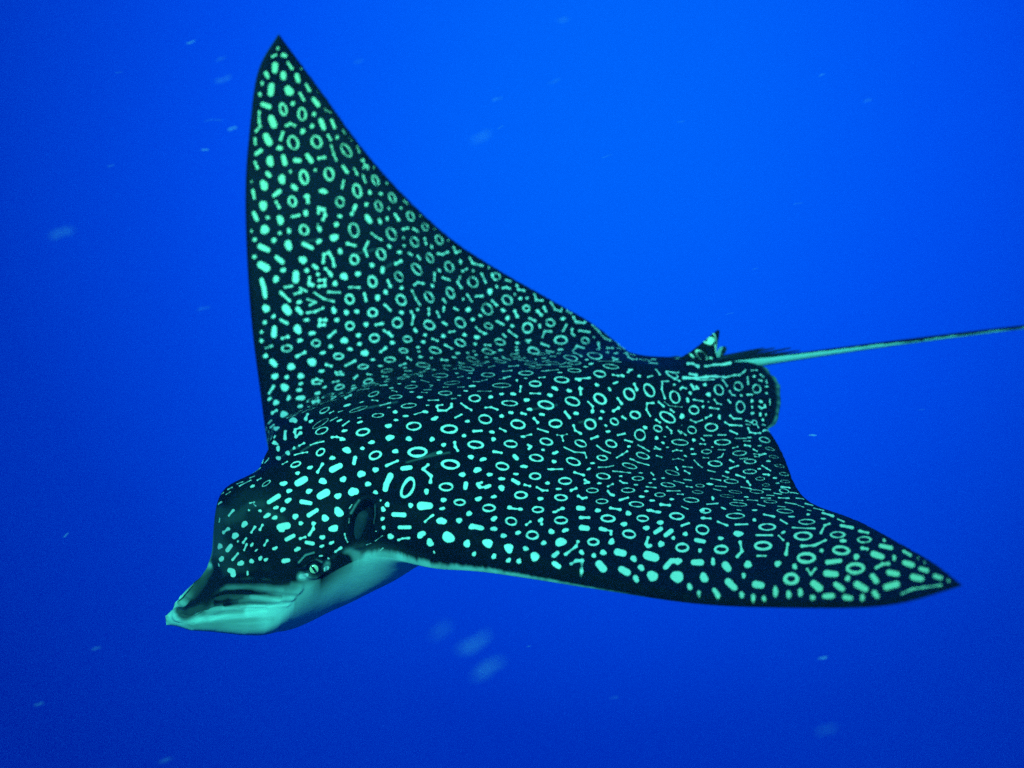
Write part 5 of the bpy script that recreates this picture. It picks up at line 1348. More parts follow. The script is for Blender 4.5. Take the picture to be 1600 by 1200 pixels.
ob3534 8348 -1084 5513 964 -30 87 31 230 227 82 138 49 0 50
db3391 8799 -1270 5634 1008 -25 91 34 238 230 86 48 17 0
bb3391 9149 -1270 5944 1127 -23 91 35 235 224 83 18 -50 -22 50 22
bb3634 8529 -967 5957 1126 -25 89 34 220 213 75 26 -62 86 -5 -29 67 -58
ob3848 7628 -683 5188 862 -43 76 22 205 212 68 144 63 0 58
bb3734 8128 -848 5690 1027 -30 86 31 216 215 74 18 -173 -7 173 7
bb3548 8989 -1071 6236 1235 -22 89 35 221 209 75 33 -86 -17 86 17
db4192 7207 -268 5070 836 -49 71 18 181 195 54 89 48 0
bb4092 7487 -407 5420 935 -40 78 24 192 200 61 23 -122 0 122 0
bb4077 7668 -422 5710 1028 -34 82 28 195 199 63 21 -36 -36 36 36
bb3920 7758 -606 5564 982 -35 81 27 203 207 68 26 -14 7 14 -7
ob3791 8549 -768 6367 1276 -22 88 35 208 199 69 127 58 0 62
bb3634 9219 -944 6644 1390 -19 89 36 216 201 72 28 -65 -14 65 14
db4406 7017 -6 5015 826 -51 69 16 170 186 47 48 35 0
ob3934 7988 -590 5940 1111 -29 85 31 202 201 67 155 75 0 66
db3906 8529 -591 6629 1370 -21 88 35 203 193 66 63 32 0
ob3805 8999 -689 6889 1478 -17 89 37 210 195 70 121 58 0 66
ob4335 7407 -94 5721 1024 -37 79 26 181 189 55 144 81 0 66
bb4549 7257 163 5562 971 -42 75 22 170 182 49 31 5 -123 34 21 -38 102
bb4092 8018 -391 6327 1245 -25 86 33 195 191 63 28 -192 35 10 23 182 -58
bb4306 7638 -125 6119 1158 -30 83 30 184 187 58 31 14 -79 -14 79
ob4649 7187 277 5337 907 -46 71 19 164 180 46 121 78 0 74
bb4020 8739 -402 7162 1576 -14 90 39 203 188 68 33 -36 -7 36 7
bb3906 9259 -498 7410 1689 -10 91 41 211 191 72 38 -79 -17 79 17
db3763 9429 -717 7184 1602 -20 85 34 228 206 82 30 32 0
ob4134 8318 -287 6885 1456 -19 88 36 196 187 64 144 81 50 74
db4220 8038 -214 6630 1351 -22 87 35 191 186 62 32 40 0
bb4564 7467 194 5997 1104 -34 80 27 174 181 53 21 -65 0 65 0
ob4421 7798 51 6632 1337 -24 85 34 184 183 59 155 95 0 70
db4220 8458 -129 7283 1611 -14 89 39 196 183 65 53 48 0
bb4120 8849 -210 7543 1730 -9 91 41 201 184 68 50 -65 -22 65 22
bb3991 9550 -316 7897 1899 -12 85 37 224 197 83 33 -50 -29 50 29
db4120 9109 -156 7846 1865 -6 92 43 202 181 69 37 48 0
db4049 9680 -178 8184 2023 -26 73 27 244 211 99 9 37 0
db5136 7387 897 5206 872 -51 66 15 147 170 38 52 58 0
db4936 7407 645 5586 968 -44 71 20 157 174 44 66 37 850
db4807 7588 498 6070 1116 -35 78 27 167 177 51 58 68 0
db4664 7728 332 6424 1245 -28 83 31 176 180 56 53 53 400
db4649 7888 340 6723 1355 -24 84 34 179 180 59 48 43 500
bb4392 8098 70 7109 1525 -18 87 37 188 181 62 38 -101 12 101 -12
bb4320 8729 88 7887 1864 -7 90 42 193 175 65 33 -96 40 5 -17 91 -23
bb4206 9259 27 8220 2026 -3 91 44 197 174 67 45 -58 -19 58 19
db4134 9670 -31 8405 2119 -17 78 33 226 195 87 14 37 0
ob4464 8318 221 7596 1722 -13 88 39 188 176 63 155 98 0 83
bb4964 7588 683 5883 1051 -40 75 23 161 175 48 58 -22 -29 22 29
bb4664 8078 402 7061 1485 -20 85 36 181 179 61 26 -62 -23 -5 55 67 -32
db5036 7888 807 6323 1187 -33 78 28 165 176 53 37 48 0
bb4649 8288 433 7414 1628 -16 86 38 183 176 62 53 -72 -7 72 7
db4678 8539 529 7766 1774 -13 87 39 182 172 62 43 53 0
bb4435 8799 320 8258 2018 -5 90 43 188 169 63 45 -65 -14 65 14
bb4292 9409 202 8592 2192 1 91 46 195 169 66 38 -50 -14 50 14
bb4592 8749 489 8134 1943 -8 88 42 184 168 62 48 -29 -39 29 39
ob4907 8198 695 7022 1452 -22 84 35 177 178 61 127 104 0 99
bb5150 8348 982 6765 1338 -27 81 32 170 178 59 60 -43 -7 43 7
bb4464 9129 450 8717 2231 1 91 46 189 165 65 50 -65 -14 65 14
bb4392 9560 436 8991 2376 8 94 50 200 170 72 38 -43 -14 43 14
bb5279 8378 1109 6427 1211 -33 77 28 163 175 54 55 -50 -50 50 50
bb4936 8569 810 7545 1660 -18 84 37 179 175 63 60 -43 -36 43 36
bb4864 8739 779 7868 1801 -14 85 38 179 171 63 45 -50 -36 50 36
bb4793 8909 738 8164 1936 -10 86 40 180 168 63 55 -65 -36 65 36
bb4678 9149 680 8556 2128 -3 89 44 184 165 64 55 -79 22 79 -22
db4435 9720 569 9246 2503 7 91 48 217 181 85 35 19 600
bb5494 9079 1386 6460 1213 -34 76 27 160 175 55 41 -29 -43 29 43
db5408 9119 1318 6835 1350 -28 80 31 167 178 61 58 43 800
db5207 8799 1103 7177 1493 -23 83 34 174 178 64 105 40 900
db5207 9029 1135 7426 1593 -20 83 35 176 177 65 79 40 900
db5122 8869 1048 7525 1639 -19 83 36 177 176 64 79 40 900
bb4878 9349 940 8566 2109 -6 87 43 181 166 65 43 -22 -29 22 29
bb4664 9630 786 9038 2366 7 93 50 195 169 73 23 -270 75 -126 6 61 -25 334 -57
db5408 9359 1335 7046 1431 -25 81 33 171 179 64 58 40 900
db5379 9429 1319 7208 1496 -23 82 34 173 179 65 53 35 900
db5165 9269 1150 7820 1758 -18 82 36 177 173 65 53 43 800
bb5079 9179 1066 7980 1832 -16 83 37 177 171 65 45 -58 4 58 -4
bb5036 9369 1069 8276 1963 -12 84 39 178 168 65 45 -43 -7 43 7
db4979 9429 1043 8468 2054 -9 85 41 180 167 66 58 40 900
bb7969 4084 4270 -329 591 -19 165 67 95 181 6 14 -90 46 90 -46
bb7997 3674 4278 -482 529 -7 193 84 124 241 41 12 -45 16 45 -16
bb8140 3363 4381 -601 417 2 214 96 94 183 6 14 -34 17 34 -17
bb7825 3974 4146 -345 643 6 215 96 159 307 80 12 -34 13 34 -13
bb7797 4655 4162 -99 721 -33 135 50 82 152 -11 15 -30 15 30 -15
bb8212 3493 4440 -550 379 -3 205 92 66 124 -29 11 -34 22 34 -22
bb8240 2873 4425 -766 276 67 355 181 100 196 14 12 -15 11 15 -11
ob7783 5205 4160 114 749 -48 103 31 62 112 -34 84 33 -350 24
db7940 4705 4277 -86 652 -34 132 49 70 129 -24 46 25 -250
bb8369 4444 4592 -180 274 -6 194 88 43 76 -55 26 -34 41 34 -41
db8398 5716 4603 246 294 -39 122 45 29 47 -71 64 46 -600
bb8512 4464 4700 -164 27 8 225 109 37 63 -63 32 -34 26 34 -26
bb8398 6266 4568 436 283 -46 105 34 26 40 -75 27 -26 41 26 -41
bb8312 6547 4495 545 349 -53 91 26 28 44 -73 26 -19 34 19 -34
db8512 5405 4702 132 86 -30 143 58 27 43 -74 58 55 -400
db8627 4194 4773 -242 -243 39 295 155 42 74 -56 52 43 -500
bb8612 5245 4779 74 -116 -24 157 68 28 45 -74 38 -26 34 26 -34
bb8512 6076 4666 351 101 -42 116 42 23 35 -79 26 -22 30 22 -30
bb8555 6226 4684 399 22 -43 114 41 22 33 -80 23 -19 45 19 -45
db8498 6517 4632 499 91 -46 106 36 22 32 -80 40 28 -600
bb8383 7057 4518 704 183 -53 89 25 23 35 -78 24 -22 37 22 -37
db8326 7518 4458 852 147 -59 76 17 23 34 -78 49 31 -250
bb8641 5866 4782 262 -164 -39 124 48 24 36 -78 27 -41 49 41 -49
db8698 4835 4851 -51 -332 -6 197 94 36 62 -63 55 40 -600
db8670 6296 4770 399 -209 -44 112 40 23 34 -79 58 46 -200
db8598 6777 4687 572 -118 -46 105 36 21 30 -82 40 43 0
db8512 7147 4613 698 -35 -50 98 31 20 29 -82 43 34 -400
db8484 7397 4574 786 -28 -52 92 28 20 29 -82 40 31 -300
bb8283 8238 4391 1033 16 -67 61 7 20 29 -81 38 -37 7 37 -7
bb8770 6006 4866 290 -374 -44 115 42 29 48 -71 44 -37 -27 15 -12 22 40
bb8155 5445 4429 176 552 -43 114 39 47 83 -50 17 -34 7 34 -7
bb8155 5656 4427 250 548 -47 104 33 44 76 -54 14 -15 -15 15 15
db8183 6046 4422 393 519 -53 91 25 37 63 -61 31 28 0
db8255 5566 4501 209 468 -41 117 41 39 67 -59 22 22 0
bb8355 2943 4506 -712 164 55 330 168 51 94 -47 20 22 -15 -22 15
bb8484 3333 4610 -538 -8 57 334 174 36 63 -65 15 -4 30 4 -30
db8684 6847 4756 563 -294 -48 103 35 22 33 -80 43 22 900
db8541 5716 4710 228 44 -36 128 49 24 38 -78 28 19 -500
bb8498 6817 4619 597 45 -48 102 33 21 31 -81 17 -15 11 15 -11
db8755 4645 4888 -103 -445 4 221 111 45 82 -50 25 31 0
bb8069 7167 4280 799 415 -67 62 7 31 51 -68 56 -60 11 60 -11
db8112 7227 4317 809 374 -66 63 8 30 48 -69 49 43 0
bb8083 7678 4263 942 297 -69 57 4 27 43 -72 35 -56 30 56 -30
db8083 8238 4226 1074 164 -73 49 -1 23 35 -78 60 36 -200
bb7940 8008 4122 1048 298 -73 49 -1 26 40 -74 27 -37 11 37 -11
db7511 8308 3730 1227 404 -73 49 -1 23 35 -78 82 58 -250
db7711 8448 3891 1190 297 -75 46 -3 21 31 -80 48 42 -200
db7768 8759 3925 1225 185 -78 42 -6 18 26 -84 42 28 -150
db7625 8849 3800 1277 222 -77 44 -4 17 23 -85 48 30 -300
bb7568 9249 3735 1343 121 -78 42 -6 13 16 -91 28 -41 29 41 -29
bb7425 8919 3615 1362 284 -74 49 -1 16 22 -87 18 -19 -62 -6 0 25 62
bb7296 8268 3526 1317 505 -68 59 5 23 34 -79 10 -3 34 3 -34
bb7153 7628 3450 1247 667 -64 66 10 32 49 -69 15 -19 25 19 -25
bb7768 7918 3979 1064 400 -73 51 0 27 41 -73 32 25 -90 19 -2 -44 92
bb7897 8348 4061 1128 234 -76 45 -3 23 34 -78 35 -50 -9 50 9
db7010 8879 3207 1698 470 -59 73 16 16 23 -86 35 35 -400
db6981 9229 3165 1808 368 -56 77 19 13 18 -89 55 48 -100
bb6867 9229 3063 1972 375 -53 81 21 14 20 -87 25 -75 19 -12 -6 88 -12
bb7096 9319 3272 1676 312 -59 72 15 11 15 -91 10 -59 41 59 -41
bb7196 9499 3377 1578 214 -64 66 10 9 11 -94 10 -34 12 34 -12
db6824 7528 3127 1509 780 -63 66 10 47 74 -52 18 22 0
bb7096 9780 3264 1725 157 -58 75 17 7 7 -97 15 -19 19 19 -19
bb7825 9069 3967 1250 63 -80 37 -9 15 21 -87 18 -19 3 19 -3
db7725 9369 3872 1303 9 -81 36 -10 12 14 -92 22 20 0
db7096 9009 3280 1629 410 -61 70 13 14 19 -88 15 15 0
bb6810 8769 3021 1946 531 -55 77 18 20 29 -81 35 -78 1 78 -1
bd6271 7119 -4500 -122 689 -146 0 -36 -9 0 -120 14 4 -135 -4 135
bd4237 8136 -4458 -83 584 -146 0 -37 -9 0 -120 20 5 -55 -5 55
bd6102 3390 -4328 -148 699 -145 0 -36 -9 0 -120 20 -20 -5 20 5
bb1531 5916 -2920 592 739 -129 8 -31 163 192 3 18 -95 -82 -55 -22 35 38 115 68
bb1388 5736 -3053 444 726 -133 5 -33 204 239 30 16 -100 -13 10 7 90 7
bb987 6446 -3611 630 583 -133 8 -32 180 205 11 30 -340 22 -150 30 10 16 170 -10 310 -58
bb1130 6106 -3397 557 638 -128 12 -29 187 215 17 28 -50 -10 50 10
bb1102 6547 -3493 738 591 -129 12 -29 165 188 2 16 -133 0 -13 10 147 -10
bb386 5836 -4252 178 437 -162 -18 -49 186 209 10 26 -171 23 -35 -11 205 -11
db8140 9349 4228 1221 -191 -82 33 -12 13 16 -91 82 45 -250
db7783 9690 3919 1308 -128 -84 30 -14 8 8 -96 55 42 -400
bd6780 4237 -4406 -146 726 -145 0 -36 -9 0 -120 32 22 -22 -22 22
db6695 8909 2902 2181 488 -53 79 20 20 29 -80 75 56 -400
db6667 9189 2854 2325 415 -51 82 22 17 25 -83 56 69 0
db6667 9550 2844 2412 302 -49 84 24 13 19 -87 19 31 0
ob973 380 -3801 -1483 132 -77 0 -64 9 -99 -11 113 105 0 32
db7668 1832 3781 -1031 272 -82 0 57 -41 -70 -59 43 37 0
ob601 440 -4107 -900 36 -50 0 -86 42 -88 -24 119 109 0 32
ob801 2723 -3824 -737 346 -89 0 -46 17 -93 -34 115 106 0 32
db6094 3143 2405 -2041 532 -100 0 5 -2 -89 -45 44 37 0
ob1359 3544 -3163 -780 561 -95 0 -32 4 -99 -12 109 103 0 32
db1144 2162 -3527 -1230 338 -81 0 -59 4 -100 -5 56 46 0
db1073 2743 -3543 -955 386 -91 0 -41 10 -97 -23 42 36 0
ob7210 1211 3351 -1434 201 -36 0 93 -60 -77 -23 116 107 0 32
db5794 4074 2162 -1397 908 -99 0 12 -6 -88 -47 43 37 0
db787 1682 -3889 -984 185 -81 0 -59 20 -94 -28 51 43 0
ob6967 1051 3109 -1765 154 -28 0 96 -52 -84 -16 111 104 0 32
ob572 3283 -4046 -391 400 -91 0 -40 14 -94 -32 119 110 0 32
ob6595 480 2675 -2655 -103 -14 0 99 -41 -91 -6 113 105 0 32
db7539 1021 3628 -1254 46 -51 0 86 -68 -61 -40 54 44 0
db6109 3453 2481 -1682 718 -100 0 8 -4 -88 -48 51 42 0
ob7725 521 3778 -1244 -193 -46 0 89 -81 -40 -42 114 106 0 32
ob5093 4194 1221 -1873 727 -100 0 1 -1 -91 -43 119 109 0 32
ob3634 4334 -471 -1312 875 -99 0 -10 4 -94 -34 118 109 0 32
ob7110 380 3219 -1685 -101 -13 0 99 -59 -80 -7 114 106 0 32
db6395 3023 2737 -1642 704 -97 0 25 -12 -87 -48 53 44 0
db1116 4054 -3363 -397 558 -98 0 -21 3 -99 -15 51 42 0
db6767 420 2865 -2267 -99 -13 0 99 -46 -89 -6 51 42 0
ob7697 2603 3869 -798 448 -95 0 33 -18 -82 -53 115 107 0 32
db5107 4344 1310 -1532 892 -100 0 -0 0 -90 -44 53 44 0
db815 410 -3923 -1265 51 -60 0 -80 19 -97 -14 42 36 0
ob601 9209 -4163 907 178 -56 0 -83 -24 -96 16 110 103 0 32
db6838 881 2970 -2015 81 -24 0 97 -48 -87 -12 58 47 0
ob2647 4024 -1684 -1207 783 -100 0 -10 3 -96 -28 118 108 0 32
ob601 2122 -4059 -657 260 -84 0 -54 24 -90 -37 114 106 0 32
db830 9059 -4002 1273 225 -65 0 -76 -14 -98 12 57 47 0
ob5494 3834 1650 -2206 544 -99 0 13 -5 -91 -40 111 104 0 32
db7368 521 3465 -1415 -91 -24 0 97 -74 -65 -18 51 42 0
ob5765 3794 2045 -1853 667 -99 0 15 -7 -88 -48 114 106 0 32
ob6652 1211 2807 -2252 172 -35 0 94 -43 -89 -16 116 107 0 32
db4478 4434 540 -1486 883 -100 0 -6 2 -92 -40 52 43 0
ob4506 4314 509 -1773 758 -100 0 -4 1 -92 -38 117 108 0 32
db4793 4184 811 -2031 659 -100 0 -0 0 -93 -37 46 39 0
db5594 4084 1882 -1625 816 -99 0 11 -5 -88 -48 55 45 0
db4192 4154 60 -2006 661 -100 0 -1 0 -95 -30 55 45 0
db1359 2713 -3280 -1204 479 -91 0 -42 1 -100 -3 55 45 0
db7353 1632 3497 -1222 315 -54 0 84 -54 -76 -35 41 36 0
ob5837 3443 2062 -2237 463 -99 0 16 -7 -90 -42 111 104 0 32
ob6309 2893 2640 -1867 598 -98 0 19 -9 -88 -47 115 107 0 32
db1817 3644 -2676 -1016 685 -97 0 -24 4 -99 -15 45 39 0
db5365 4234 1615 -1577 862 -100 0 5 -2 -89 -46 56 46 0
db1288 350 -3585 -1901 400 -63 0 -78 -13 -99 11 57 46 0
db5436 4074 1655 -1818 734 -100 0 8 -4 -89 -46 53 44 0
db4793 4484 969 -1317 981 -100 0 -5 2 -92 -39 41 36 0
db6481 430 2524 -2999 -137 -12 0 99 -40 -91 -5 48 40 0
db4535 4204 485 -2038 655 -100 0 -1 0 -94 -33 46 39 0
db3834 4244 -290 -1591 789 -100 0 -7 2 -94 -34 41 36 0
ob3062 4264 -1140 -1132 862 -99 0 -11 3 -95 -31 117 108 0 32
ob5551 3654 1670 -2462 434 -99 0 16 -6 -94 -35 110 103 0 32
ob6166 3594 2589 -1442 839 -99 0 11 -5 -88 -47 112 104 0 32
ob7082 1842 3269 -1395 445 -49 0 87 -51 -81 -29 114 106 0 32
db7454 2543 3629 -876 522 -78 0 62 -29 -88 -37 57 47 0
ob5050 4104 1118 -2109 625 -100 0 3 -1 -93 -38 111 104 0 32
db5179 3914 1211 -2437 498 -100 0 8 -3 -95 -31 45 39 0
db2489 4144 -1819 -981 838 -99 0 -11 3 -95 -30 50 42 0
db5322 4034 1475 -2019 648 -100 0 7 -3 -90 -42 54 44 0
db4034 4474 51 -1223 956 -100 0 -8 3 -93 -36 45 38 0
ob1302 4314 -3116 -326 634 -95 0 -30 4 -99 -13 109 103 0 32
db944 9590 -3945 1526 170 -59 0 -80 -21 -97 16 48 41 0
ob5722 3343 1838 -2670 327 -98 0 20 -7 -95 -32 113 105 0 32"""
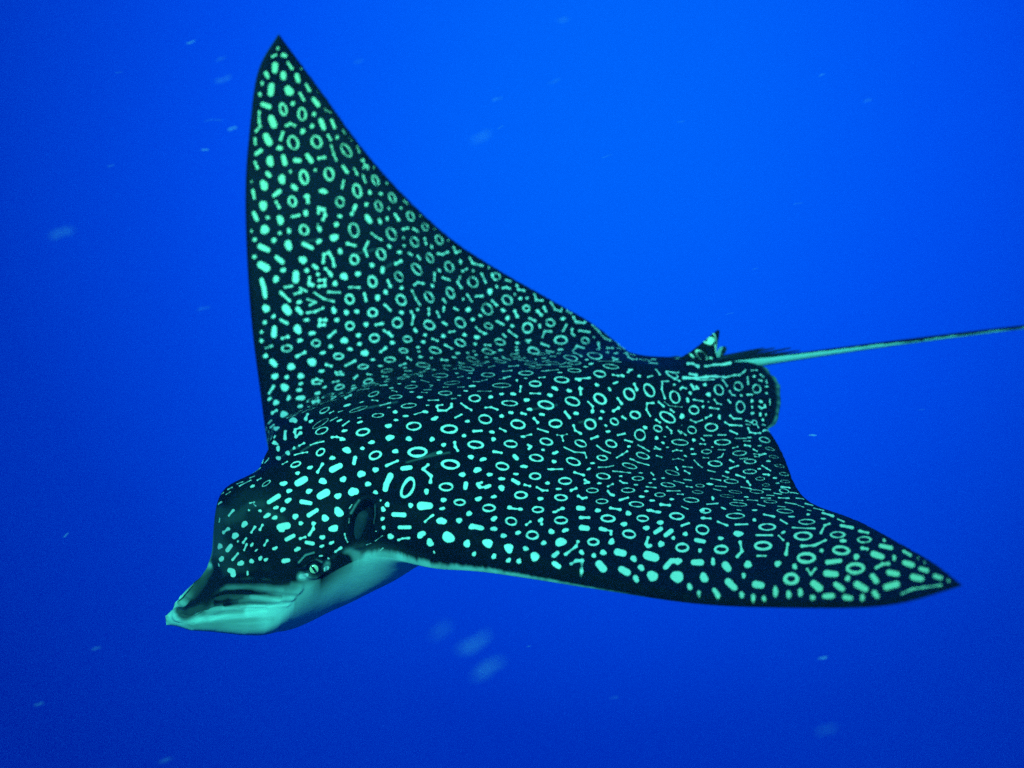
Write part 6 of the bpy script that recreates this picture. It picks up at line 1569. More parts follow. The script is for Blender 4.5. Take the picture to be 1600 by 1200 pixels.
STROKES = """1 relief -12 7 db7167 8498 3390 1452 508 -64 65 10 19 28 -82 260 100 1040
2 relief 3.5 6 ob7167 8448 3386 1447 525 -64 65 10 20 29 -82 420 220 1040 69
3 relief -6 4 db7969 9339 4082 1250 -96 -83 31 -13 13 16 -91 90 90 0
4 relief 3.5 3 ob7969 9339 4082 1250 -96 -83 31 -13 13 16 -91 170 150 0 58
5 relief 3.0 3 bb8083 8679 4202 1152 46 -77 43 -5 19 28 -82 20 -50 55 50 -55
5 relief 3.0 3 bb7969 8709 4098 1178 101 -78 40 -7 19 28 -82 20 -65 20 65 -20
5 relief 3.0 3 bb7840 8969 3984 1235 85 -80 38 -9 17 23 -86 20 -80 -25 80 25
6 relief 2.0 2 bb8054 9029 4160 1205 -39 -80 36 -9 16 22 -86 15 -35 40 35 -40
6 relief 2.0 2 bb7969 9059 4088 1223 -4 -81 35 -10 16 21 -87 15 -45 10 45 -10
6 relief 2.0 2 bb7897 9199 4018 1252 -13 -82 33 -11 14 19 -89 15 -40 -10 40 10
7 relief 2.2 5 bb9099 6957 5090 456 -657 -64 71 14 44 79 -49 35 -100 8 100 -8
7 relief 2.2 5 bb8956 7297 4961 597 -615 -58 83 22 43 77 -50 35 -100 8 100 -8
7 relief 2.2 5 bb8856 7888 4853 777 -563 -57 84 23 44 78 -48 35 -100 -10 100 10
7 relief 2.2 5 bb8741 8398 4734 932 -546 -64 68 12 22 33 -79 35 -100 -10 100 10
7 relief 2.2 5 bb8541 9209 4558 1117 -535 -70 57 4 14 17 -91 35 -175 -10 175 10
8 relief 2.2 5 bb8827 6847 4865 525 -484 -54 90 27 30 49 -70 45 -150 15 150 -15
8 relief 2.2 5 bb8698 7568 4735 762 -404 -50 97 32 25 38 -76 45 -100 -10 100 10
8 relief 2.2 5 bb8598 8198 4632 947 -367 -58 79 20 20 28 -83 45 -100 -10 100 10
8 relief 2.2 5 bb8426 9079 4462 1141 -359 -70 55 3 14 18 -89 45 -175 -20 175 20
9 relief 2.5 4 bb9814 7457 5667 189 -838 -52 101 34 55 109 -28 30 -45 30 45 -30
9 relief 2.5 4 bb9700 6767 5576 221 -786 -63 76 17 48 92 -40 30 -60 35 60 -35
9 relief 2.5 4 bb9528 6707 5457 255 -754 -68 63 8 53 102 -33 30 -75 20 75 -20
10 relief -7 8 bb9428 4555 5358 -52 -800 39 308 173 231 503 235 45 -85 60 85 -60
10 relief -7 8 bb9127 4244 5147 -161 -771 8 236 123 124 258 68 45 -70 90 70 -90
10 relief -7 8 bb8913 4084 4982 -234 -678 31 284 154 93 186 19 45 -50 85 50 -85
11 pale .16 10 bb9428 8609 5336 538 -734 -73 50 -0 22 32 -80 85 -100 20 100 -20
11 pale .16 10 bb9256 8438 5185 634 -696 -70 57 4 26 40 -74 85 -100 20 100 -20
11 pale .16 10 bb9084 8318 5036 735 -663 -69 60 7 30 49 -68 85 -100 12 100 -12
11 pale .16 10 bb8927 8438 4892 843 -633 -69 58 5 25 39 -75 85 -100 12 100 -12
11 pale .16 10 bb8755 8589 4748 952 -596 -66 64 9 21 30 -81 85 -100 18 100 -18
11 pale .16 10 bb8598 8989 4610 1073 -546 -67 63 9 16 20 -88 85 -100 18 100 -18
11 pale .16 10 bb8441 9520 4463 1175 -502 -76 44 -4 11 11 -94 85 -100 25 100 -25
11 pale .16 10 bb8240 10000 4293 1234 -480 -88 23 -19 5 1 -102 80 -100 25 100 -25
12 pale .26 13 bb8398 9740 4436 1192 -521 -81 35 -11 8 7 -98 95 -88 28 88 -28
12 pale .26 13 bb8240 10000 4283 1237 -495 -88 23 -19 5 1 -102 90 -88 28 88 -28
14 pale 0.60 3 bb9857 5205 5680 20 -859 -20 176 85 98 209 39 55 -60 90 60 -90
14 pale 0.60 3 bb9528 2302 5370 -343 -919 -95 6 -31 45 84 -48 55 -80 135 80 -135
14 pale 0.60 3 bb9227 1822 5099 -535 -859 -26 165 74 118 246 57 55 -90 100 90 -100
14 pale 0.60 3 bb9027 2022 4891 -605 -804 -57 95 28 62 120 -27 55 -75 50 75 -50
15 pale 0.54 6 bb9814 7457 5667 189 -838 -52 101 34 55 109 -28 30 -45 30 45 -30
15 pale 0.54 6 bb9700 6767 5576 221 -786 -63 76 17 48 92 -40 30 -60 35 60 -35
15 pale 0.54 6 bb9528 6707 5457 255 -754 -68 63 8 53 102 -33 30 -75 20 75 -20
16 pale 0.36 3 bb8469 9810 4494 1174 -617 -80 37 -9 8 5 -99 55 92 -8 -92 8
16 pale 0.36 3 bb8627 9229 4630 1085 -631 -69 59 6 14 17 -90 55 92 -8 -92 8
16 pale 0.36 3 bb8827 8809 4801 948 -676 -69 58 5 20 28 -83 55 150 -25 -150 25
17 pale 0.48 3 db8140 9359 4223 1223 -194 -82 33 -12 13 15 -91 90 40 -200
18 pale 0.48 3 db7783 9650 3912 1308 -114 -84 31 -14 9 9 -96 70 40 -400
19 pale 0.30 5 db7411 9750 3577 1445 25 -76 46 -3 7 6 -97 100 80 0
20 pale 0.18 6 bb8813 6757 4866 499 -471 -53 93 29 29 47 -71 45 -165 20 165 -20
20 pale 0.18 6 bb8684 7508 4728 750 -379 -50 98 32 24 36 -78 45 -100 -8 100 8
20 pale 0.18 6 bb8584 8128 4625 936 -336 -58 81 21 20 28 -82 45 -100 -8 100 8
20 pale 0.18 6 bb8426 8939 4474 1119 -325 -69 58 5 15 19 -88 45 -150 -20 150 20
21 dark 1 3 db6924 7518 3230 1404 759 -62 68 11 40 63 -60 120 50 0
22 dark 1 1.2 bb7067 8258 3303 1492 600 -62 68 12 23 33 -79 12 15 -100 -15 100
22 dark 1 1.2 bb7167 8879 3359 1532 419 -64 66 10 15 21 -87 12 10 -115 -10 115
23 dark .7 1.5 bb7239 8278 3470 1355 529 -66 61 7 22 33 -79 10 -15 110 15 -110
23 dark .7 1.5 bb7096 7718 3382 1319 678 -63 67 11 31 47 -70 10 -45 80 45 -80
24 dark .92 5 bb9571 5896 5486 132 -754 -59 85 23 75 152 0 95 -75 70 75 -70
24 dark .92 5 bb9256 4665 5252 -48 -761 5 228 118 146 309 104 95 -70 90 70 -90
24 dark .92 5 bb8970 4134 5031 -212 -714 21 262 140 99 201 29 95 -65 105 65 -105
25 pale .22 14 bb9714 9499 5570 443 -887 -64 71 14 13 13 -94 45 -125 0 125 0
25 pale .22 14 bb9499 9960 5385 566 -890 -75 47 -3 7 -0 -103 45 -125 0 125 0
25 pale .22 14 bb9313 9870 5223 684 -883 -69 58 5 8 4 -100 45 -100 3 100 -3
25 pale .22 14 bb9170 9690 5083 799 -866 -69 58 5 12 11 -95 45 -100 3 100 -3
25 pale .22 14 bb9013 9600 4942 914 -851 -71 54 2 13 15 -92 45 -100 3 100 -3
25 pale .22 14 bb8827 9670 4786 1022 -831 -72 53 1 12 12 -95 45 -112 15 112 -15
25 pale .22 14 bb8627 10000 4615 1126 -807 -78 41 -7 5 -1 -104 45 -112 15 112 -15
26 pale .42 16 bb8584 10000 4578 1146 -795 -80 38 -9 5 -0 -103 45 -135 60 135 -60
27 pale -.55 6 bb7725 9880 3857 1333 -173 -84 30 -14 6 4 -100 50 -110 50 110 -50
27 pale -.55 6 bb7554 9890 3707 1389 -93 -81 37 -9 6 3 -100 50 -65 50 65 -50
28 pale .02 18 db8255 5385 4507 145 463 -37 126 47 42 72 -56 304 184 -250
29 pale .035 4 bb8226 5385 4487 148 489 -38 124 45 43 76 -54 25 -70 40 70 -40
29 pale .035 4 bb8140 5706 4406 270 565 -49 100 30 44 76 -54 25 -70 5 70 -5
30 pale .03 4 bb8069 6647 4310 626 510 -64 68 11 35 59 -63 25 -100 -60 100 60
31 pale .04 5 bb8398 4755 4621 -77 252 -14 178 78 39 67 -60 35 -85 30 85 -30
32 pale .12 1.2 bb5823 5756 2296 1171 1037 -80 43 -5 62 94 -43 5 -170 45 170 -45
32 pale .12 1.2 bb5579 5666 1978 1232 1046 -84 38 -8 68 102 -39 5 -160 30 160 -30
33 pale .10 1.2 bb5737 5706 2181 1173 1050 -81 41 -6 64 98 -41 4 -88 30 88 -30
33 pale .10 1.2 bb5594 5646 1998 1183 1061 -84 38 -8 68 102 -39 4 -88 30 88 -30
34 pale .10 1.2 bb6767 4965 3380 21 1079 -53 93 24 81 140 -20 5 -150 85 150 -85
35 pale .10 1.2 bb7110 4354 3564 -259 931 9 212 93 131 239 37 5 -130 75 130 -75
36 pale .10 1.2 bb5694 4835 2297 -260 1263 -64 75 13 134 222 21 5 -100 20 100 -20
36 pale .10 1.2 bb5522 4885 2112 -203 1277 -68 70 9 132 215 18 5 -100 20 100 -20
36 pale .10 1.2 bb5365 4925 1921 -152 1287 -70 66 7 130 209 14 5 -100 20 100 -20
37 pale .09 1.2 bb3877 2492 -972 -4863 1294 -89 70 3 62 96 -76 5 -60 40 60 -40
38 pale .09 1.2 bb4778 2392 -87 -6018 1600 -94 63 -0 50 80 -85 5 -150 20 150 -20
39 pale .09 1.2 bb4220 2573 -650 -5380 1439 -91 67 2 56 88 -81 5 -92 20 92 -20
39 pale .09 1.2 bb4063 2442 -842 -5292 1474 -91 67 2 57 89 -80 5 -92 20 92 -20
40 pale .09 1.2 bb3462 5696 -660 1275 859 -107 20 -22 92 120 -32 5 -125 25 125 -25
41 pale .09 1.2 bb3877 5385 -32 864 1072 -100 26 -17 93 128 -29 5 -100 18 100 -18
41 pale .09 1.2 bb3705 5425 -268 869 1047 -102 24 -18 95 129 -29 5 -100 18 100 -18
42 pale .08 6 bb8512 2202 4526 -892 -222 200 647 367 39 69 -63 45 10 -150 -10 150
42 pale .08 6 bb8641 2663 4633 -707 -422 200 648 377 44 79 -55 45 -10 -150 10 150
43 dark .75 2.5 ob7969 9339 4082 1250 -96 -83 31 -13 13 16 -91 150 130 0 46
44 dark .9 2 bb7282 8669 3495 1398 415 -68 58 5 18 25 -84 25 -20 130 20 -130
44 dark .9 2 bb7153 8018 3411 1354 611 -64 65 10 26 38 -75 25 -30 110 30 -110
44 dark .9 2 bb7010 7518 3318 1328 732 -62 68 11 36 57 -64 25 -40 50 40 -50
45 pale -.16 2 bb9757 8819 5613 349 -842 -57 87 25 16 19 -89 20 -90 25 90 -25
45 pale -.16 2 bb9599 8719 5487 460 -778 -72 54 2 20 27 -83 20 -90 25 90 -25
45 pale -.16 2 bb9428 8749 5331 551 -752 -73 50 -0 20 28 -83 20 -112 8 112 -8
45 pale -.16 2 bb9242 8689 5169 671 -732 -70 57 4 20 29 -82 20 -112 8 112 -8
45 pale -.16 2 bb9056 8699 5002 806 -717 -70 57 5 21 30 -81 20 -125 -2 125 2
45 pale -.16 2 bb8870 8939 4826 946 -712 -70 56 4 19 26 -84 20 -125 -2 125 2
46 pale .14 2 bb9771 9530 5624 352 -895 -55 91 28 11 7 -98 20 -125 20 125 -20
46 pale .14 2 bb9571 9239 5451 508 -833 -73 50 -0 17 21 -88 20 -125 20 125 -20
46 pale .14 2 bb9356 9159 5263 627 -808 -71 55 3 17 21 -88 20 -125 10 125 -10
46 pale .14 2 bb9156 9009 5084 766 -779 -70 58 5 18 24 -86 20 -125 10 125 -10
46 pale .14 2 bb8956 9019 4905 902 -751 -71 54 3 19 26 -85 20 -125 10 125 -10
46 pale .14 2 bb8755 9229 4726 1037 -725 -70 57 4 16 20 -88 20 -125 10 125 -10
47 pale -.16 2 bb9714 10000 5573 445 -919 -64 71 14 6 -4 -106 17 -125 18 125 -18
47 pale -.16 2 bb9499 9920 5385 566 -887 -75 47 -2 8 2 -101 17 -125 18 125 -18
47 pale -.16 2 bb9285 9570 5202 696 -859 -70 58 5 13 14 -93 17 -125 8 125 -8
47 pale -.16 2 bb9099 9399 5026 838 -833 -69 58 5 15 19 -90 17 -125 8 125 -8
47 pale -.16 2 bb8856 9489 4810 998 -809 -71 54 2 14 17 -91 17 -175 10 175 -10
48 pale .14 2 bb9142 8318 5090 694 -673 -69 59 6 31 51 -67 20 -125 5 125 -5
48 pale .14 2 bb8956 8498 4915 837 -651 -70 57 5 24 37 -77 20 -125 5 125 -5
48 pale .14 2 bb8755 8759 4740 980 -631 -67 61 8 19 27 -83 20 -125 2 125 -2
48 pale .14 2 bb8569 9399 4569 1130 -610 -72 53 2 12 14 -93 20 -125 2 125 -2
49 pale -.14 2 bb9170 7397 5136 512 -688 -60 80 20 74 144 -4 20 -105 15 105 -15
49 pale -.14 2 bb9013 7618 4996 651 -635 -51 96 31 71 135 -9 20 -105 15 105 -15
49 pale -.14 2 bb8884 8218 4857 829 -587 -66 64 9 32 53 -66 20 -125 -10 125 10
49 pale -.14 2 bb8698 8709 4696 996 -579 -66 65 10 19 26 -84 20 -125 -10 125 10
49 pale -.14 2 bb8541 9319 4548 1132 -559 -71 54 2 13 15 -92 20 -95 12 95 -12
49 pale -.14 2 bb8355 9950 4398 1207 -548 -86 26 -17 6 1 -101 20 -95 12 95 -12
50 pale .12 2 bb8941 6466 4984 383 -556 -57 87 24 39 69 -56 20 -112 5 112 -5
50 pale .12 2 bb8813 7017 4854 573 -495 -54 91 27 29 47 -71 20 -112 5 112 -5
50 pale .12 2 bb8698 7728 4732 800 -425 -51 94 30 25 39 -75 20 -125 -8 125 8
50 pale .12 2 bb8569 8458 4594 1012 -381 -61 73 15 18 25 -85 20 -125 -8 125 8
51 pale -.12 2 bb8841 6406 4905 391 -474 -52 97 31 33 55 -66 17 -120 5 120 -5
51 pale -.12 2 bb8727 7087 4779 620 -393 -50 98 32 24 36 -78 17 -120 5 120 -5
51 pale -.12 2 bb8612 7838 4658 859 -319 -53 90 27 21 31 -81 17 -125 -10 125 10
51 pale -.12 2 bb8469 8599 4515 1061 -288 -64 68 12 17 22 -86 17 -125 -10 125 10
52 pale .16 2 bb8741 8218 4749 892 -523 -61 74 16 25 38 -76 30 -112 -12 112 12
52 pale .16 2 bb8598 8849 4612 1057 -513 -65 65 10 16 22 -87 30 -112 -12 112 12
52 pale .16 2 bb8455 9479 4483 1164 -506 -75 46 -3 11 12 -94 30 -75 10 75 -10
53 relief -2.2 2.2 bb9084 6406 5104 330 -630 -61 79 19 47 87 -44 13 -90 30 90 -30
53 relief -2.2 2.2 bb8927 6867 4950 495 -568 -59 81 20 36 62 -61 13 -145 0 145 0
53 relief -2.2 2.2 bb8770 7728 4789 776 -503 -52 93 29 33 54 -65 13 -160 -20 160 20
53 relief -2.2 2.2 bb8612 8649 4629 1021 -481 -63 69 13 18 24 -85 13 -130 -25 130 25
54 pale -.25 1.8 bb9084 6406 5104 330 -630 -61 79 19 47 87 -44 13 -90 30 90 -30
54 pale -.25 1.8 bb8927 6867 4950 495 -568 -59 81 20 36 62 -61 13 -145 0 145 0
54 pale -.25 1.8 bb8770 7728 4789 776 -503 -52 93 29 33 54 -65 13 -160 -20 160 20
54 pale -.25 1.8 bb8612 8649 4629 1021 -481 -63 69 13 18 24 -85 13 -130 -25 130 25
55 relief -1.6 2.2 bb9113 7888 5074 646 -651 -59 81 21 90 176 19 13 -95 5 95 -5
55 relief -1.6 2.2 bb8984 8178 4948 771 -621 -66 65 10 36 62 -59 13 -95 5 95 -5
55 relief -1.6 2.2 bb8798 8519 4783 923 -607 -67 62 8 22 33 -79 13 -150 -10 150 10
55 relief -1.6 2.2 bb8612 9099 4613 1084 -584 -68 61 7 15 19 -89 13 -105 10 105 -10
55 relief -1.6 2.2 bb8426 9790 4458 1187 -566 -81 36 -10 8 5 -99 13 -105 10 105 -10
56 pale -.14 2 bb9113 7888 5074 646 -651 -59 81 21 90 176 19 13 -95 5 95 -5
56 pale -.14 2 bb8984 8178 4948 771 -621 -66 65 10 36 62 -59 13 -95 5 95 -5
56 pale -.14 2 bb8798 8519 4783 923 -607 -67 62 8 22 33 -79 13 -150 -10 150 10
56 pale -.14 2 bb8612 9099 4613 1084 -584 -68 61 7 15 19 -89 13 -105 10 105 -10
56 pale -.14 2 bb8426 9790 4458 1187 -566 -81 36 -10 8 5 -99 13 -105 10 105 -10
57 relief -1.4 3 bb9356 8939 5267 611 -778 -71 55 3 18 24 -86 15 -130 45 130 -45
57 relief -1.4 3 bb9113 8649 5044 764 -710 -69 58 5 21 31 -81 15 -170 20 170 -20
57 relief -1.4 3 bb8856 8769 4829 926 -678 -70 57 5 20 29 -82 15 -130 5 130 -5
58 pale -.14 8 bb8841 6537 4903 429 -488 -53 94 29 32 53 -67 65 -112 5 112 -5
58 pale -.14 8 bb8741 7147 4783 638 -414 -51 97 31 25 38 -76 65 -112 5 112 -5
58 pale -.14 8 bb8641 7768 4680 836 -346 -52 92 28 22 33 -79 65 -92 -2 92 2
58 pale -.14 8 bb8541 8298 4577 990 -307 -60 76 17 19 26 -84 65 -92 -2 92 2
58 pale -.14 8 bb8412 8869 4462 1116 -287 -68 59 6 16 20 -88 65 -92 -2 92 2
59 pale .35 .9 bb8083 8679 4202 1152 46 -77 43 -5 19 28 -82 6 -50 55 50 -55
59 pale .35 .9 bb7969 8709 4098 1178 101 -78 40 -7 19 28 -82 6 -65 20 65 -20
60 pale .40 .9 bb8040 9009 4150 1206 -27 -80 36 -9 16 22 -86 7 -35 35 35 -35
60 pale .40 .9 bb7954 9049 4073 1225 7 -81 35 -10 16 22 -87 7 -50 15 50 -15
60 pale .40 .9 bb7868 9209 4000 1256 -2 -82 34 -11 14 18 -89 7 -40 -15 40 15
61 pale .30 .9 bb7153 7778 3438 1291 642 -64 66 10 29 45 -71 7 -35 60 35 -60
61 pale .30 .9 bb7053 7508 3367 1288 714 -63 68 11 35 55 -65 7 -30 35 30 -35
62 pale .22 .9 bb6981 8028 3233 1516 675 -61 69 12 27 40 -74 6 5 -85 -5 85
62 pale .22 .9 bb7053 8478 3277 1556 556 -61 69 13 20 29 -81 6 10 -65 -10 65
63 pale .25 1 bb9056 2002 4922 -598 -816 -60 88 23 64 124 -24 17 150 -95 -150 95
63 pale .25 1 bb9299 1682 5158 -556 -898 103 456 267 219 478 211 17 55 -75 -55 75
63 pale .25 1 bb9514 2052 5356 -378 -898 -89 21 -21 50 97 -40 17 55 -75 -55 75
63 pale .25 1 bb9814 3864 5569 -208 -960 84 420 249 222 497 232 17 70 -135 -70 135"""
# ---------------- markings: every ring, dot and bar sits on the skin by its place on the grid ----------------
def shape_sd(t, s, q):
    """signed distance of plane points q (k,2) to a ring 'o', dot 'd' or bar 'b'"""
    if t in 'od':
        rx, ry, an = s[0], s[1], math.radians(s[2])
        x = q[..., 0]*math.cos(an)+q[..., 1]*math.sin(an); y = -q[..., 0]*math.sin(an)+q[..., 1]*math.cos(an)
        def ell(rx, ry):
            rx = max(rx, .3); ry = max(ry, .3)
            r = np.sqrt((x/rx)**2+(y/ry)**2)+1e-6
            return (r-1)*r/np.sqrt((x/rx**2)**2+(y/ry**2)**2+1e-12)
        d = ell(rx, ry)
        if t == 'o':
            lw = min(s[3], ry*.62)
            lx = lw*min(1.25, (rx/ry)**.5) if ry < .55*rx else lw
            d = np.maximum(d, -ell(rx-lx, ry-lw*(.8 if ry < .5*rx else 1)))
        a = np.arctan2(y, x); f1, f2, f3 = (s[0]*7.3) % 6.28, (s[1]*5.1+an*9) % 6.28, (s[0]*3.7+s[1]*11) % 6.28     # no two alike
        return d+min(ry, 7)*(.38 if t == 'o' else 1)*(.085*np.sin(2*a+f1)+.075*np.sin(3*a+f2)+.03*np.sin(5*a+f3))
    w, pts = s[0], np.array(s[1:]).reshape(-1, 2); d = np.full(q.shape[:-1], 1e3)
    for a, b in zip(pts[:-1], pts[1:]):
        ab = b-a; k = np.clip(((q-a)@ab)/(ab@ab+1e-9), 0, 1)
        L = np.linalg.norm(ab); e = 1-.30*(1-(2*k-1)**2)+.10*np.sin(k*5+L) if L > 2.2*w and w < 3.4 else 1+.06*np.sin(k*3+L)     # knobbly ends, thinner waist
        d = np.minimum(d, np.linalg.norm(q-a-k[..., None]*ab, axis=-1)-w*e)
    return d
def decode(rec):
    t, k = rec[0], rec[1]; v = [float(a) for a in rec[2:].split()]
    return t, k, v[0]*1e-4, v[1]*1e-4, np.array(v[2:5])*1e-4, np.array(v[5:8])*1e-5, np.array(v[8:11])*1e-5, [a*.1 for a in v[11:]]
def stamp(field, P, rec, reach=4.0, N=None, other=False):
    t, k, u, v, c, ex, ey, s = rec
    n, m = P.shape[:2]
    i, j = int(round(u*(n-1))), int(round(v*(m-1)))
    if other:
        dd = ((P-c)**2).sum(-1); i, j = np.unravel_index(dd.argmin(), dd.shape)
        if dd[i, j] > .02**2: return
    if t in 'od': R = max(s[0], s[1])
    else: R = s[0]+np.abs(np.array(s[1:])).max()
    R += reach
    Rm = R*max(np.linalg.norm(ex), np.linalg.norm(ey))
    i1, j1 = min(max(i, 2), n-3), min(max(j, 2), m-3)
    si = np.linalg.norm(P[i1+2, j1]-P[i1-2, j1])/4; sj = np.linalg.norm(P[i1, j1+2]-P[i1, j1-2])/4
    # the grid may be skewed: widen accordingly
    du = (P[i1+2, j1]-P[i1-2, j1]); dv = (P[i1, j1+2]-P[i1, j1-2])
    sk = np.linalg.norm(np.cross(du, dv))/(np.linalg.norm(du)*np.linalg.norm(dv)+1e-12)
    wi = int(min(260, Rm/max(si*max(sk, .25), 1e-5)*1.35+4)); wj = int(min(420, Rm/max(sj*max(sk, .25), 1e-5)*1.35+4))
    if N is not None: wi, wj = int(wi*1.8), int(wj*1.8)
    a, b, e, f = max(0, i-wi), min(n, i+wi+1), max(0, j-wj), min(m, j+wj+1)
    D = P[a:b, e:f]-c
    nn = np.cross(ex, ey); nn /= np.linalg.norm(nn)
    A = np.stack([ex, ey], 1); pin = np.linalg.pinv(A)
    q = D@pin.T
    sd = shape_sd(t, s, q)
    off = np.abs(D@nn)
    if N is None: sd = np.where(off < Rm*1.5+.01, sd, 9.)
    else:            # broad soft strokes: fade where the skin turns away
        sgn = np.sign(N[i1, j1]@nn)
        sd = sd+np.maximum(off-.004, 0)/np.linalg.norm(ex)*.8+60*np.clip(.02-sgn*(N[a:b, e:f]@nn), 0, 1)
    field[a:b, e:f] = np.minimum(field[a:b, e:f], sd)
def vnoise(x, seed=0):
    """smooth 1-D noise in 0..1"""
    r = np.random.default_rng(seed).random(4096); x = np.asarray(x); k = np.floor(x).astype(int); f = x-k; f = f*f*(3-2*f)
    return r[k % 4096]*(1-f)+r[(k+1) % 4096]*f

fields = {k: np.full(g.shape[:2], 9.) for k, g in dict(GRIDS, t=Ptail).items()}
ALL = dict(GRIDS, t=Ptail); NEAR = dict(p='b', d='', t='b', b='pt')
for line in SPOTS.split('\n'):
    rec = decode(line); stamp(fields[rec[1]], ALL[rec[1]], rec)
    if rec[1] in 'p' or (rec[1] == 'b' and rec[2] < .05 and abs(rec[3]-.5) < .45):       # markings that run on across a seam
        for k in NEAR[rec[1]]:
            if k == 'b':
                r0 = int(NS*.25); stamp(fields['b'][:r0], Ptop[:r0], rec, other=True)
            else: stamp(fields[k], ALL[k], rec, other=True)
spot = fields['b']
# relief and soft tones on head: eye socket, spiracle, folds of the mouth; some tones are painted light and shade
relief = np.zeros((NS, NTOP)); tone = np.zeros((NS, NTOP)); dark = np.zeros((NS, NTOP))
groups = {}
for line in STROKES.split('\n'):
    sid, nm, amp, wd, rest = line.split(None, 4); groups.setdefault((int(sid), nm, float(amp), float(wd)), []).append(decode(rest))
Nrm = grid_normals(Ptop)
for (sid, nm, amp, wd), recs in groups.items():
    f = np.full((NS, NTOP), 99.)
    for r in recs: stamp(f, Ptop, r, 3*wd, Nrm)
    soft = np.exp(-(np.maximum(f, 0)/wd)**2)
    if nm == 'relief':
        relief += amp*.001*soft
        if sid <= 5: relief += amp*.001*soft[:, ::-1]       # socket and breathing hole on the far side too
    elif nm == 'pale': tone += amp*soft  # pale marks; also painted highlights, head sheen, chin light and groove shade
    else: dark = np.maximum(dark, amp*soft)  # shade painted into the snout hollow and the spiracle slit
relief *= np.clip((1-np.abs(TT))*30, 0, 1)
Ptop = Ptop+Nrm*relief[..., None]
# pale underside: creeps round the margin near the head, fades outwards
w_ = np.interp(S, *HW); edge = (w_-np.abs(Ctop[..., 1]))*.62*np.where(S > .083, 1, 0)+np.where(S > .083, 0, 1)
nz = vnoise(np.abs(Ctop[..., 1])*520, 3)*.40+vnoise(np.abs(Ctop[..., 1])*190, 6)*.3+vnoise(np.abs(Ctop[..., 1])*50, 4)*.3
ay_ = np.abs(Ctop[..., 1])
edge = np.sqrt(np.clip(1-(1-np.minimum(edge/(.012+.035*(1-np.minimum(ay_, 1))), 1))**2, 0, 1))      # 0 on the very margin, 1 on the flat of the back
thr = (.03+.15*nz)*sstep(.62, .34, ay_)*sstep(.40, .36, S)
rim = sstep(thr+.10, thr-.06, edge)*(thr > .01)*sstep(.0, .08, thr)*(.55+.45*vnoise(ay_*90, 21))
hd_ = sstep(.33, .42, S)
zr = (Ctop[..., 2]-head_tab(3, S))/(head_tab(2, S)-head_tab(3, S)+1e-9)
cheek = hd_*sstep(.26, .0, zr)*.30
snout = sstep(.475, .50, S)*.06
tau_ = np.abs(Ctop[..., 1])/(w_+1e-6)
lip_edge = sstep(.468, .50, S)*sstep(.62, 1.0, tau_)*.42
far_rim = .24*sstep(.34, .12, edge)*(S > .083)*(Ctop[..., 1] < -.15)
pale_top = np.clip(np.maximum(np.maximum(np.maximum(np.maximum(far_rim, rim), cheek), lip_edge), snout)+tone, 0, 1)*(1-.97*np.clip(dark, 0, 1))
pale_bot = np.ones((NS, NBOT))
wing_ = np.abs(Cbot[..., 1])
pale_bot = 1-.55*sstep(.55, .95, wing_)*(.6+.4*vnoise(wing_*40, 8))
lip = sstep(.72, 1, np.abs(TB))*sstep(.33, .44, S)
pale_bot = pale_bot*(1-lip)+lip*np.where(TB < 0, pale_top[:, :1], pale_top[:, -1:])
# ---------------- materials ----------------
def skin_material():
    t = NT('ray_skin')
    n1 = t.noise(9, 5); n2 = t.noise(60, 3); n3 = t.noise(420, 2)
    base = t.mix(n1, (.0018, .0034, .0042), (.0050, .0085, .0088))
    base = t.mix(t.math('MULTIPLY', t.ramp(n2, .55, .8), .35), base, (.012, .020, .021))
    pale = t.mix(t.noise(26, 4), (.27, .48, .44), (.42, .66, .61))
    col = t.mix(t.attr('pale'), base, pale)
    inner = t.mix(n2, (.66, .82, .72), (.80, .94, .86)); outer = t.mix(n2, (.68, .82, .46), (.82, .93, .58))
    mark = t.mix(t.ramp(t.attr('span'), .35, .9), inner, outer)
    m = t.math('SUBTRACT', 1, t.ramp(t.attr('spot'), -1.25, .15))
    m = t.math('MULTIPLY', m, t.math('SUBTRACT', 1, t.math('MULTIPLY', t.attr('pale'), .8)))
    m = t.math('MULTIPLY', m, t.math('MULTIPLY_ADD', n3, .25, .80))
    m = t.math('MULTIPLY', m, t.math('SUBTRACT', 1, t.math('MULTIPLY', t.attr('fade'), .20)))
    col = t.mix(m, col, mark)
    h = t.math('ADD', t.math('ADD', t.math('MULTIPLY', n3, .5), t.math('MULTIPLY', m, .35)), t.math('MULTIPLY', n2, 1.6))
    t.bsdf(col, t.math('MULTIPLY_ADD', n2, .2, .48), .045, bump=h, bstr=.22, bdist=.0015)
    return t.m
def plain(name, a, b, scale=80, rough=.45, spec=.4):
    t = NT(name); n = t.noise(scale, 4); t.bsdf(t.mix(n, a, b), rough, spec, bump=n, bstr=.15, bdist=.001); return t.m
def spine_material(): return plain('dark_spine', (.004, .007, .010), (.014, .02, .024), 160)
SKIN = skin_material(); SPINE = spine_material()
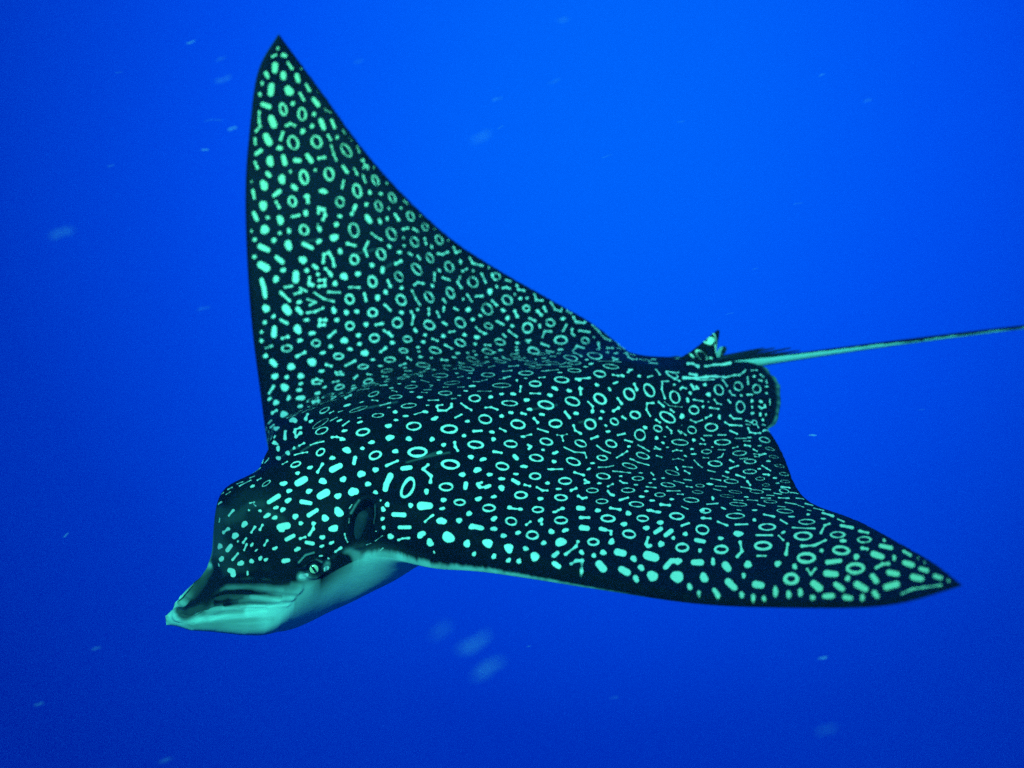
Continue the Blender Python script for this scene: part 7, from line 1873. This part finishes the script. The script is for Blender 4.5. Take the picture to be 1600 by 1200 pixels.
# ---------------- build the animal ----------------
root = bpy.data.objects.new('eagle_ray', None); scene.collection.objects.link(root)
root.matrix_world = Matrix([[*R3[0], T3[0]], [*R3[1], T3[1]], [*R3[2], T3[2]], [0, 0, 0, 1]])
tag(root, 'spotted eagle ray gliding through blue water with one wing raised', 'eagle ray')
def ring_grid(top, bot):           # two sheets with shared rims -> closed strip
    return np.concatenate([top, bot[:, -2:0:-1]], 1)
def ring_attr(a, b): return np.concatenate([a, b[:, -2:0:-1]], 1)
span_t, span_b = np.abs(Ctop[..., 1]), np.abs(Cbot[..., 1])
body = mesh_grid('body', ring_grid(Ptop, Pbot), SKIN, root, closed_v=True, attrs=dict(
    fade=ring_attr(sstep(.385, .45, S)+0*span_t, np.zeros(Pbot.shape[:2])), spot=ring_attr(spot, np.full(Pbot.shape[:2], 9.)), pale=ring_attr(pale_top, pale_bot), span=ring_attr(span_t, span_b)))
# hind fins
fr_ = np.linspace(0, 1, Ppel.shape[0])[:, None]+0*Ppel[..., 0]
pel_pale = sstep(.925, .98, np.sin(fr_*np.pi/2)**.9)*(.15+.55*vnoise(np.arange(Ppel.shape[1])*.33, 9)[None, :])*.6
def closed_rim(top, bot, a):
    # fold the underside round the rear margin too
    G_ = np.concatenate([top, bot[::-1]], 0); A_ = np.concatenate([a, 0*a+.0], 0); return G_, A_
for side in (1, -1):
    tp, bt = (Ppel, Ppel_b) if side == 1 else pelvic(side=-1)
    G_ = np.concatenate([tp, bt[::-1]], 0); sp = np.concatenate([fields['p'], np.full(bt.shape[:2], 9.)], 0)
    mesh_grid('pelvic_fin', G_, SKIN, root, attrs=dict(spot=sp, pale=np.concatenate([pel_pale, np.ones(bt.shape[:2])], 0), span=np.zeros(G_.shape[:2])))
# tail: dark along the top, white flank that breaks up towards the tip
arc = np.r_[0, np.cumsum(np.linalg.norm(np.diff(TAIL, axis=0), axis=1))][:, None]
an = np.linspace(0, 2*np.pi, Ptail.shape[1], endpoint=False)[None, :]
hgt = np.sin(an+np.radians(21))+0*arc
lim = np.interp(arc, [0, .105, .15, .3, .42, .55, .75, 1.1, 2.2], [-2, -2, .72, .62, .40, .10, -.18, -.45, -.9])
jag = (vnoise(arc*60, 11)-.5)*np.interp(arc, [.3, .5, .9], [.12, .35, .7])
gap = sstep(.80, .90, vnoise(arc*16, 12))*sstep(.5, .62, arc)*1.6
tail_pale = sstep(-.06, .06, lim+jag-gap-hgt)
mesh_grid('tail', Ptail, SKIN, root, closed_v=True, attrs=dict(spot=fields['t'], pale=tail_pale*.95, span=np.zeros(Ptail.shape[:2])))
# dorsal fin with its pale free tip
fin = mesh_grid('dorsal_fin', ring_grid(Pdor, Pdor_b), SKIN, root, closed_v=True, attrs=dict(
    spot=ring_attr(fields['d'], fields['d']), pale=np.zeros((Pdor.shape[0], Pdor.shape[1]*2-2)), span=np.full((Pdor.shape[0], Pdor.shape[1]*2-2), .55)))
lobe = ring_grid(Plobe, Plobe_b); lp = .75*sstep(.35, .6, vnoise(lobe[..., 0]*900+lobe[..., 2]*700, 5))
mesh_grid('rear_lobe', lobe, SKIN, fin, closed_v=True, attrs=dict(spot=np.full(lobe.shape[:2], 9.), pale=lp, span=np.zeros(lobe.shape[:2])))
# barbed spines lying along the tail
for k, pts in enumerate([[(1112,562,2.976),(1150,553.5,3.0),(1194,543.5,3.035)],[(1114,562.5,2.977),(1163,553.5,3.01),(1211,543.5,3.045)],
                         [(1116,563.5,2.978),(1180,554.5,3.022),(1236,543.5,3.062)],[(1118,564.5,2.979),(1190,556.5,3.028),(1250,547.5,3.07)]]):
    path = catmull([ppx(*p) for p in pts], 60); u = np.linspace(0, 1, len(path))
    rad = (.0046*(1-u)**.6+.0010)*(1+.28*((u*26) % 1)*(u > .15))
    mesh_grid('tail_spine', tube(path, rad, 10, .45), SPINE, root, closed_v=True)
# eyes, set into the sockets on either side of the head
def near_top(px, py):
    W = Ptop@R3.T+T3; X = 800+F_PX*W[..., 0]/W[..., 1]; Y = 600-F_PX*W[..., 2]/W[..., 1]
    d = np.hypot(X-px, Y-py)+np.where((Nrm@((-T3)@R3)) > 0, 0, 30)+W[..., 1]*20; return np.unravel_index(d.argmin(), d.shape)
def cap(c, ax, r, ang, sx=1.0, n=14, m=28, roll=0):
    """spherical cap of half angle ang round axis ax"""
    ax = ax/np.linalg.norm(ax); e1 = np.cross(ax, [0, 0, 1.]); e1 /= np.linalg.norm(e1); e2 = np.cross(ax, e1)
    e1, e2 = e1*math.cos(roll)+e2*math.sin(roll), e2*math.cos(roll)-e1*math.sin(roll)
    a = np.linspace(1e-3, ang, n)[:, None]; p = np.linspace(0, 2*np.pi, m, endpoint=False)[None, :]
    return c+r*(np.cos(a)[..., None]*ax+np.sin(a)[..., None]*(sx*np.cos(p)[..., None]*e1+np.sin(p)[..., None]*e2))
EYE_DARK = plain('eye_dark', (.003, .006, .010), (.008, .012, .018), 200, .12, .8)
IRIS = plain('iris', (.42, .52, .30), (.62, .70, .46), 300, .2, .6)
def patch(i, j, r):                 # middle and normal of a patch of skin
    n = Nrm[max(i-r, 0):i+r+1, max(j-r, 0):j+r+1].reshape(-1, 3).mean(0); return Ptop[i, j], n/np.linalg.norm(n)
ei, ej = near_top(490.5, 887.5)
for side in (1, -1):
    c_, en = patch(ei, ej if side == 1 else NTOP-1-ej, 14)
    out = np.array([.62, .62*side, .40]); en = en*.5+out/np.linalg.norm(out)*.5; en /= np.linalg.norm(en)
    c_ = c_-en*.0050
    e = mesh_grid('eye', cap(c_, en, .0125, 2.2), EYE_DARK, root, closed_v=True)
    mesh_grid('iris', cap(c_, en, .0128, .50), IRIS, e, closed_v=True)
    mesh_grid('pupil', cap(c_, en, .0131, .47, .52, roll=.55*side), EYE_DARK, e, closed_v=True)
# breathing holes behind the eyes: a pale inner flap in the dark opening
FLAP = plain('spiracle_flap', (.004, .012, .016), (.012, .028, .036), 120, .6, .12)
si_, sj_ = near_top(565, 815)

for side in (1, -1):
    sc, sn = patch(si_, sj_ if side == 1 else NTOP-1-sj_, 30)
    sc = sc+sn*.0015
    up_ = np.array([-.30, .05*side, .95]); up_ -= sn*(up_@sn); up_ /= np.linalg.norm(up_); ac_ = np.cross(up_, sn)*side
    u = np.linspace(-1, 1, 36)[:, None]; v = np.linspace(-1, 1, 24)[None, :]
    hw = .0100*np.sqrt(np.clip(1-(u*.97)**2, 0, 1))*(1-.15*u)
    rise = .0045*np.sqrt(np.clip(1-v**2, 0, 1))*np.clip(1.15-u, 0, 1)-.009*sstep(.35, 1, u)
    Q = sc+ac_*(hw*v-.0015)[..., None]+up_*(.029*u-.003+0*v)[..., None]+sn*(rise+0*v)[..., None]
    mesh_grid('spiracle_flap', Q, FLAP, root)
# ---------------- bits of plankton adrift in the water ----------------
def speck_material(name, col, dens):
    t = NT(name)
    lw = t.n('ShaderNodeLayerWeight'); lw.inputs['Blend'].default_value = .5
    tr = t.n('ShaderNodeBsdfTransparent'); df = t.n('ShaderNodeBsdfDiffuse'); df.inputs[0].default_value = (*col, 1)
    mx = t.n('ShaderNodeMixShader')
    f = t.math('POWER', t.math('SUBTRACT', 1, lw.outputs['Facing']), 1.4)       # jelly: thin and clear at the rim
    t.l(t.math('MULTIPLY', f, dens), mx.inputs[0]); t.l(tr.outputs[0], mx.inputs[1]); t.l(df.outputs[0], mx.inputs[2])
    t.l(mx.outputs[0], t.out.inputs[0]); return t.m
SPECK = [speck_material('faint_jelly', (.30, .50, .62), .06), speck_material('pale_jelly', (.40, .62, .72), .09), speck_material('bright_jelly', (.5, .75, .75), .17)]
# bearing (px of the photograph), distance, length and thickness (mm), tilt (deg), turn in depth (deg), density, label
PLANKTON = [
 (740,1005,1.25,27,7.5,26,10,1,'pale blurred plankton strand below the ray, upper of the two largest'),
 (762,1045,1.25,26,7.0,27,12,1,'pale blurred plankton strand below the ray, lower of the two largest'),
 (690,985,1.25,18,7,30,8,0,'very faint wide plankton smudge close under the belly of the ray'),
 (826,1010,2.4,7,1.6,18,20,1,'tiny plankton fleck just right of the two large strands'),
 (752,214,1.5,19,5.0,22,15,1,'broad pale plankton strand in the water right of the raised wing'),
 (776,155,2.0,14,3.0,20,15,1,'short plankton strand above the broad one right of the raised wing'),
 (782,199,2.3,10,2.4,30,10,0,'faint plankton fleck touching the upper end of the broad strand'),
 (866,127,2.0,17,3.0,20,10,0,'faint plankton strand high over the middle of the back'),
 (880,31,1.8,14,3.0,10,10,1,'plankton fleck near the top edge, right of the raised wing tip'),
 (1064,190,2.3,12,2.2,8,5,0,'faint flat plankton fleck alone in the upper right water'),
 (948,244,2.5,20,1.8,16,20,0,'thin plankton thread over the trailing edge of the raised wing'),
 (1284,117,2.2,10,2.4,22,10,1,'small plankton fleck far to the upper right, left of its neighbour'),
 (1356,157,2.0,12,2.6,16,10,1,'plankton fleck nearest the upper right corner'),
 (1247,318,2.3,14,2.0,14,10,0,'faint plankton fleck above the long thin tail'),
 (1140,490,2.4,14,1.6,14,15,0,'thin plankton thread just above the tip of the dorsal fin'),
 (1270,680,2.4,12,3.0,3,5,2,'bright tiny plankton fleck right of the pelvic fin'),
 (1286,1028,2.0,12,2.6,4,5,2,'bright plankton fleck below the tip half of the lower wing'),
 (1292,1140,1.4,18,5.0,16,10,0,'faint wide plankton strand in the dark lower right water'),
 (298,66,2.1,12,2.6,16,10,2,'plankton fleck left of the raised wing tip, highest of the left water'),
 (348,124,1.8,19,4.4,22,10,1,'pale plankton strand just left of the raised wing'),
 (345,92,2.0,14,4.0,26,10,0,'faint plankton smudge between two brighter flecks left of the raised wing tip'),
 (363,201,2.0,12,3.6,14,10,2,'bright stubby plankton fleck beside the front edge of the raised wing'),
 (334,188,2.1,24,2.0,6,10,0,'long thin plankton thread left of the raised wing'),
 (320,234,2.1,10,2.6,8,10,2,'small bright plankton fleck left of the raised wing, lowest of its cluster'),
 (173,259,2.1,9,1.8,18,10,1,'tiny plankton fleck in the left water'),
 (186,113,2.2,11,1.8,8,10,0,'faint tiny plankton fleck in the upper left water'),
 (96,364,1.5,22,6.0,14,10,1,'wide pale plankton strand near the left edge'),
 (318,482,2.0,16,4.0,18,10,0,'faint plankton smudge left of the root of the raised wing'),
 (103,836,2.2,9,1.6,40,10,2,'tiny bright plankton fleck left of the snout'),
 (150,1013,2.0,12,2.6,12,10,1,'small plankton fleck below and left of the snout'),
 (61,1100,2.0,12,2.6,12,10,1,'small plankton fleck in the lower left corner'),
 (258,1188,1.9,16,4.0,14,10,0,'faint plankton strand at the bottom edge under the snout'),
 (1180,420,2.5,11,1.8,12,10,0,'faint plankton fleck between the raised wing and the tail'),
 (560,96,1.9,12,4.0,16,10,0,'faint smudge of plankton right beside the raised wing tip'),
 (1440,640,2.3,10,1.6,10,10,0,'faint tiny plankton fleck in the right water under the tail'),
 (960,1090,2.0,12,2.0,14,10,0,'faint tiny plankton fleck in the dark water at the bottom'),
]
rng = np.random.default_rng(5)
for px, py, dep, ln, th, tilt, turn, kind, lab in PLANKTON:
    ln, th = ln*.001, th*.001
    u = np.linspace(-1, 1, 15); n = len(u)
    path = np.stack([u*ln/2, .10*ln*np.sin(u*2.2+rng.random()*6)*.5, .06*ln*np.sin(u*3+rng.random()*6)*.5], 1)
    rad = th/2*np.sqrt(np.clip(1-u**2, .004, 1))*(1+.22*np.sin(u*5+rng.random()*6))
    o = mesh_grid('plankton', tube(path, rad, 12), SPECK[kind], closed_v=True)
    o.location = ((px-800)*dep/F_PX, dep, (600-py)*dep/F_PX)
    o.rotation_euler = (0, -math.radians(tilt), math.radians(turn))
    tag(o, lab, 'plankton', 'plankton adrift in the open water')
# ---------------- the water between: a thin blue veil over everything ----------------
def haze_material():
    t = NT('water_haze'); v = t.n('ShaderNodeVolumePrincipled')
    v.inputs['Color'].default_value = HAZE_COL; v.inputs['Density'].default_value = HAZE_DENS; v.inputs['Anisotropy'].default_value = 0
    t.l(v.outputs[0], t.out.inputs['Volume']); return t.m
HAZE_COL, HAZE_DENS = (.04, .18, .95, 1), .018
def haze_box(lo, hi):
    c = np.array([[x, y, z] for x in (lo[0], hi[0]) for y in (lo[1], hi[1]) for z in (lo[2], hi[2])], float)
    f = [(0,1,3,2),(4,6,7,5),(0,4,5,1),(2,3,7,6),(0,2,6,4),(1,5,7,3)]
    return tag(mesh_raw('haze', c, np.array(f), haze_material(), smooth=False), kind='stuff')
haze_box((-4, -1.5, -2.5), (5, 7, 2.0))
